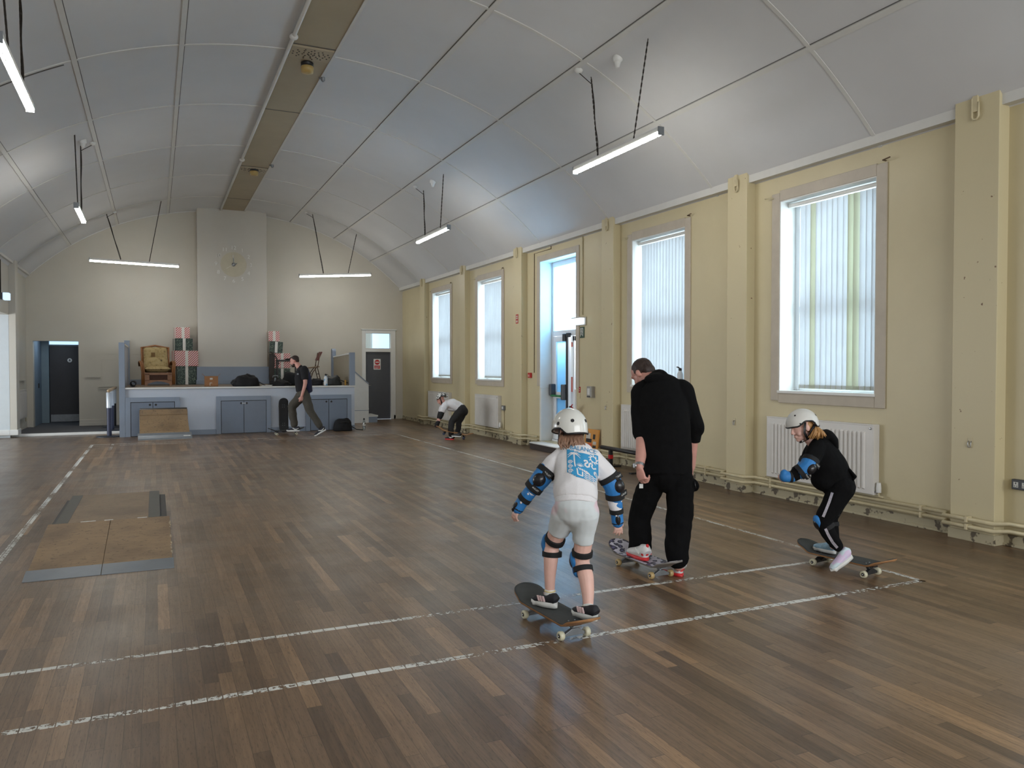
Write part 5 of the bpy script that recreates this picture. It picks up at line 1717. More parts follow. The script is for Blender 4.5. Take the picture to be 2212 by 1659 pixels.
def helmet(parent, c, f, u, rad, shell_m, trim_m, vents, front=96, ear=80, dip=108, back=106):
    R = frame(f, u)
    c = Vector(c)
    rx, ry, rz = rad

    def rim(ph):                                   # ph 0 front, PI back
        x = abs(ph) / PI
        keys = [(0, front), (0.28, front - 3), (0.46, ear), (0.58, ear + 2), (0.74, dip), (0.86, dip), (1.0, back)]
        for (a, va), (b, vb) in zip(keys, keys[1:]):
            if x <= b:
                t = (x - a) / (b - a)
                t = t * t * (3 - 2 * t)
                return math.radians(va + (vb - va) * t)
        return math.radians(back)

    def pt(th, ph, k=1.0):
        sx = math.sin(th) if th < PI / 2 else 1 - 0.25 * (1 - math.sin(th))
        return c + R @ Vector((rx * k * sx * math.sin(ph), ry * k * sx * math.cos(ph), rz * k * math.cos(th)))
    n, kk = 56, 18
    vs, fs = [c + R @ Vector((0, 0, rz))], []
    for i in range(1, kk + 1):
        for j in range(n):
            ph = -PI + 2 * PI * j / n
            vs.append(pt(rim(ph) * i / kk, ph))
    fs = [(0, 1 + j, 1 + (j + 1) % n) for j in range(n)]
    for i in range(kk - 1):
        for j in range(n):
            a, b = 1 + i * n + j, 1 + i * n + (j + 1) % n
            fs.append((a, a + n, b + n, b))
    m = MB(); m.smooth = True; m.add(vs, fs); m.smooth = False
    h = m.build('helmet', shell_m, parent)
    so = h.modifiers.new('shell', 'SOLIDIFY'); so.thickness, so.offset = 0.016, -1
    m = MB()
    pts = [pt(rim(-PI + 2 * PI * j / n), -PI + 2 * PI * j / n, 0.985) for j in range(n + 1)]
    m.tube(pts, 0.006, 6, caps=False); m.build('rim_trim', trim_m, h)
    for th, ph, r in vents:
        th, ph = math.radians(th), math.radians(ph)
        p = pt(th, ph, 1.0)
        nrm = (pt(th, ph, 1.1) - p).normalized()
        q = nrm.to_track_quat('Z', 'Y').to_matrix()
        m = MB(); m.lathe([(r, -0.004), (r, 0.0012), (r * 0.75, 0.0016)], p, 14, q); m.build('vent', M['black'], h)
    return h, R, pt, rim


def strap(parent, pts, r=(0.009, 0.003), name='chin_strap', mm=None, side=None):
    m = MB(); m.tube(pts, [r] * len(pts), 8, side); return m.build(name, mm or M['black'], parent)


def band(m, p, axis, r, ln, seg=20, side=None):
    """a short sleeve around a limb"""
    p, a = Vector(p), Vector(axis).normalized()
    m.tube([p - a * ln / 2, p - a * ln * 0.42, p + a * ln * 0.42, p + a * ln / 2], [r, r, r, r], seg, side)


def foot_outline(L, w, n=20):
    pts = []
    for k in range(n + 1):
        t = k / n
        hw = w * (0.36 + 0.14 * math.sin(PI * min(1, t * 1.15)) ** 2) if t < 0.85 else w * 0.44
        e = min(1.0, math.sqrt(max(0.0, 1 - ((t - 0.5) / 0.5) ** 8)))
        pts.append((L * (t - 0.22), hw * e))
    return pts + [(x, -y) for x, y in pts[::-1]]


def shoe(parent, heel, f, u, L, upper_m, sole_m, collar=0.085, sole_h=0.028, extras=None):
    """heel: point under the heel; f: toe direction; built as sole + rounded upper"""
    R = frame(f, u)
    hp = Vector(heel) + R @ Vector((0, 0.22 * L, 0))

    def P(x, y, z): return hp + R @ Vector((y, x, z))
    w = 0.37 * L
    m = MB()
    out = foot_outline(L, w)
    n = len(out)
    vs = [P(x * 0.97, y * 0.94, 0.0 + (0.012 if x > 0.7 * L else 0)) for x, y in out] + [P(x, y, sole_h * 0.5) for x, y in out] + [P(x * 0.99, y * 0.98, sole_h) for x, y in out]
    fs = [tuple(range(n))[::-1], tuple(range(2 * n, 3 * n))]
    for lv in (0, 1):
        fs += [(lv * n + i, lv * n + (i + 1) % n, (lv + 1) * n + (i + 1) % n, (lv + 1) * n + i) for i in range(n)]
    m.smooth = True; m.add(vs, fs); m.smooth = False
    m2 = MB()
    sec = [(-0.20, 0.16, 0.5, collar * 0.55), (-0.12, 0.17, 0.55, collar * 0.8), (0.0, 0.175, 0.5, collar * 0.72), (0.2, 0.18, 0.38, collar * 0.55), (0.42, 0.185, 0.3, collar * 0.42), (0.62, 0.17, 0.22, collar * 0.32), (0.73, 0.11, 0.16, collar * 0.22)]
    pts = [P(x * L, 0, sole_h * 0.7 + hh * 0.62) for x, _, _, hh in sec]
    m2.tube(pts, [(hw * L, hh * 0.75) for _, hw, _, hh in sec], 16, R @ Vector((1, 0, 0)))
    m2.tube([P(-0.04 * L, 0, sole_h), P(-0.05 * L, 0, collar + sole_h * 0.6)], [(0.14 * L, 0.15 * L), (0.125 * L, 0.13 * L)], 16, R @ Vector((1, 0, 0)))
    o = soft('shoe', m2, upper_m, parent, 0.0045, 5)
    m.build('sole', sole_m, o)
    return o, P


def decal(parent, PS, sd, x, z, hx, hz, mm, name, slant=0.0):
    """thin patch lying on the side (sd = -1 / 1) or heel (sd = 0) of a shoe"""
    bm = bmesh.new(); bm.from_mesh(parent.data); tr = BVHTree.FromBMesh(bm); bm.free()
    o = PS(0, 0, 0)
    d = (PS(0, -sd, 0) - o) if sd else (PS(1, 0, 0) - o)
    h = tr.ray_cast(PS(x, sd * 0.2, z) if sd else PS(x - 0.2, 0, z), d)
    if h[0] is None: return
    n = h[1] if h[1].dot(d) < 0 else -h[1]
    ax = ((PS(1, 0, slant) - o) if sd else (PS(0, 1, 0) - o))
    ax = (ax - n * ax.dot(n)).normalized()
    m = MB(); m.obox(h[0], ax, n.cross(ax), n, hx, hz, 0.0022)
    return m.build(name, mm, parent)


def on_surface(tree, p, d, off):
    h = tree.ray_cast(Vector(p), Vector(d))
    return (h[0] - Vector(d) * off) if h[0] is not None else None


skin = mat('fair_skin', (226, 182, 168), 0.5, var=0.05, vs=10)
skin_r = mat('flushed_fair_skin', (208, 154, 140), 0.5, var=0.07, vs=12)
for s_ in (skin, skin_r):
    b_ = s_.node_tree.nodes['Principled BSDF']
    b_.inputs['Subsurface Weight'].default_value = 0.08
    b_.inputs['Subsurface Radius'].default_value = (0.02, 0.008, 0.005)
blk = mat('black_sweat_cloth', (15, 15, 16), 0.95, var=0.2, vs=20, bump=0.15, bs=160, spec=0.15)
blk2 = mat('black_trouser_cloth', (14, 14, 15), 0.95, var=0.2, vs=20, bump=0.15, bs=160, spec=0.15)
wht = mat('white_sweat_cloth', (226, 224, 226), 0.85, var=0.02, vs=14, bump=0.12, bs=140)
blue = mat('bright_blue_pad', (44, 122, 190), 0.6, var=0.06, vs=20)
capk = mat('glossy_black_cap', (26, 26, 30), 0.25, var=0.2)
webk = mat('black_webbing', (20, 20, 22), 0.8, var=0.2, vs=40)
shell = mat('glossy_white_shell', (224, 224, 218), 0.22, var=0.02, coat=0.4)
ink = mat('blue_print_ink', (52, 146, 196), 0.7, var=0.05)
hairb = mat('brown_hair', (136, 104, 84), 0.5, var=0.35, vs=40, stretch=(1, 1, 0.1))
hairl = mat('dark_blond_hair', (170, 126, 76), 0.5, var=0.4, vs=40, stretch=(1, 1, 0.1))
haird = mat('dark_brown_hair', (50, 36, 30), 0.6, var=0.3, vs=60)
lipm = mat('lip_skin', (186, 104, 98), 0.5)


# ------------------------------------------------------------------ skateboards
def skateboard(name, lab, c, axis, deck_m, edge_m, wheel_m, truck_m, L=0.80, W=0.205, tilt=0.0, z=0.0, roll=0.0, wheel_w=0.033, riser=0.0):
    """local x along the board (nose +x); wheels touch z=0"""
    t = thing(name, lab, 'skateboard', c, math.atan2(axis[1], axis[0]), 'skateboards')
    t.rotation_euler[1] = -tilt
    t.rotation_euler[0] = roll
    R = 0.027
    zd = 0.094 + riser
    n, k = 40, 8
    top = []
    for i in range(n + 1):
        u = math.sin((-1 + 2 * i / n) * PI / 2)
        x = u * L / 2
        a = abs(x)
        lift = 0.0
        k0 = L / 2 - 0.165
        if a > k0:
            q = a - k0
            lift = q * q / 0.055 * 0.5 if q < 0.055 else 0.0275 + (q - 0.055) * 0.36
        e = max(0.0, 1 - max(0.0, (abs(u) - 0.74) / 0.26) ** 2.3)
        hw = W / 2 * math.sqrt(e)
        row = []
        for j in range(k + 1):
            v = -1 + 2 * j / k
            row.append((x, v * hw, zd + lift + 0.006 * v * v))
        top.append(row)
    vs = [p for r in top for p in r] + [(p[0], p[1], p[2] - 0.011) for r in top for p in r]
    q = k + 1
    o2 = (n + 1) * q
    ft, fb, fe = [], [], []
    for i in range(n):
        for j in range(k):
            a = i * q + j
            ft.append((a, a + q, a + q + 1, a + 1))
            fb.append((o2 + a, o2 + a + 1, o2 + a + q + 1, o2 + a + q))
        fe.append((i * q, o2 + i * q, o2 + (i + 1) * q, (i + 1) * q))
        a = i * q + k
        fe.append((a, a + q, o2 + a + q, o2 + a))
    for j in range(k):
        fe.append((j, j + 1, o2 + j + 1, o2 + j))
        a = n * q + j
        fe.append((a, o2 + a, o2 + a + 1, a + 1))
    m = MB(); m.smooth = True
    m.add(vs, fb + fe)
    dk = m.build('deck', edge_m, t)
    m = MB(); m.smooth = True
    m.add([(p[0] * 0.996, p[1] * 0.985, p[2] + 0.0012) for r in top for p in r] + [(p[0] * 0.996, p[1] * 0.985, p[2] - 0.001) for r in top for p in r], ft + [tuple(reversed(f)) for f in fb] + fe)
    m.build('grip_top', deck_m, dk)
    for s in (-1, 1):
        xt = s * 0.215
        for sx in (-1, 1):
            for sy in (-1, 1):
                m = MB(); m.lathe([(0.005, 0), (0.005, 0.0022), (0.003, 0.003)], (xt + sx * 0.024 * s * s, sy * 0.021, zd + 0.0012), 8); m.build('bolt', M['metal'], dk)
        m = MB()
        m.box(xt - 0.04, -0.027, zd - 0.020, xt + 0.04, 0.027, zd - 0.010)
        m.tube([(xt - s * 0.022, 0, zd - 0.02), (xt - s * 0.006, 0, R + 0.012)], [0.02, 0.013], 10)
        m.prism([(-0.066, R - 0.008), (0.066, R - 0.008), (0.066, R + 0.008), (0.02, R + 0.032), (-0.02, R + 0.032), (-0.066, R + 0.008)], 'x', xt - 0.012, xt + 0.012)
        m.tube([(xt, -0.104, R), (xt, 0.104, R)], 0.0045, 8)
        tr = m.build('truck', truck_m, t, bevel=0.002)
        for sy in (-1, 1):
            yc = sy * 0.086
            m = MB()
            Ry = Matrix.Rotation(-PI / 2 * sy, 3, 'X')
            w2 = wheel_w / 2
            m.lathe([(0.012, -w2), (R - 0.006, -w2), (R - 0.001, -w2 + 0.005), (R, 0), (R - 0.001, w2 - 0.005), (R - 0.007, w2), (0.013, w2 - 0.003)], (xt, yc, R), 22, Ry)
            wh = m.build('wheel', wheel_m, tr)
            m = MB(); m.lathe([(0.012, w2 - 0.006), (0.011, w2 - 0.001), (0.0045, w2)], (xt, yc, R), 14, Ry); m.build('bearing', M['black'], wh)
            m = MB(); m.lathe([(0.005, w2 - 0.004), (0.005, w2 + 0.004), (0.002, w2 + 0.006)], (xt, yc, R), 8, Ry); m.build('axle_nut', M['metal'], wh)
    return t


grip = mat('worn_grip_tape', (66, 68, 67), 0.85, var=0.2, vs=5, bump=0.2, bs=400)
maple = mat('maple_edge', (168, 124, 84), 0.5, var=0.12, vs=20)
cream_w = mat('cream_urethane', (210, 206, 180), 0.35, var=0.03)
tan_w = mat('tan_urethane', (188, 162, 112), 0.35, var=0.04)
leop = leopard_mat('leopard_print_grip')
skateboard('skateboard', 'charcoal skateboard with a maple edge under the child in the white sweatshirt', (2.148, 4.07, 0.001), (-0.02, 0.444), grip, maple, cream_w, M['steel'])
skateboard('skateboard', 'leopard print skateboard with tan wheels under the man in black', (3.355, 4.915, 0.001), (-0.007, 0.438), leop, mat('grey_ply_edge', (132, 128, 124), 0.5), tan_w, M['steel'])
skateboard('skateboard', 'charcoal skateboard under the girl in the black hoodie', (4.762, 4.30, 0.001), (-0.056, 0.406), grip, maple, cream_w, mat('dark_truck_metal', (62, 64, 66), 0.45, 0.5))
skateboard('skateboard', 'black skateboard under the walking man by the stage', (2.70, 18.2, 0.001), (1, 0.02), grip, M['black'], cream_w, M['dark_grey'])
sb = skateboard('skateboard', 'natural maple skateboard with dark blue wheels tipped up by the bending boy', (5.78, 15.58, 0.052), (-0.909, 0.417), maple, maple, mat('dark_blue_urethane', (44, 56, 88), 0.4), M['black'], tilt=math.radians(12))
sl = skateboard('skateboard', 'black grip-topped skateboard leaning upright on the stage front', (2.735, 18.93, 0.405), (1, 0), mat('black_grip', (44, 43, 44), 0.9, var=0.2), M['black'], cream_w, M['dark_grey'], W=0.215)
sl.rotation_euler = (0, math.radians(-86), 0)
sl.rotation_euler = Matrix(((0, 1, 0), (0.08, 0, 1), (1, 0, -0.08))).transposed().inverted().to_euler() if False else (Matrix(((0, -1, 0), (0.07, 0, -1), (1, 0, 0.07))).normalized().to_euler())


# ------------------------------------------------------------------ child in the white sweatshirt
D = 4.60
p1 = thing('person', 'child in white helmet and white printed sweatshirt riding a skateboard, seen from behind', 'person', (2.15, 4.07, 0.105))
o1 = Vector((2.15, 4.07, 0.105))


def A(px, py, dd=0.0): return at(px, py, D + dd)


n_back = -FW                                    # towards the camera
fwd1 = (FW * 0.85 - RT * 0.5).normalized()
hipL, hipR = A(1222, 1108, -0.02), A(1264, 1108, -0.07)
kneL, kneR = A(1192, 1178, 0.11), A(1255, 1212, 0.0)
ankL, ankR = A(1188, 1278, 0.10), A(1271, 1312, -0.12)
shL, shR = A(1208, 986, 0.13), A(1291, 993, 0.08)
elL, elR = A(1167, 1036, 0.10), A(1326, 1050, 0.08)
wrL, wrR = A(1124, 1089, 0.14), A(1333, 1118, 0.12)
m = MB(o1)
P1, R1 = head(m, A(1232, 925, 0.20), fwd1 + Vector((0, 0, -0.25)), (0.05, 0.25, 1), 0.9)
limb(m, [A(1238, 950, 0.17), A(1242, 975, 0.13)], [0.045, 0.05])
limb(m, [A(1243, 985, 0.11), A(1244, 1030, 0.04), A(1244, 1085, -0.05)], [(0.10, 0.07), (0.11, 0.08), (0.11, 0.085)], side=RT)
limb(m, [shL, elL, wrL], [0.036, 0.034, 0.026]); limb(m, [shR, elR, wrR], [0.036, 0.034, 0.026])
hand(m, A(1121, 1094, 0.14), A(1111, 1113, 0.15) - A(1121, 1094, 0.14), FW * 0.5 + RT * 0.85, -1, 0.125, (16, 20, 18), 10)
hand(m, A(1334, 1123, 0.12), A(1336, 1146, 0.13) - A(1334, 1123, 0.12), FW * 0.9 - RT * 0.25, 1, 0.125, (12, 16, 14), 10)
limb(m, [hipL, A(1206, 1145, 0.05), kneL], [0.058, 0.056, 0.048]); limb(m, [kneL, A(1190, 1205, 0.09), A(1188, 1240, 0.095), ankL], [0.046, 0.045, 0.036, 0.028])
limb(m, [hipR, A(1261, 1165, -0.02), kneR], [0.058, 0.055, 0.050]); limb(m, [kneR, A(1266, 1245, -0.055), A(1270, 1280, -0.09), ankR], [0.048, 0.046, 0.037, 0.028])
body = soft('body', m, skin, p1, 0.0045, 4)
sz = 0.105
heL, toL = onz(1204, 1314, sz), onz(1157, 1304, sz)
heR, toR = onz(1290, 1342, sz + 0.010), onz(1254, 1331, sz + 0.010)
dkn = mat('black_mesh_shoe', (28, 28, 34), 0.7, var=0.2)
for ank, he, to, nm in ((ankL, heL, toL, 'l'), (ankR, heR, toR, 'r')):
    dv = (to - he); dv.z = 0
    sh, PS = shoe(p1, he - o1, dv, (0, 0, 1), 0.185, dkn, M['white'], 0.062, 0.032)
    m = MB()                                     # three pale stripes on the visible side
    for q in range(3):
        for sd in (-1, 1):
            xx = 0.035 + q * 0.018
            m.obox(PS(xx, sd * 0.0365, 0.052), PS(1, 0, 0) - PS(0, 0, 0), PS(0, 0, 1) - PS(-0.35, 0, 0), PS(0, 1, 0) - PS(0, 0, 0), 0.0055, 0.016, 0.004)
    m.build('stripe', mat('pale_pink_stripe', (220, 190, 188), 0.6), sh)
    m = MB(o1); limb(m, [ank - Vector((0, 0, 0.045)), ank + Vector((0, 0, 0.004))], [0.034, 0.033]); sk = soft('sock', m, M['white'], p1, 0.004, 2)
    m = MB(o1); band(m, ank + Vector((0, 0, 0.006)), (0, 0, 1), 0.0345, 0.006); m.build('sock_hem', mat('pale_yellow_hem', (222, 200, 140), 0.8), sk)
# shorts
tie = blotch_mat('pastel_tie_dye', (208, 214, 216), (222, 196, 204), 3.2, 0.54, 0.85, (216, 226, 220), 0.70)
m = MB(o1)
limb(m, [A(1245, 1076, -0.05), A(1244, 1092, -0.055), A(1244, 1112, -0.045), A(1243, 1134, -0.02)], [(0.120, 0.10), (0.128, 0.110), (0.118, 0.095), (0.05, 0.05)], 20, RT)
m.ball(A(1229, 1106, -0.055), (0.070, 0.082, 0.080)); m.ball(A(1261, 1106, -0.07), (0.068, 0.082, 0.080))
limb(m, [hipL, A(1211, 1133, 0.03)], [0.088, 0.072]); m.tube([A(1214, 1127, 0.02), A(1205, 1149, 0.06)], [0.074, 0.066], 18)
limb(m, [hipR, A(1261, 1150, -0.03)], [0.086, 0.068]); m.tube([A(1261, 1140, -0.04), A(1259.5, 1172, -0.02)], [0.069, 0.062], 18)
so_ = soft('shorts', m, tie, p1, 0.005, 22, 0.0025, 14)
# sweatshirt
m = MB(o1)
limb(m, [A(1241, 962, 0.15), A(1243, 972, 0.135), A(1245, 990, 0.10), A(1245, 1030, 0.03), A(1244, 1062, -0.03), A(1244, 1081, -0.055)],
     [(0.066, 0.062), (0.105, 0.078), (0.128, 0.098), (0.130, 0.108), (0.133, 0.112), (0.124, 0.106)], 24, RT, False)
for sh_, el_, wr_ in ((shL, elL, wrL), (shR, elR, wrR)):
    limb(m, [sh_.lerp(A(1245, 985, 0.11), 0.25), sh_.lerp(el_, 0.5), el_.lerp(sh_, 0.12)], [0.066, 0.062, 0.052])
    limb(m, [el_.lerp(sh_, 0.15), el_, wr_.lerp(el_, 0.1)], [0.047, 0.043, 0.034])
sw = soft('sweatshirt', m, wht, p1, 0.0055, 4, 0.011, 9, (1, 1, 0.8))
m = MB(o1); m.tube([A(1244, 1077, -0.050), A(1244, 1090, -0.064)], [(0.123, 0.106), (0.119, 0.103)], 32, RT); m.tube([A(1241, 963, 0.145), A(1240, 957, 0.158)], [(0.062, 0.056), (0.056, 0.05)], 24, RT)
hm = soft('ribbed_hem', m, wht, p1, 0.005, 3, 0.0015, 25, (1, 1, 0.2))
# print across the back, laid onto the cloth
bm = bmesh.new(); bm.from_mesh(sw.data); tree = BVHTree.FromBMesh(bm); bm.free()
pc = A(1259, 1007, 0.0) - o1
ex = (A(1297, 1010, 0.02) - A(1221, 1000, 0.05)).normalized()
ez = (A(1257, 975, 0.12) - A(1259, 1040, 0.02)).normalized()
nb = ex.cross(ez).normalized()
if nb.dot(FW) > 0: nb = -nb


def cast(u, v, off):
    p = pc + ex * u + ez * v + nb * 0.5
    q = on_surface(tree, p, -nb, off)
    return q


def lay(name, polys, off, mm, parent):
    m = MB(); m.smooth = True
    for quad in polys:
        q = [cast(u, v, off) for u, v in quad]
        if all(p is not None for p in q): m.add(q, [tuple(range(len(q)))])
    return m.build(name, mm, parent, recalc=False)


def stroke(pts, w, close=False):
    out, L_, R_ = [], [], []
    pp = []
    for a, b in zip(pts, pts[1:]):
        n = max(1, int(math.hypot(b[0] - a[0], b[1] - a[1]) / 0.006))
        pp += [(a[0] + (b[0] - a[0]) * k / n, a[1] + (b[1] - a[1]) * k / n) for k in range(n)]
    pp.append(pts[-1])
    n = len(pp)
    for i, p in enumerate(pp):
        a, b = pp[max(0, i - 1)], pp[min(n - 1, i + 1)]
        dx, dy = b[0] - a[0], b[1] - a[1]
        l = math.hypot(dx, dy) or 1
        ww = w(i / max(1, n - 1)) if callable(w) else w
        L_.append((p[0] - dy / l * ww / 2, p[1] + dx / l * ww / 2))
        R_.append((p[0] + dy / l * ww / 2, p[1] - dx / l * ww / 2))
    return [[L_[i], R_[i], R_[i + 1], L_[i + 1]] for i in range(n - 1)]


cells = []
nx, ny = 30, 28
HW, HT, HB = 0.094, 0.076, -0.105


def inside(u, v):
    top = HT + 0.010 * math.cos((u + HW) / HW * PI * 0.9)
    bot = HB + max(0, (-0.035 - u)) * 0.55 + max(0, (u - 0.055)) * 0.9
    return bot < v < top


for i in range(nx):
    for j in range(ny):
        u0, u1 = -HW + 2 * HW * i / nx, -HW + 2 * HW * (i + 1) / nx
        v0, v1 = HB + (HT + 0.012 - HB) * j / ny, HB + (HT + 0.012 - HB) * (j + 1) / ny
        if inside((u0 + u1) / 2, (v0 + v1) / 2): cells.append([(u0, v0), (u1, v0), (u1, v1), (u0, v1)])
pr = lay('printed_picture', cells, 0.003, ink, sw)
W_ = []
W_ += stroke([(-0.052, 0.062), (-0.050, 0.0), (-0.046, -0.035)], 0.008)
for a in (15, 50, 88, 130, 165, 200, -20):
    a = math.radians(a)
    W_ += stroke([(-0.052 + 0.040 * k / 5 * math.cos(a), 0.058 + 0.030 * k / 5 * math.sin(a) - 0.02 * (k / 5) ** 2) for k in range(6)], lambda t: 0.009 * (1 - 0.75 * t))
for cy in (-0.005, -0.037, -0.068):
    W_ += stroke([(-0.075 + 0.015 * (1 - k / 26) * math.cos(k * 0.5), cy + 0.015 * (1 - k / 26) * math.sin(k * 0.5)) for k in range(24)], 0.0042)
W_ += stroke([(0.008 + 0.0, 0.012), (0.012, 0.020), (0.024, 0.020), (0.028, 0.010), (0.014, 0.0), (0.012, -0.012), (0.024, -0.02), (0.036, -0.014), (0.038, 0.004), (0.046, 0.014), (0.056, 0.008), (0.052, -0.008), (0.060, -0.018), (0.072, -0.010), (0.080, 0.0)], lambda t: 0.010 * (1 - 0.6 * max(0, t - 0.5)))
sun = (0.064, 0.046)
W_ += stroke([(sun[0] + 0.018 * math.cos(k * PI / 10), sun[1] + 0.018 * math.sin(k * PI / 10)) for k in range(21)], 0.006)
for k in range(9):
    a = 2 * PI * k / 9
    W_ += stroke([(sun[0] + 0.021 * math.cos(a), sun[1] + 0.021 * math.sin(a)), (sun[0] + 0.031 * math.cos(a + 0.35), sun[1] + 0.031 * math.sin(a + 0.35))], lambda t: 0.008 * (1 - 0.8 * t))
for a in (20, 45, 70, 95, 120, 145, 165):
    a = math.radians(a)
    W_ += stroke([(-0.016, -0.028), (-0.016 + 0.026 * math.cos(a), -0.028 + 0.026 * math.sin(a))], lambda t: 0.005 * (1 - 0.7 * t))
for k in range(4):
    v0 = -0.058 - 0.013 * k
    W_ += stroke([(0.005 + 0.07 * q / 16, v0 - 0.02 * q / 16 + 0.0032 * math.sin(q * 1.3)) for q in range(17)], 0.0055)
for k in range(5):
    W_ += stroke([(-0.03 + 0.012 * k, -0.036 - 0.003 * k), (-0.016 + 0.014 * k, -0.052 - 0.003 * k)], 0.005)
W_ += stroke([(-0.036, -0.045), (-0.032, -0.085), (-0.004, -0.09), (-0.004, -0.06)], 0.008)
W_ += stroke([(0.074 + 0.012 * math.cos(k * 0.5) * (1 - k / 30), -0.045 + 0.016 * math.sin(k * 0.5) * (1 - k / 30)) for k in range(22)], 0.0045)
lay('white_motif', W_, 0.0042, wht, pr)
tx = text_mesh('·BALANCE·', 0.044, 0.0, ink, 'lettering', sw, Matrix.Identity(4))
for v in tx.data.vertices:
    u_, v_ = v.co.x * 0.82 + 0.004, v.co.y + 0.103 - 0.006 * math.sin((v.co.x + 0.1) / 0.2 * PI)
    q = cast(u_, v_, 0.004)
    if q is not None: v.co = q
# helmet, straps and hair
hc = A(1230.5, 924, 0.185) - o1
h1, HR, hpt, hrim = helmet(p1, hc, fwd1 + Vector((0, 0, -0.22)), (0.03, 0.2, 1), (0.104, 0.124, 0.122), shell, M['black'],
                           [(78, -152, 0.011), (80, -103, 0.011), (78, 152, 0.011), (62, 25, 0.011), (62, -25, 0.011)], 98, 92, 116, 116)
for sd in (-1, 1):
    strap(h1, [hpt(math.radians(92), sd * math.radians(105), 0.93), hc + HR @ Vector((sd * 0.075, 0.03, -0.09)), hc + HR @ Vector((0.0, 0.07, -0.125))], (0.010, 0.003))
    strap(h1, [hpt(math.radians(100), sd * math.radians(140), 0.93), hc + HR @ Vector((sd * 0.078, 0.0, -0.07)), hc + HR @ Vector((sd * 0.07, 0.03, -0.09))], (0.009, 0.003))
m = MB(o1)
rnd = random.Random(5)
for k in range(46):
    x0 = 1207 + 52 * (k % 23) / 22
    dp = 0.115 - 0.03 * (k // 23)
    ln = rnd.uniform(-5, 6) + max(0, (k % 23) - 13) * 1.6
    m.tube([A(x0 * 0.8 + 248, 937, dp + 0.055), A(x0 * 0.9 + 124, 947, dp + 0.01), A(x0 + 1.5 + rnd.uniform(-2, 3), 956 + ln * 0.4, 0.078 - 0.02 * (k // 23)), A(x0 + 2 + rnd.uniform(-4, 7), 966 + ln, 0.050)], [0.010, 0.010, 0.008, 0.002], 7)
m.build('hair', hairb, p1)


def elbow_pad(parent, sh_, el_, wr_, out, o, text=True, k=1.0):
    """blue pad with a black cap on the outside of the elbow and two black straps"""
    out = Vector(out)
    up_, lo_ = (sh_ - el_).normalized(), (wr_ - el_).normalized()
    ax = (lo_ - up_).normalized()
    out = (out - ax * out.dot(ax)).normalized()
    m = MB(o); limb(m, [el_ + up_ * 0.062, el_, el_ + lo_ * 0.062], [0.061 * k, 0.060 * k, 0.053 * k])
    pad = soft('elbow_pad', m, blue, parent, 0.005, 3)
    m = MB(o); q = frame(ax, out); m.ball(el_ + out * 0.036 * k, (0.040 * k, 0.046 * k, 0.038 * k), 18, 12, q); m.build('cap', capk, pad)
    for s_, dvec, rr in ((0.058 * k, up_, 0.064 * k), (0.060 * k, lo_, 0.058 * k)):
        m = MB(o); band(m, el_ + dvec * s_, dvec, rr, 0.034, 22)
        m.obox(el_ + dvec * s_ + out * rr * 0.9 - ax.cross(out) * 0.02, ax.cross(out), dvec, out, 0.030, 0.017, 0.005)
        st_ = m.build('pad_strap', webk, pad)
        if text:
            zax = out
            xax = ax.cross(out).normalized()
            if xax.dot(RT) < 0: xax = -xax
            yax = zax.cross(xax)
            mt = Matrix.Translation(el_ + dvec * s_ + out * (rr * 0.9 + 0.0065) - ax.cross(out) * 0.02 - o) @ Matrix((xax, yax, zax)).transposed().to_4x4()
            text_mesh('BULLET', 0.014, 0.0004, M['white'], 'strap_lettering', st_, mt)
    return pad


def wrist_guard(parent, el_, wr_, knuckle, palm_n, o):
    dv = (wr_ - el_).normalized()
    m = MB(o); limb(m, [wr_ - dv * 0.095, wr_ - dv * 0.01, wr_.lerp(knuckle, 0.6)], [0.042, 0.037, 0.037])
    g = soft('wrist_guard', m, blue, parent, 0.0045, 3)
    m = MB(o); band(m, wr_ - dv * 0.045, dv, 0.043, 0.03); m.build('guard_strap', webk, g)
    m = MB(o); band(m, wr_.lerp(knuckle, 0.45), (knuckle - wr_), 0.036, 0.028); m.build('guard_strap', webk, g)
    m = MB(o); pn = Vector(palm_n).normalized()
    m.ball(wr_.lerp(knuckle, 0.2) - pn * 0.022, (0.02, 0.045, 0.02), 14, 8, frame(dv, pn)); m.build('splint', capk, g)
    for s_ in (0.09, 0.02):
        m = MB(o); m.ball(wr_ - dv * s_ - FW * 0.031 - RT * 0.008, (0.014, 0.008, 0.009), 10, 6, frame(RT, UP)); m.build('sleeve_gap', wht, g)
    return g


elbow_pad(p1, shL, elL, wrL, -FW * 0.9 - RT * 0.15 + UP * 0.1, o1)
elbow_pad(p1, shR, elR, wrR, -FW * 0.75 + RT * 0.65, o1)
wrist_guard(p1, elL, wrL, A(1116, 1104, 0.145), FW * 0.5 + RT * 0.8, o1)
wrist_guard(p1, elR, wrR, A(1335, 1134, 0.125), FW, o1)


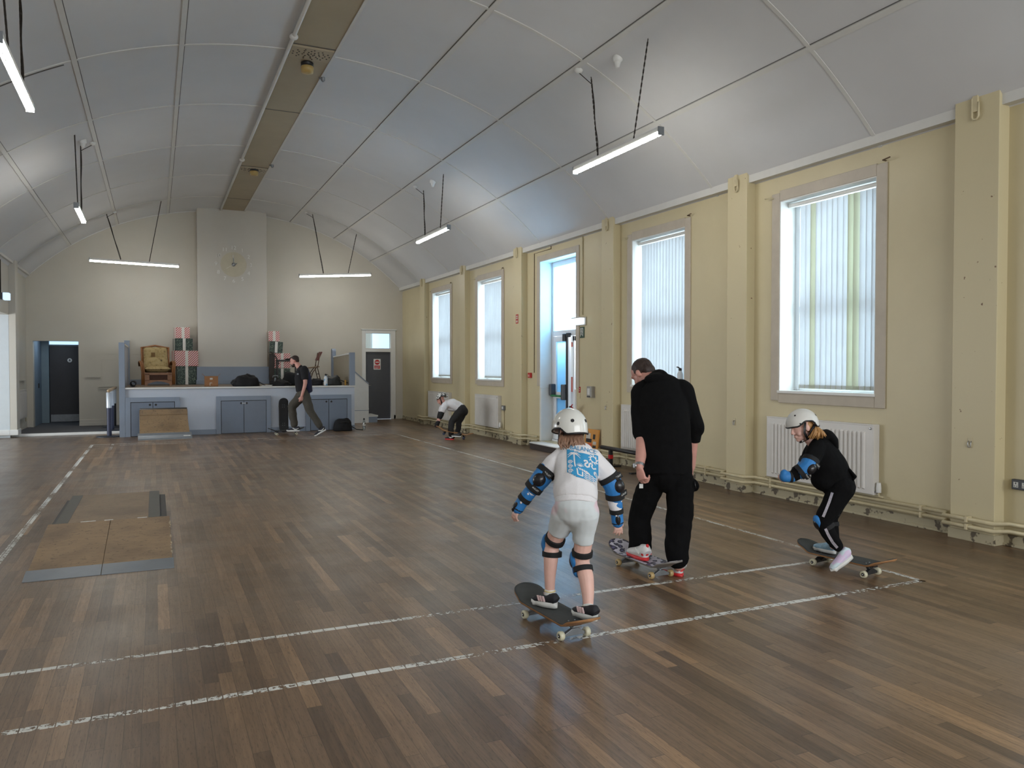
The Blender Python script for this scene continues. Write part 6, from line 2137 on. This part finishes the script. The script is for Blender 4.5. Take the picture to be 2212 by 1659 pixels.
def knee_pad(parent, hip_, kn_, an_, fw_, o):
    fw_ = Vector(fw_)
    up_, lo_ = (hip_ - kn_).normalized(), (an_ - kn_).normalized()
    fw_ = (fw_ - lo_ * fw_.dot(lo_)).normalized()
    m = MB(o); m.ball(kn_ + fw_ * 0.030, (0.046, 0.034, 0.072), 18, 12, frame(fw_, up_)); m.ball(kn_ + fw_ * 0.038 + lo_ * 0.05, (0.036, 0.022, 0.04), 14, 10, frame(fw_, up_))
    pad = soft('knee_pad', m, blue, parent, 0.005, 2)
    m = MB(o); m.ball(kn_ + fw_ * 0.045, (0.034, 0.026, 0.046), 16, 10, frame(fw_, up_)); m.build('cap', capk, pad)
    for dvec, s_, rr in ((up_, 0.052, 0.062), (lo_, 0.05, 0.060)):
        m = MB(o); band(m, kn_ + dvec * s_ - fw_ * 0.004, dvec, rr, 0.030, 24); m.build('pad_strap', webk, pad)
    return pad


knee_pad(p1, hipL, kneL, ankL, -RT * 0.8 + FW * 0.6, o1)
knee_pad(p1, hipR, kneR, ankR, -RT * 0.9 + FW * 0.45, o1)
# ------------------------------------------------------------------ man in black, seen from behind
D = 5.90
p2 = thing('person', 'man in black sweatshirt and baggy black trousers, head bowed, one foot on a skateboard', 'person', (3.38, 4.85, 0.0))
o2 = Vector((3.38, 4.85, 0.0))
fwd2 = (FW * 0.8 - RT * 0.6).normalized()
shL, shR = A(1386, 846, 0.20), A(1478, 846, 0.10)
elL, elR = A(1387, 936, 0.07), A(1498, 930, 0.16)
wrL, wrR = A(1381, 1008, -0.11), A(1493, 1010, 0.24)
hipL, hipR = A(1418, 1045, 0.03), A(1462, 1045, -0.05)
kneL, kneR = A(1384, 1115, 0.12), A(1467, 1125, -0.08)
ankL, ankR = A(1384, 1186, 0.10), A(1466, 1222, -0.18)
m = MB(o2)
P2, R2 = head(m, A(1389, 807, 0.30), fwd2 * 0.65 - UP * 0.75 - RT * 0.2, FW * 0.45 + UP * 0.7 - RT * 0.35, 1.0)
limb(m, [A(1394, 815, 0.27), A(1424, 828, 0.17)], [0.062, 0.07])
limb(m, [A(1430, 850, 0.13), A(1436, 930, 0.03), A(1440, 1035, 0.0)], [(0.15, 0.10), (0.14, 0.10), (0.10, 0.06)], side=RT)
limb(m, [shL, elL, A(1388, 962, 0.02), wrL], [0.06, 0.050, 0.050, 0.033]); limb(m, [shR, elR, wrR], [0.06, 0.046, 0.032])
hand(m, A(1381, 1011, -0.11), A(1391, 1050, -0.14) - A(1381, 1011, -0.11), RT * 0.75 + FW * 0.5, -1, 0.185, (38, 45, 30), 4)
hand(m, A(1493, 1012, 0.24), A(1490, 1045, 0.25) - A(1493, 1012, 0.24), -RT * 0.7 + FW * 0.4, 1, 0.18, (30, 40, 30), 4)
limb(m, [hipL, kneL, ankL], [0.055, 0.05, 0.04]); limb(m, [hipR, kneR, ankR], [0.055, 0.05, 0.04])
soft('body', m, skin_r, p2, 0.005, 4)
# cropped hair
m = MB(o2)
cc = Vector(P2(0, 0, 0))
for q, rr in (((0, -0.018, 0.036), (0.0805, 0.092, 0.086)), ((0, -0.055, -0.01), (0.070, 0.050, 0.060))):
    m.ball(P2(*q), rr, 22, 14, R2)
hr2 = soft('hair', m, haird, p2, 0.005, 2, 0.002, 60)
m = MB(o2)
limb(m, [A(1424, 820, 0.17), A(1430, 836, 0.14), A(1434, 880, 0.09), A(1438, 930, 0.04), A(1441, 985, 0.01), A(1442, 1024, 0.0)],
     [(0.10, 0.085), (0.165, 0.125), (0.195, 0.155), (0.190, 0.155), (0.190, 0.15), (0.186, 0.145)], 26, RT, False)
limb(m, [A(1395, 838, 0.19), shL, A(1386, 895, 0.12), A(1388, 936, 0.07)], [0.075, 0.085, 0.080, 0.076]); m.tube([A(1389, 925, 0.08), A(1389, 948, 0.05)], [0.076, 0.062], 18)
limb(m, [A(1470, 838, 0.12), shR, A(1492, 890, 0.12), A(1503, 925, 0.16)], [0.075, 0.080, 0.072, 0.072]); m.ball(A(1505, 923, 0.15), (0.05, 0.07, 0.055)); m.tube([A(1500, 930, 0.16), A(1500, 955, 0.18)], [0.06, 0.045], 16)
sw2 = soft('sweatshirt', m, blk, p2, 0.007, 5, 0.008, 6, (1, 1, 1))
m = MB(o2); m.ball(A(1424, 819, 0.10), (0.115, 0.075, 0.05), 18, 12, frame(FW, UP)); m.tube([A(1398, 826, 0.22), A(1410, 815, 0.14), A(1432, 813, 0.10), A(1450, 822, 0.13)], [0.03, 0.04, 0.045, 0.03], 12); soft('hood', m, blk, p2, 0.006, 4, 0.004, 9)
m = MB(o2)
limb(m, [A(1442, 1010, 0.0), A(1442, 1026, -0.01)], [(0.175, 0.135), (0.185, 0.14)], 22, RT)
limb(m, [A(1410, 1040, 0.03), A(1394, 1080, 0.08), A(1383, 1120, 0.11), A(1382, 1160, 0.10), A(1382, 1184, 0.10)], [0.100, 0.100, 0.088, 0.090, 0.092])
limb(m, [A(1470, 1040, -0.04), A(1469, 1090, -0.06), A(1467, 1130, -0.09), A(1464, 1175, -0.14), A(1463, 1205, -0.17)], [0.100, 0.104, 0.101, 0.092, 0.086])
m.ball(A(1497, 1048, -0.02), (0.025, 0.07, 0.05))
tr2 = soft('trousers', m, blk2, p2, 0.007, 4, 0.010, 7, (1, 1, 1.4))
m = MB(o2); m.obox(A(1385, 1050, -0.10), RT, UP, FW, 0.014, 0.016, 0.003); m.build('hem_label', M['white'], tr2)
m = MB(o2); m.tube([A(1500, 1040, -0.1), A(1503, 1055, -0.11)], 0.007, 6); m.build('drawcord', M['black'], tr2)
# watch
ax = (wrL - elL).normalized()
m = MB(o2); band(m, wrL - ax * 0.012, ax, 0.037, 0.020); w_ = m.build('watch', M['metal'], p2)
m = MB(o2); m.lathe([(0.02, 0), (0.02, 0.009), (0.016, 0.011)], wrL - ax * 0.012 - FW * 0.02 - RT * 0.035, 16, (-RT - FW * 0.4).to_track_quat('Z', 'Y').to_matrix()); m.build('watch_face', M['metal'], w_)
# trainers
tw = mat('white_leather_trainer', (214, 214, 214), 0.45, var=0.05, vs=20)
rs = mat('bright_red_sole', (214, 48, 52), 0.45)
heL2, toL2 = onz(1399, 1212, 0.106), onz(1350, 1194, 0.106)
heR2, toR2 = onz(1474, 1246, 0.001), onz(1432, 1232, 0.001)
for he, to, hc_ in ((heL2, toL2, 0.10), (heR2, toR2, 0.13)):
    dv = to - he; dv.z = 0
    sh, PS = shoe(p2, he - o2, dv, (0, 0, 1), 0.245, tw, rs, hc_, 0.022)
    hp = lambda x, y, z: PS(x - 0.0, y, z)
    Lh = 0.285
    for sd in (-1, 1):
        decal(sh, PS, sd, -0.038, 0.048, 0.010, 0.008, rs, 'red_tab')
        decal(sh, PS, sd, 0.02, 0.066, 0.032, 0.008, M['white'], 'side_flash', 0.45)
    m = MB(); m.ball(PS(-0.050, 0, 0.030 + hc_ * 0.82), (0.012, 0.012, 0.014)); m.build('heel_loop', rs, sh)
    decal(sh, PS, 0, 0, 0.045, 0.011, 0.008, rs, 'red_tab')
    mt = Matrix.Translation(PS(-0.056, 0, 0.078)) @ Matrix(((PS(0, -1, 0) - PS(0, 0, 0)), (PS(0, 0, 1) - PS(0, 0, 0)), (PS(-1, 0, 0) - PS(0, 0, 0)))).transposed().to_4x4()
    text_mesh('N', 0.026, 0.0008, M['black'], 'lettering', sh, mt)
    m = MB(); m.ball(PS(0.07, 0.0, 0.056), (0.018, 0.038, 0.018)); m.build('laces', M['dark_grey'], sh)

# ------------------------------------------------------------------ girl in the black hoodie, in profile
D = 5.92
p3 = thing('person', 'girl in white helmet and black hoodie pushing off on a skateboard before the radiator', 'person', (4.80, 4.30, 0.0))
o3 = Vector((4.80, 4.30, 0.0))
SD = FW                                          # side axis of the profile figure
hc3 = A(1733, 921, 0.0)
f3, u3 = -RT * 0.92 - UP * 0.34 - FW * 0.10, UP * 0.95 - RT * 0.3
shN, shF = A(1764, 968, -0.10), A(1757, 968, 0.12)
elN, elF = A(1744, 1009, -0.16), A(1738, 1010, 0.18)
wrN, wrF = A(1713, 1030, -0.14), A(1712, 1030, 0.20)
hipN, hipF = A(1818, 1054, -0.07), A(1818, 1054, 0.07)
kneN, kneF = A(1777, 1127, -0.09), A(1792, 1118, 0.09)
ankN, ankF = A(1812, 1184, -0.12), A(1800, 1180, 0.06)
m = MB(o3)
P3, R3 = head(m, hc3, f3, u3, 0.89)
limb(m, [A(1741, 938, 0.0), A(1760, 957, 0.0)], [0.045, 0.052])
limb(m, [A(1768, 970, 0), A(1790, 1015, 0), A(1815, 1050, 0)], [(0.11, 0.08), (0.10, 0.085), (0.11, 0.10)], side=SD)
limb(m, [shN, elN, wrN], [0.034, 0.034, 0.026]); limb(m, [shF, elF, wrF], [0.034, 0.034, 0.026])
hand(m, A(1711, 1031, -0.14), A(1690, 1032, -0.13) - A(1711, 1031, -0.14), FW * 0.8 - UP * 0.3, -1, 0.125, (22, 26, 20), 6)
hand(m, A(1710, 1031, 0.20), A(1690, 1033, 0.19) - A(1710, 1031, 0.20), -FW * 0.8 - UP * 0.3, 1, 0.125, (22, 26, 20), 6)
limb(m, [hipN, kneN, ankN], [0.075, 0.045, 0.027]); limb(m, [hipF, kneF, ankF], [0.075, 0.045, 0.027])
bd3 = soft('body', m, skin, p3, 0.0042, 3)
face_parts(p3, lambda x, y, z: P3(x, y, z), R3, 0.89, hairl, lipm)
# hoodie
m = MB(o3)
limb(m, [A(1757, 950, 0), A(1764, 958, 0), A(1776, 985, 0), A(1795, 1020, 0), A(1806, 1042, 0)],
     [(0.06, 0.055), (0.115, 0.085), (0.135, 0.128), (0.135, 0.140), (0.125, 0.128)], 24, SD)
m.ball(A(1786, 1036, 0), (0.115, 0.12, 0.095), 16, 10); m.ball(A(1774, 1010, 0), (0.09, 0.11, 0.09), 16, 10)
for s_, e_, w_ in ((shN, elN, wrN), (shF, elF, wrF)):
    limb(m, [s_.lerp(A(1772, 968, 0), 0.3), s_.lerp(e_, 0.5), e_], [0.07, 0.062, 0.055])
    limb(m, [e_, e_.lerp(w_, 0.55), w_.lerp(e_, 0.12)], [0.052, 0.050, 0.043]); m.ball(e_.lerp(w_, 0.62) + UP * 0.018, (0.045, 0.04, 0.04))
sw3 = soft('hoodie', m, blk, p3, 0.006, 5, 0.007, 8)
m = MB(o3)
limb(m, [A(1768, 947, 0.0), A(1785, 938, 0.0), A(1797, 952, 0.0), A(1803, 970, 0.0)], [(0.085, 0.036), (0.095, 0.045), (0.09, 0.042), (0.06, 0.02)], 18, SD)
soft('hood', m, blk, p3, 0.006, 4, 0.004, 10)
m = MB(o3); m.tube([A(1822, 1010, 0), A(1836, 1027, 0), A(1830, 1034, 0)], [(0.11, 0.02), (0.115, 0.025), (0.11, 0.02)], 16, SD); soft('hem', m, blk, p3, 0.006, 3)
# leggings with side stripe
m = MB(o3)
limb(m, [A(1803, 1030, 0), A(1816, 1050, 0)], [(0.125, 0.11), (0.125, 0.112)], 22, SD)
limb(m, [hipN, A(1799, 1088, -0.08), kneN, A(1788, 1150, -0.10), A(1810, 1180, -0.12)], [0.098, 0.080, 0.064, 0.056, 0.042])
limb(m, [hipF, A(1805, 1085, 0.08), kneF, A(1797, 1146, 0.08), A(1803, 1176, 0.06)], [0.098, 0.078, 0.060, 0.052, 0.042])
lg3 = soft('leggings', m, blk2, p3, 0.0055, 4, 0.005, 9)
bm = bmesh.new(); bm.from_mesh(lg3.data); tree3 = BVHTree.FromBMesh(bm); bm.free()
silver = mat('silver_side_stripe', (190, 186, 196), 0.35, 0.3, var=0.25, vs=60)
for path in ([(1798, 1064), (1791, 1085), (1783, 1105), (1777, 1119)], [(1783, 1142), (1790, 1157), (1799, 1172), (1811, 1186)]):
    m = MB(); m.smooth = True
    pts = []
    for a, b in zip(path, path[1:]):
        pts += [(a[0] + (b[0] - a[0]) * k / 6, a[1] + (b[1] - a[1]) * k / 6) for k in range(6)]
    rows = []
    for i, (px, py) in enumerate(pts):
        q = pts[min(i + 1, len(pts) - 1)]; r = pts[max(i - 1, 0)]
        dx, dy = q[0] - r[0], q[1] - r[1]; l = math.hypot(dx, dy)
        row = []
        for s_ in (-3.0, 3.0):
            dr_ = (A(px - dy / l * s_, py + dx / l * s_, 0.0) - EYEV).normalized()
            h = tree3.ray_cast(EYEV - o3, dr_)
            row.append(h[0] - dr_ * 0.003 if h[0] is not None else None)
        if all(r_ is not None for r_ in row): rows.append(row)
    for a, b in zip(rows, rows[1:]): m.add([a[0], a[1], b[1], b[0]], [(0, 1, 2, 3)])
    m.build('side_stripe', silver, lg3, recalc=False)
knee_pad(p3, hipN, kneN, ankN, -RT * 0.95 + UP * 0.1, o3)
knee_pad(p3, hipF, kneF, ankF, -RT * 0.95 + UP * 0.1, o3)
elbow_pad(p3, shN, elN, wrN, -FW * 0.85 + RT * 0.4 - UP * 0.25, o3, True, 1.0)
elbow_pad(p3, shF, elF, wrF, FW * 0.8 + RT * 0.5, o3, False, 1.0)
for w_, e_, dd in ((wrN, elN, -0.14), (wrF, elF, 0.20)):
    m = MB(o3); kn = A(1695, 1030, dd); limb(m, [w_.lerp(kn, 0.15), kn], [0.042, 0.040]); m.ball(A(1694, 1024, dd), (0.03, 0.03, 0.035)); g = soft('wrist_guard', m, blue, p3, 0.0045, 3)
    m = MB(o3); band(m, w_.lerp(kn, 0.3), kn - w_, 0.043, 0.02); m.build('guard_strap', webk, g)
# shoes: far foot on the deck, near foot swinging beside it
pas = blotch_mat('pastel_knit_shoe', (206, 222, 230), (216, 196, 224), 9.0, 0.5, 0.6, (176, 220, 222), 0.62)
he3, to3 = onz(1806, 1197, 0.105), onz(1766, 1188, 0.105)
dv = to3 - he3; dv.z = 0
sh, PS = shoe(p3, he3 - o3, dv, (0, 0, 1), 0.20, mat('pale_blue_knit_shoe', (150, 184, 206), 0.6, var=0.3, vs=20), M['white'], 0.075, 0.026)
dn = (A(1796, 1234, -0.17) - A(1846, 1196, -0.14)).normalized()
sh, PS = shoe(p3, A(1843, 1203, -0.14) - o3, dn, RT * -0.6 + UP * 0.75, 0.205, pas, M['white'], 0.075, 0.028)
m = MB()
for q in range(3): m.obox(PS(0.03 + 0.02 * q, 0.036, 0.05), PS(1, 0, 0.8) - PS(0, 0, 0), PS(-0.8, 0, 1) - PS(0, 0, 0), PS(0, 1, 0) - PS(0, 0, 0), 0.003, 0.018, 0.003)
m.build('lace_mark', M['dark_grey'], sh)
# helmet, straps, ponytail
h3, HR3, hpt3, hrim3 = helmet(p3, A(1733, 916, 0.0) - o3, f3 + UP * 0.22, u3 - RT * -0.12, (0.101, 0.124, 0.118), mat('matt_white_shell', (212, 210, 204), 0.4, var=0.02), M['black'],
                              [(60, 150, 0.010), (60, -150, 0.010), (50, 40, 0.007), (50, -40, 0.007), (84, -62, 0.006), (88, -118, 0.006), (84, 62, 0.006)], 97, 76, 104, 98)
hcl = A(1733, 916, 0.0) - o3
chin = hcl + HR3 @ Vector((0, 0.030, -0.140))
for sd in (-1, 1):
    ju = hcl + HR3 @ Vector((sd * 0.064, 0.004, -0.115))
    strap(h3, [hpt3(math.radians(80), sd * math.radians(80), 0.90), hcl + HR3 @ Vector((sd * 0.080, 0.030, -0.06)), ju, chin], (0.010, 0.003), side=(f3))
    strap(h3, [hpt3(math.radians(96), sd * math.radians(122), 0.90), hcl + HR3 @ Vector((sd * 0.080, -0.005, -0.08)), ju], (0.009, 0.003), side=(f3))
m = MB(o3)
m.ball(P3(0, -0.034, 0.0), (0.070, 0.062, 0.066), 16, 10, R3)
hr3 = m.build('hair', hairl, p3)
m = MB(o3)
rnd = random.Random(9)
for k in range(54):
    e = rnd.uniform(-1, 1)
    w_ = rnd.uniform(-0.03, 0.03)
    m.tube([A(1758, 918 + 3 * e, 0.01 * e), A(1764 + 3 * e, 922 + 2 * abs(e), -0.03 + w_), A(1767 + 13 * e, 935 + rnd.uniform(-2, 2), -0.095 + w_), A(1765 + 19 * e + rnd.uniform(-2, 2), 948 - 3 * abs(e) + rnd.uniform(-5, 3), -0.10 + w_)],
           [0.007, 0.009, 0.009, 0.002], 7)
m.build('ponytail', hairl, hr3)
m = MB(o3); m.ball(A(1764, 919, -0.01), (0.020, 0.020, 0.018)); m.build('hair_tie', M['dark_grey'], p3)

# ------------------------------------------------------------------ walking man by the stage
D = 17.55
p4 = thing('person', 'bearded man in dark tee and olive trousers stepping off a skateboard before the stage', 'person', (2.95, 18.0, 0.0))
o4 = Vector((2.95, 18.0, 0.0))
f4, u4 = -RT * 0.95 - UP * 0.32, UP * 0.95 - RT * 0.3
shN, shF = A(657, 798, -0.17), A(650, 798, 0.19)
elN, wrN = A(660, 828, -0.23), A(652, 855, -0.22)
elF, wrF = A(657, 826, 0.24), A(652, 850, 0.22)
hipN, hipF = A(657, 850, -0.09), A(655, 850, 0.09)
kneB, ankB = A(669, 886, -0.10), A(692, 922, -0.10)
kneF, ankF = A(630, 879, 0.10), A(636, 921, 0.10)
m = MB(o4)
P4, R4 = head(m, A(636.5, 780, 0), f4, u4, 1.0)
limb(m, [A(641, 786, 0), A(649, 796, 0)], [0.06, 0.065])
limb(m, [A(652, 803, 0), A(654, 830, 0), A(656, 850, 0)], [(0.16, 0.10), (0.15, 0.11), (0.15, 0.11)], side=SD)
limb(m, [shN, elN, wrN], [0.06, 0.044, 0.030]); limb(m, [shF, elF, wrF], [0.06, 0.044, 0.030])
hand(m, A(652, 856, -0.22), A(649, 872, -0.21) - A(652, 856, -0.22), FW * 0.8 - RT * 0.4, -1, 0.185, (25, 30, 22), 5)
hand(m, A(652, 851, 0.22), A(650, 864, 0.22) - A(652, 851, 0.22), -FW * 0.8 - RT * 0.4, 1, 0.185, (25, 30, 22), 5)
limb(m, [hipN, kneB, ankB], [0.09, 0.055, 0.036]); limb(m, [hipF, kneF, ankF], [0.09, 0.055, 0.036])
soft('body', m, skin_r, p4, 0.007, 3)
face_parts(p4, P4, R4, 1.0, haird, lipm)
m = MB(o4)
for q, rr in (((0, -0.022, 0.045), (0.079, 0.092, 0.080)), ((0, -0.06, -0.0), (0.066, 0.045, 0.055)), ((0, 0.045, 0.090), (0.055, 0.035, 0.022))): m.ball(P4(*q), rr, 18, 12, R4)
soft('hair', m, haird, p4, 0.007, 2)
m = MB(o4)
m.ball(P4(0, 0.066, -0.090), (0.045, 0.042, 0.036), 14, 10, R4); m.ball(P4(-0.04, 0.035, -0.075), (0.022, 0.03, 0.03), 12, 8, R4); m.ball(P4(0.04, 0.035, -0.075), (0.022, 0.03, 0.03), 12, 8, R4); m.tube([P4(-0.022, 0.093, -0.055), P4(0, 0.103, -0.052), P4(0.022, 0.093, -0.055)], 0.007, 8)
soft('beard', m, haird, p4, 0.006, 2)
m = MB(o4)
limb(m, [A(648, 794, 0), A(650, 799, 0), A(652, 815, 0), A(653, 832, 0), A(655, 845, 0)], [(0.08, 0.07), (0.18, 0.11), (0.185, 0.155), (0.175, 0.16), (0.17, 0.155)], 22, SD, False)
for s_, e_ in ((shN, elN), (shF, elF)):
    limb(m, [s_, s_.lerp(e_, 0.55)], [0.09, 0.08]); m.tube([s_.lerp(e_, 0.3), s_.lerp(e_, 0.75)], [0.085, 0.074], 16)
tee = soft('t_shirt', m, mat('black_tee_cloth', (24, 24, 28), 0.9, var=0.15), p4, 0.009, 4, 0.006, 8)
m = MB(o4); m.tube([A(662, 797, -0.1), A(667, 815, -0.07), A(668, 832, -0.03), A(670, 847, 0)], [(0.10, 0.035), (0.13, 0.05), (0.15, 0.05), (0.14, 0.045)], 16, SD); soft('back_panel', m, mat('navy_tee_cloth', (30, 34, 62), 0.9), p4, 0.009, 3)
m = MB(o4); m.obox(A(643.5, 808, -0.175), RT, UP, FW, 0.02, 0.018, 0.012); m.build('chest_print', M['steel'], tee)
m = MB(o4)
limb(m, [A(655, 843, 0), A(656, 856, 0)], [(0.17, 0.14), (0.165, 0.145)], 20, SD)
limb(m, [hipN, A(664, 870, -0.10), kneB, A(681, 905, -0.10), A(690, 919, -0.10)], [0.120, 0.105, 0.088, 0.080, 0.075])
limb(m, [hipF, A(642, 866, 0.10), kneF, A(633, 900, 0.10), A(636, 917, 0.10)], [0.125, 0.110, 0.098, 0.086, 0.080])
soft('trousers', m, mat('olive_grey_cloth', (70, 66, 58), 0.85, var=0.1, vs=8), p4, 0.009, 4, 0.012, 6, (1, 1, 1.4))
ntr = mat('navy_suede', (28, 30, 42), 0.7)
heF, toF = onz(647.5, 932, 0.108), onz(616, 932, 0.108)
dv = toF - heF; dv.z = 0
sh, PS = shoe(p4, heF - o4, dv, (0, 0, 1), 0.30, ntr, M['white'], 0.085, 0.035)
m = MB()
for sd in (-1, 1):
    m.tube([PS(-0.06, sd * 0.052, 0.075), PS(0.0, sd * 0.054, 0.05), PS(0.03, sd * 0.053, 0.052), PS(0.09, sd * 0.05, 0.085)], [0.004, 0.012, 0.013, 0.004], 8)
m.build('side_swoosh', M['white'], sh)
hb = A(705, 929, -0.10)
tb = A(683, 942, -0.12)
sh, PS = shoe(p4, hb - o4, (tb - hb).normalized(), RT * 0.5 + UP * 0.85, 0.30, ntr, M['white'], 0.085, 0.035)
m = MB()
for sd in (-1, 1):
    m.tube([PS(-0.06, sd * 0.052, 0.075), PS(0.0, sd * 0.054, 0.05), PS(0.03, sd * 0.053, 0.052), PS(0.09, sd * 0.05, 0.085)], [0.004, 0.012, 0.013, 0.004], 8)
m.build('side_swoosh', M['white'], sh)
for a_ in (ankB, ankF):
    m = MB(o4); limb(m, [a_ + UP * 0.06, a_ - UP * 0.03], [0.045, 0.045]); m.build('sock', M['black'], p4)

# ------------------------------------------------------------------ bending boy by the far radiators
D = 16.76
p5 = thing('person', 'boy in patterned helmet and white tee bending to grab his board by the far radiators', 'person', (5.85, 15.6, 0.0))
o5 = Vector((5.85, 15.6, 0.0))
f5, u5 = -RT * 0.80 - UP * 0.6, UP * 0.8 - RT * 0.6
shN, shF = A(960, 876, -0.13), A(957, 876, 0.13)
elN, wrN = A(953, 897, -0.16), A(947, 912, -0.14)
elF, wrF = A(950, 896, 0.16), A(944, 914, 0.12)
hipN, hipF = A(998, 885, -0.08), A(998, 885, 0.08)
kneN, ankN = A(976, 911, -0.10), A(976, 941, -0.14)
kneF, ankF = A(991, 912, 0.10), A(988, 936, 0.10)
m = MB(o5)
P5, R5 = head(m, A(952.5, 863, 0), f5, u5, 0.9)
limb(m, [A(956, 866, 0), A(963, 871, 0)], [0.045, 0.05])
limb(m, [A(968, 874, 0), A(985, 876, 0), A(997, 883, 0)], [(0.13, 0.09), (0.13, 0.09), (0.12, 0.10)], side=SD)
limb(m, [shN, elN, wrN], [0.045, 0.036, 0.026]); limb(m, [shF, elF, wrF], [0.045, 0.036, 0.026])
hand(m, wrN, A(942.5, 921, -0.12) - wrN, RT * 0.7 + FW * 0.3, -1, 0.13, (40, 45, 30), 5)
hand(m, wrF, A(941, 922, 0.10) - wrF, RT * 0.7 - FW * 0.3, 1, 0.13, (40, 45, 30), 5)
limb(m, [hipN, kneN, ankN], [0.08, 0.05, 0.03]); limb(m, [hipF, kneF, ankF], [0.08, 0.05, 0.03])
soft('body', m, skin_r, p5, 0.006, 3)
face_parts(p5, P5, R5, 0.9, haird, lipm)
m = MB(o5)
limb(m, [A(962, 870, 0), A(967, 872, 0), A(977, 873, 0), A(990, 879, 0), A(999, 886, 0)], [(0.07, 0.06), (0.14, 0.09), (0.16, 0.125), (0.15, 0.12), (0.14, 0.105)], 22, SD, False)
m.ball(A(978, 884, 0), (0.13, 0.10, 0.05))
for s_, e_ in ((shN, elN), (shF, elF)):
    limb(m, [A(966, 873, 0).lerp(s_, 0.8), s_.lerp(e_, 0.5)], [0.075, 0.065]); m.tube([s_.lerp(e_, 0.2), s_.lerp(e_, 0.66)], [0.07, 0.062], 16)
soft('t_shirt', m, wht, p5, 0.008, 4, 0.005, 9)
m = MB(o5)
limb(m, [A(995, 882, 0), A(1001, 889, 0)], [(0.14, 0.11), (0.135, 0.11)], 20, SD)
limb(m, [hipN, A(987, 898, -0.09), kneN, A(974, 925, -0.12), A(975, 939, -0.14)], [0.11, 0.092, 0.072, 0.064, 0.060])
limb(m, [hipF, A(997, 898, 0.09), kneF, A(991, 925, 0.10), A(988, 934, 0.10)], [0.11, 0.092, 0.068, 0.060, 0.056])
tr5 = soft('trousers', m, mat('dark_track_cloth', (34, 33, 34), 0.85, var=0.15), p5, 0.008, 3, 0.006, 8)
for s_, e_, w_ in ((shN, elN, wrN), (shF, elF, wrF)):
    m = MB(o5); limb(m, [e_.lerp(s_, 0.28), e_, e_.lerp(w_, 0.32)], [0.052, 0.053, 0.045]); m.build('elbow_pad', webk, p5)
    kn = w_ + (w_ - e_).normalized() * 0.06
    m = MB(o5); limb(m, [w_.lerp(e_, 0.1), w_, kn], [0.034, 0.038, 0.038]); m.build('wrist_guard', webk, p5)
m = MB(o5)
hs, PS = shoe(p5, onz(981, 950, 0.001) - o5, onz(960, 949, 0.001) - onz(981, 950, 0.001), (0, 0, 1), 0.23, M['black'], rs, 0.075, 0.022)
m = MB()
for sd in (-1, 1): m.tube([PS(-0.05, sd * 0.04, 0.06), PS(0.01, sd * 0.042, 0.042), PS(0.06, sd * 0.04, 0.065)], [0.005, 0.012, 0.005], 8)
m.build('side_swoosh', M['white'], hs)
m = MB(); m.ball(PS(0.075, 0, 0.04), (0.025, 0.04, 0.018), 12, 8); m.build('toe_patch', M['white'], hs)
hs, PS = shoe(p5, onz(996, 944, 0.09) - o5, onz(976, 943, 0.09) - onz(996, 944, 0.09), (0, 0, 1), 0.23, M['black'], M['white'], 0.075, 0.022)
pat = blotch_mat('black_white_graphic_shell', (212, 212, 206), (34, 34, 40), 24.0, 0.52, 0.35, (120, 104, 50), 0.66)
h5, HR5, hpt5, hrim5 = helmet(p5, A(954.5, 858.5, 0.0) - o5, f5 + UP * 0.3, u5, (0.104, 0.124, 0.112), pat, M['black'], [(60, 150, 0.012), (60, -150, 0.012)], 97, 78, 104, 100)
hcl = A(954.5, 858.5, 0.0) - o5
for sd in (-1, 1):
    strap(h5, [hpt5(math.radians(82), sd * math.radians(75), 0.92), hcl + HR5 @ Vector((sd * 0.078, 0.035, -0.11)), hcl + HR5 @ Vector((0, 0.045, -0.155))], (0.012, 0.004), side=f5)
bpy.data.scenes.remove(TMP)
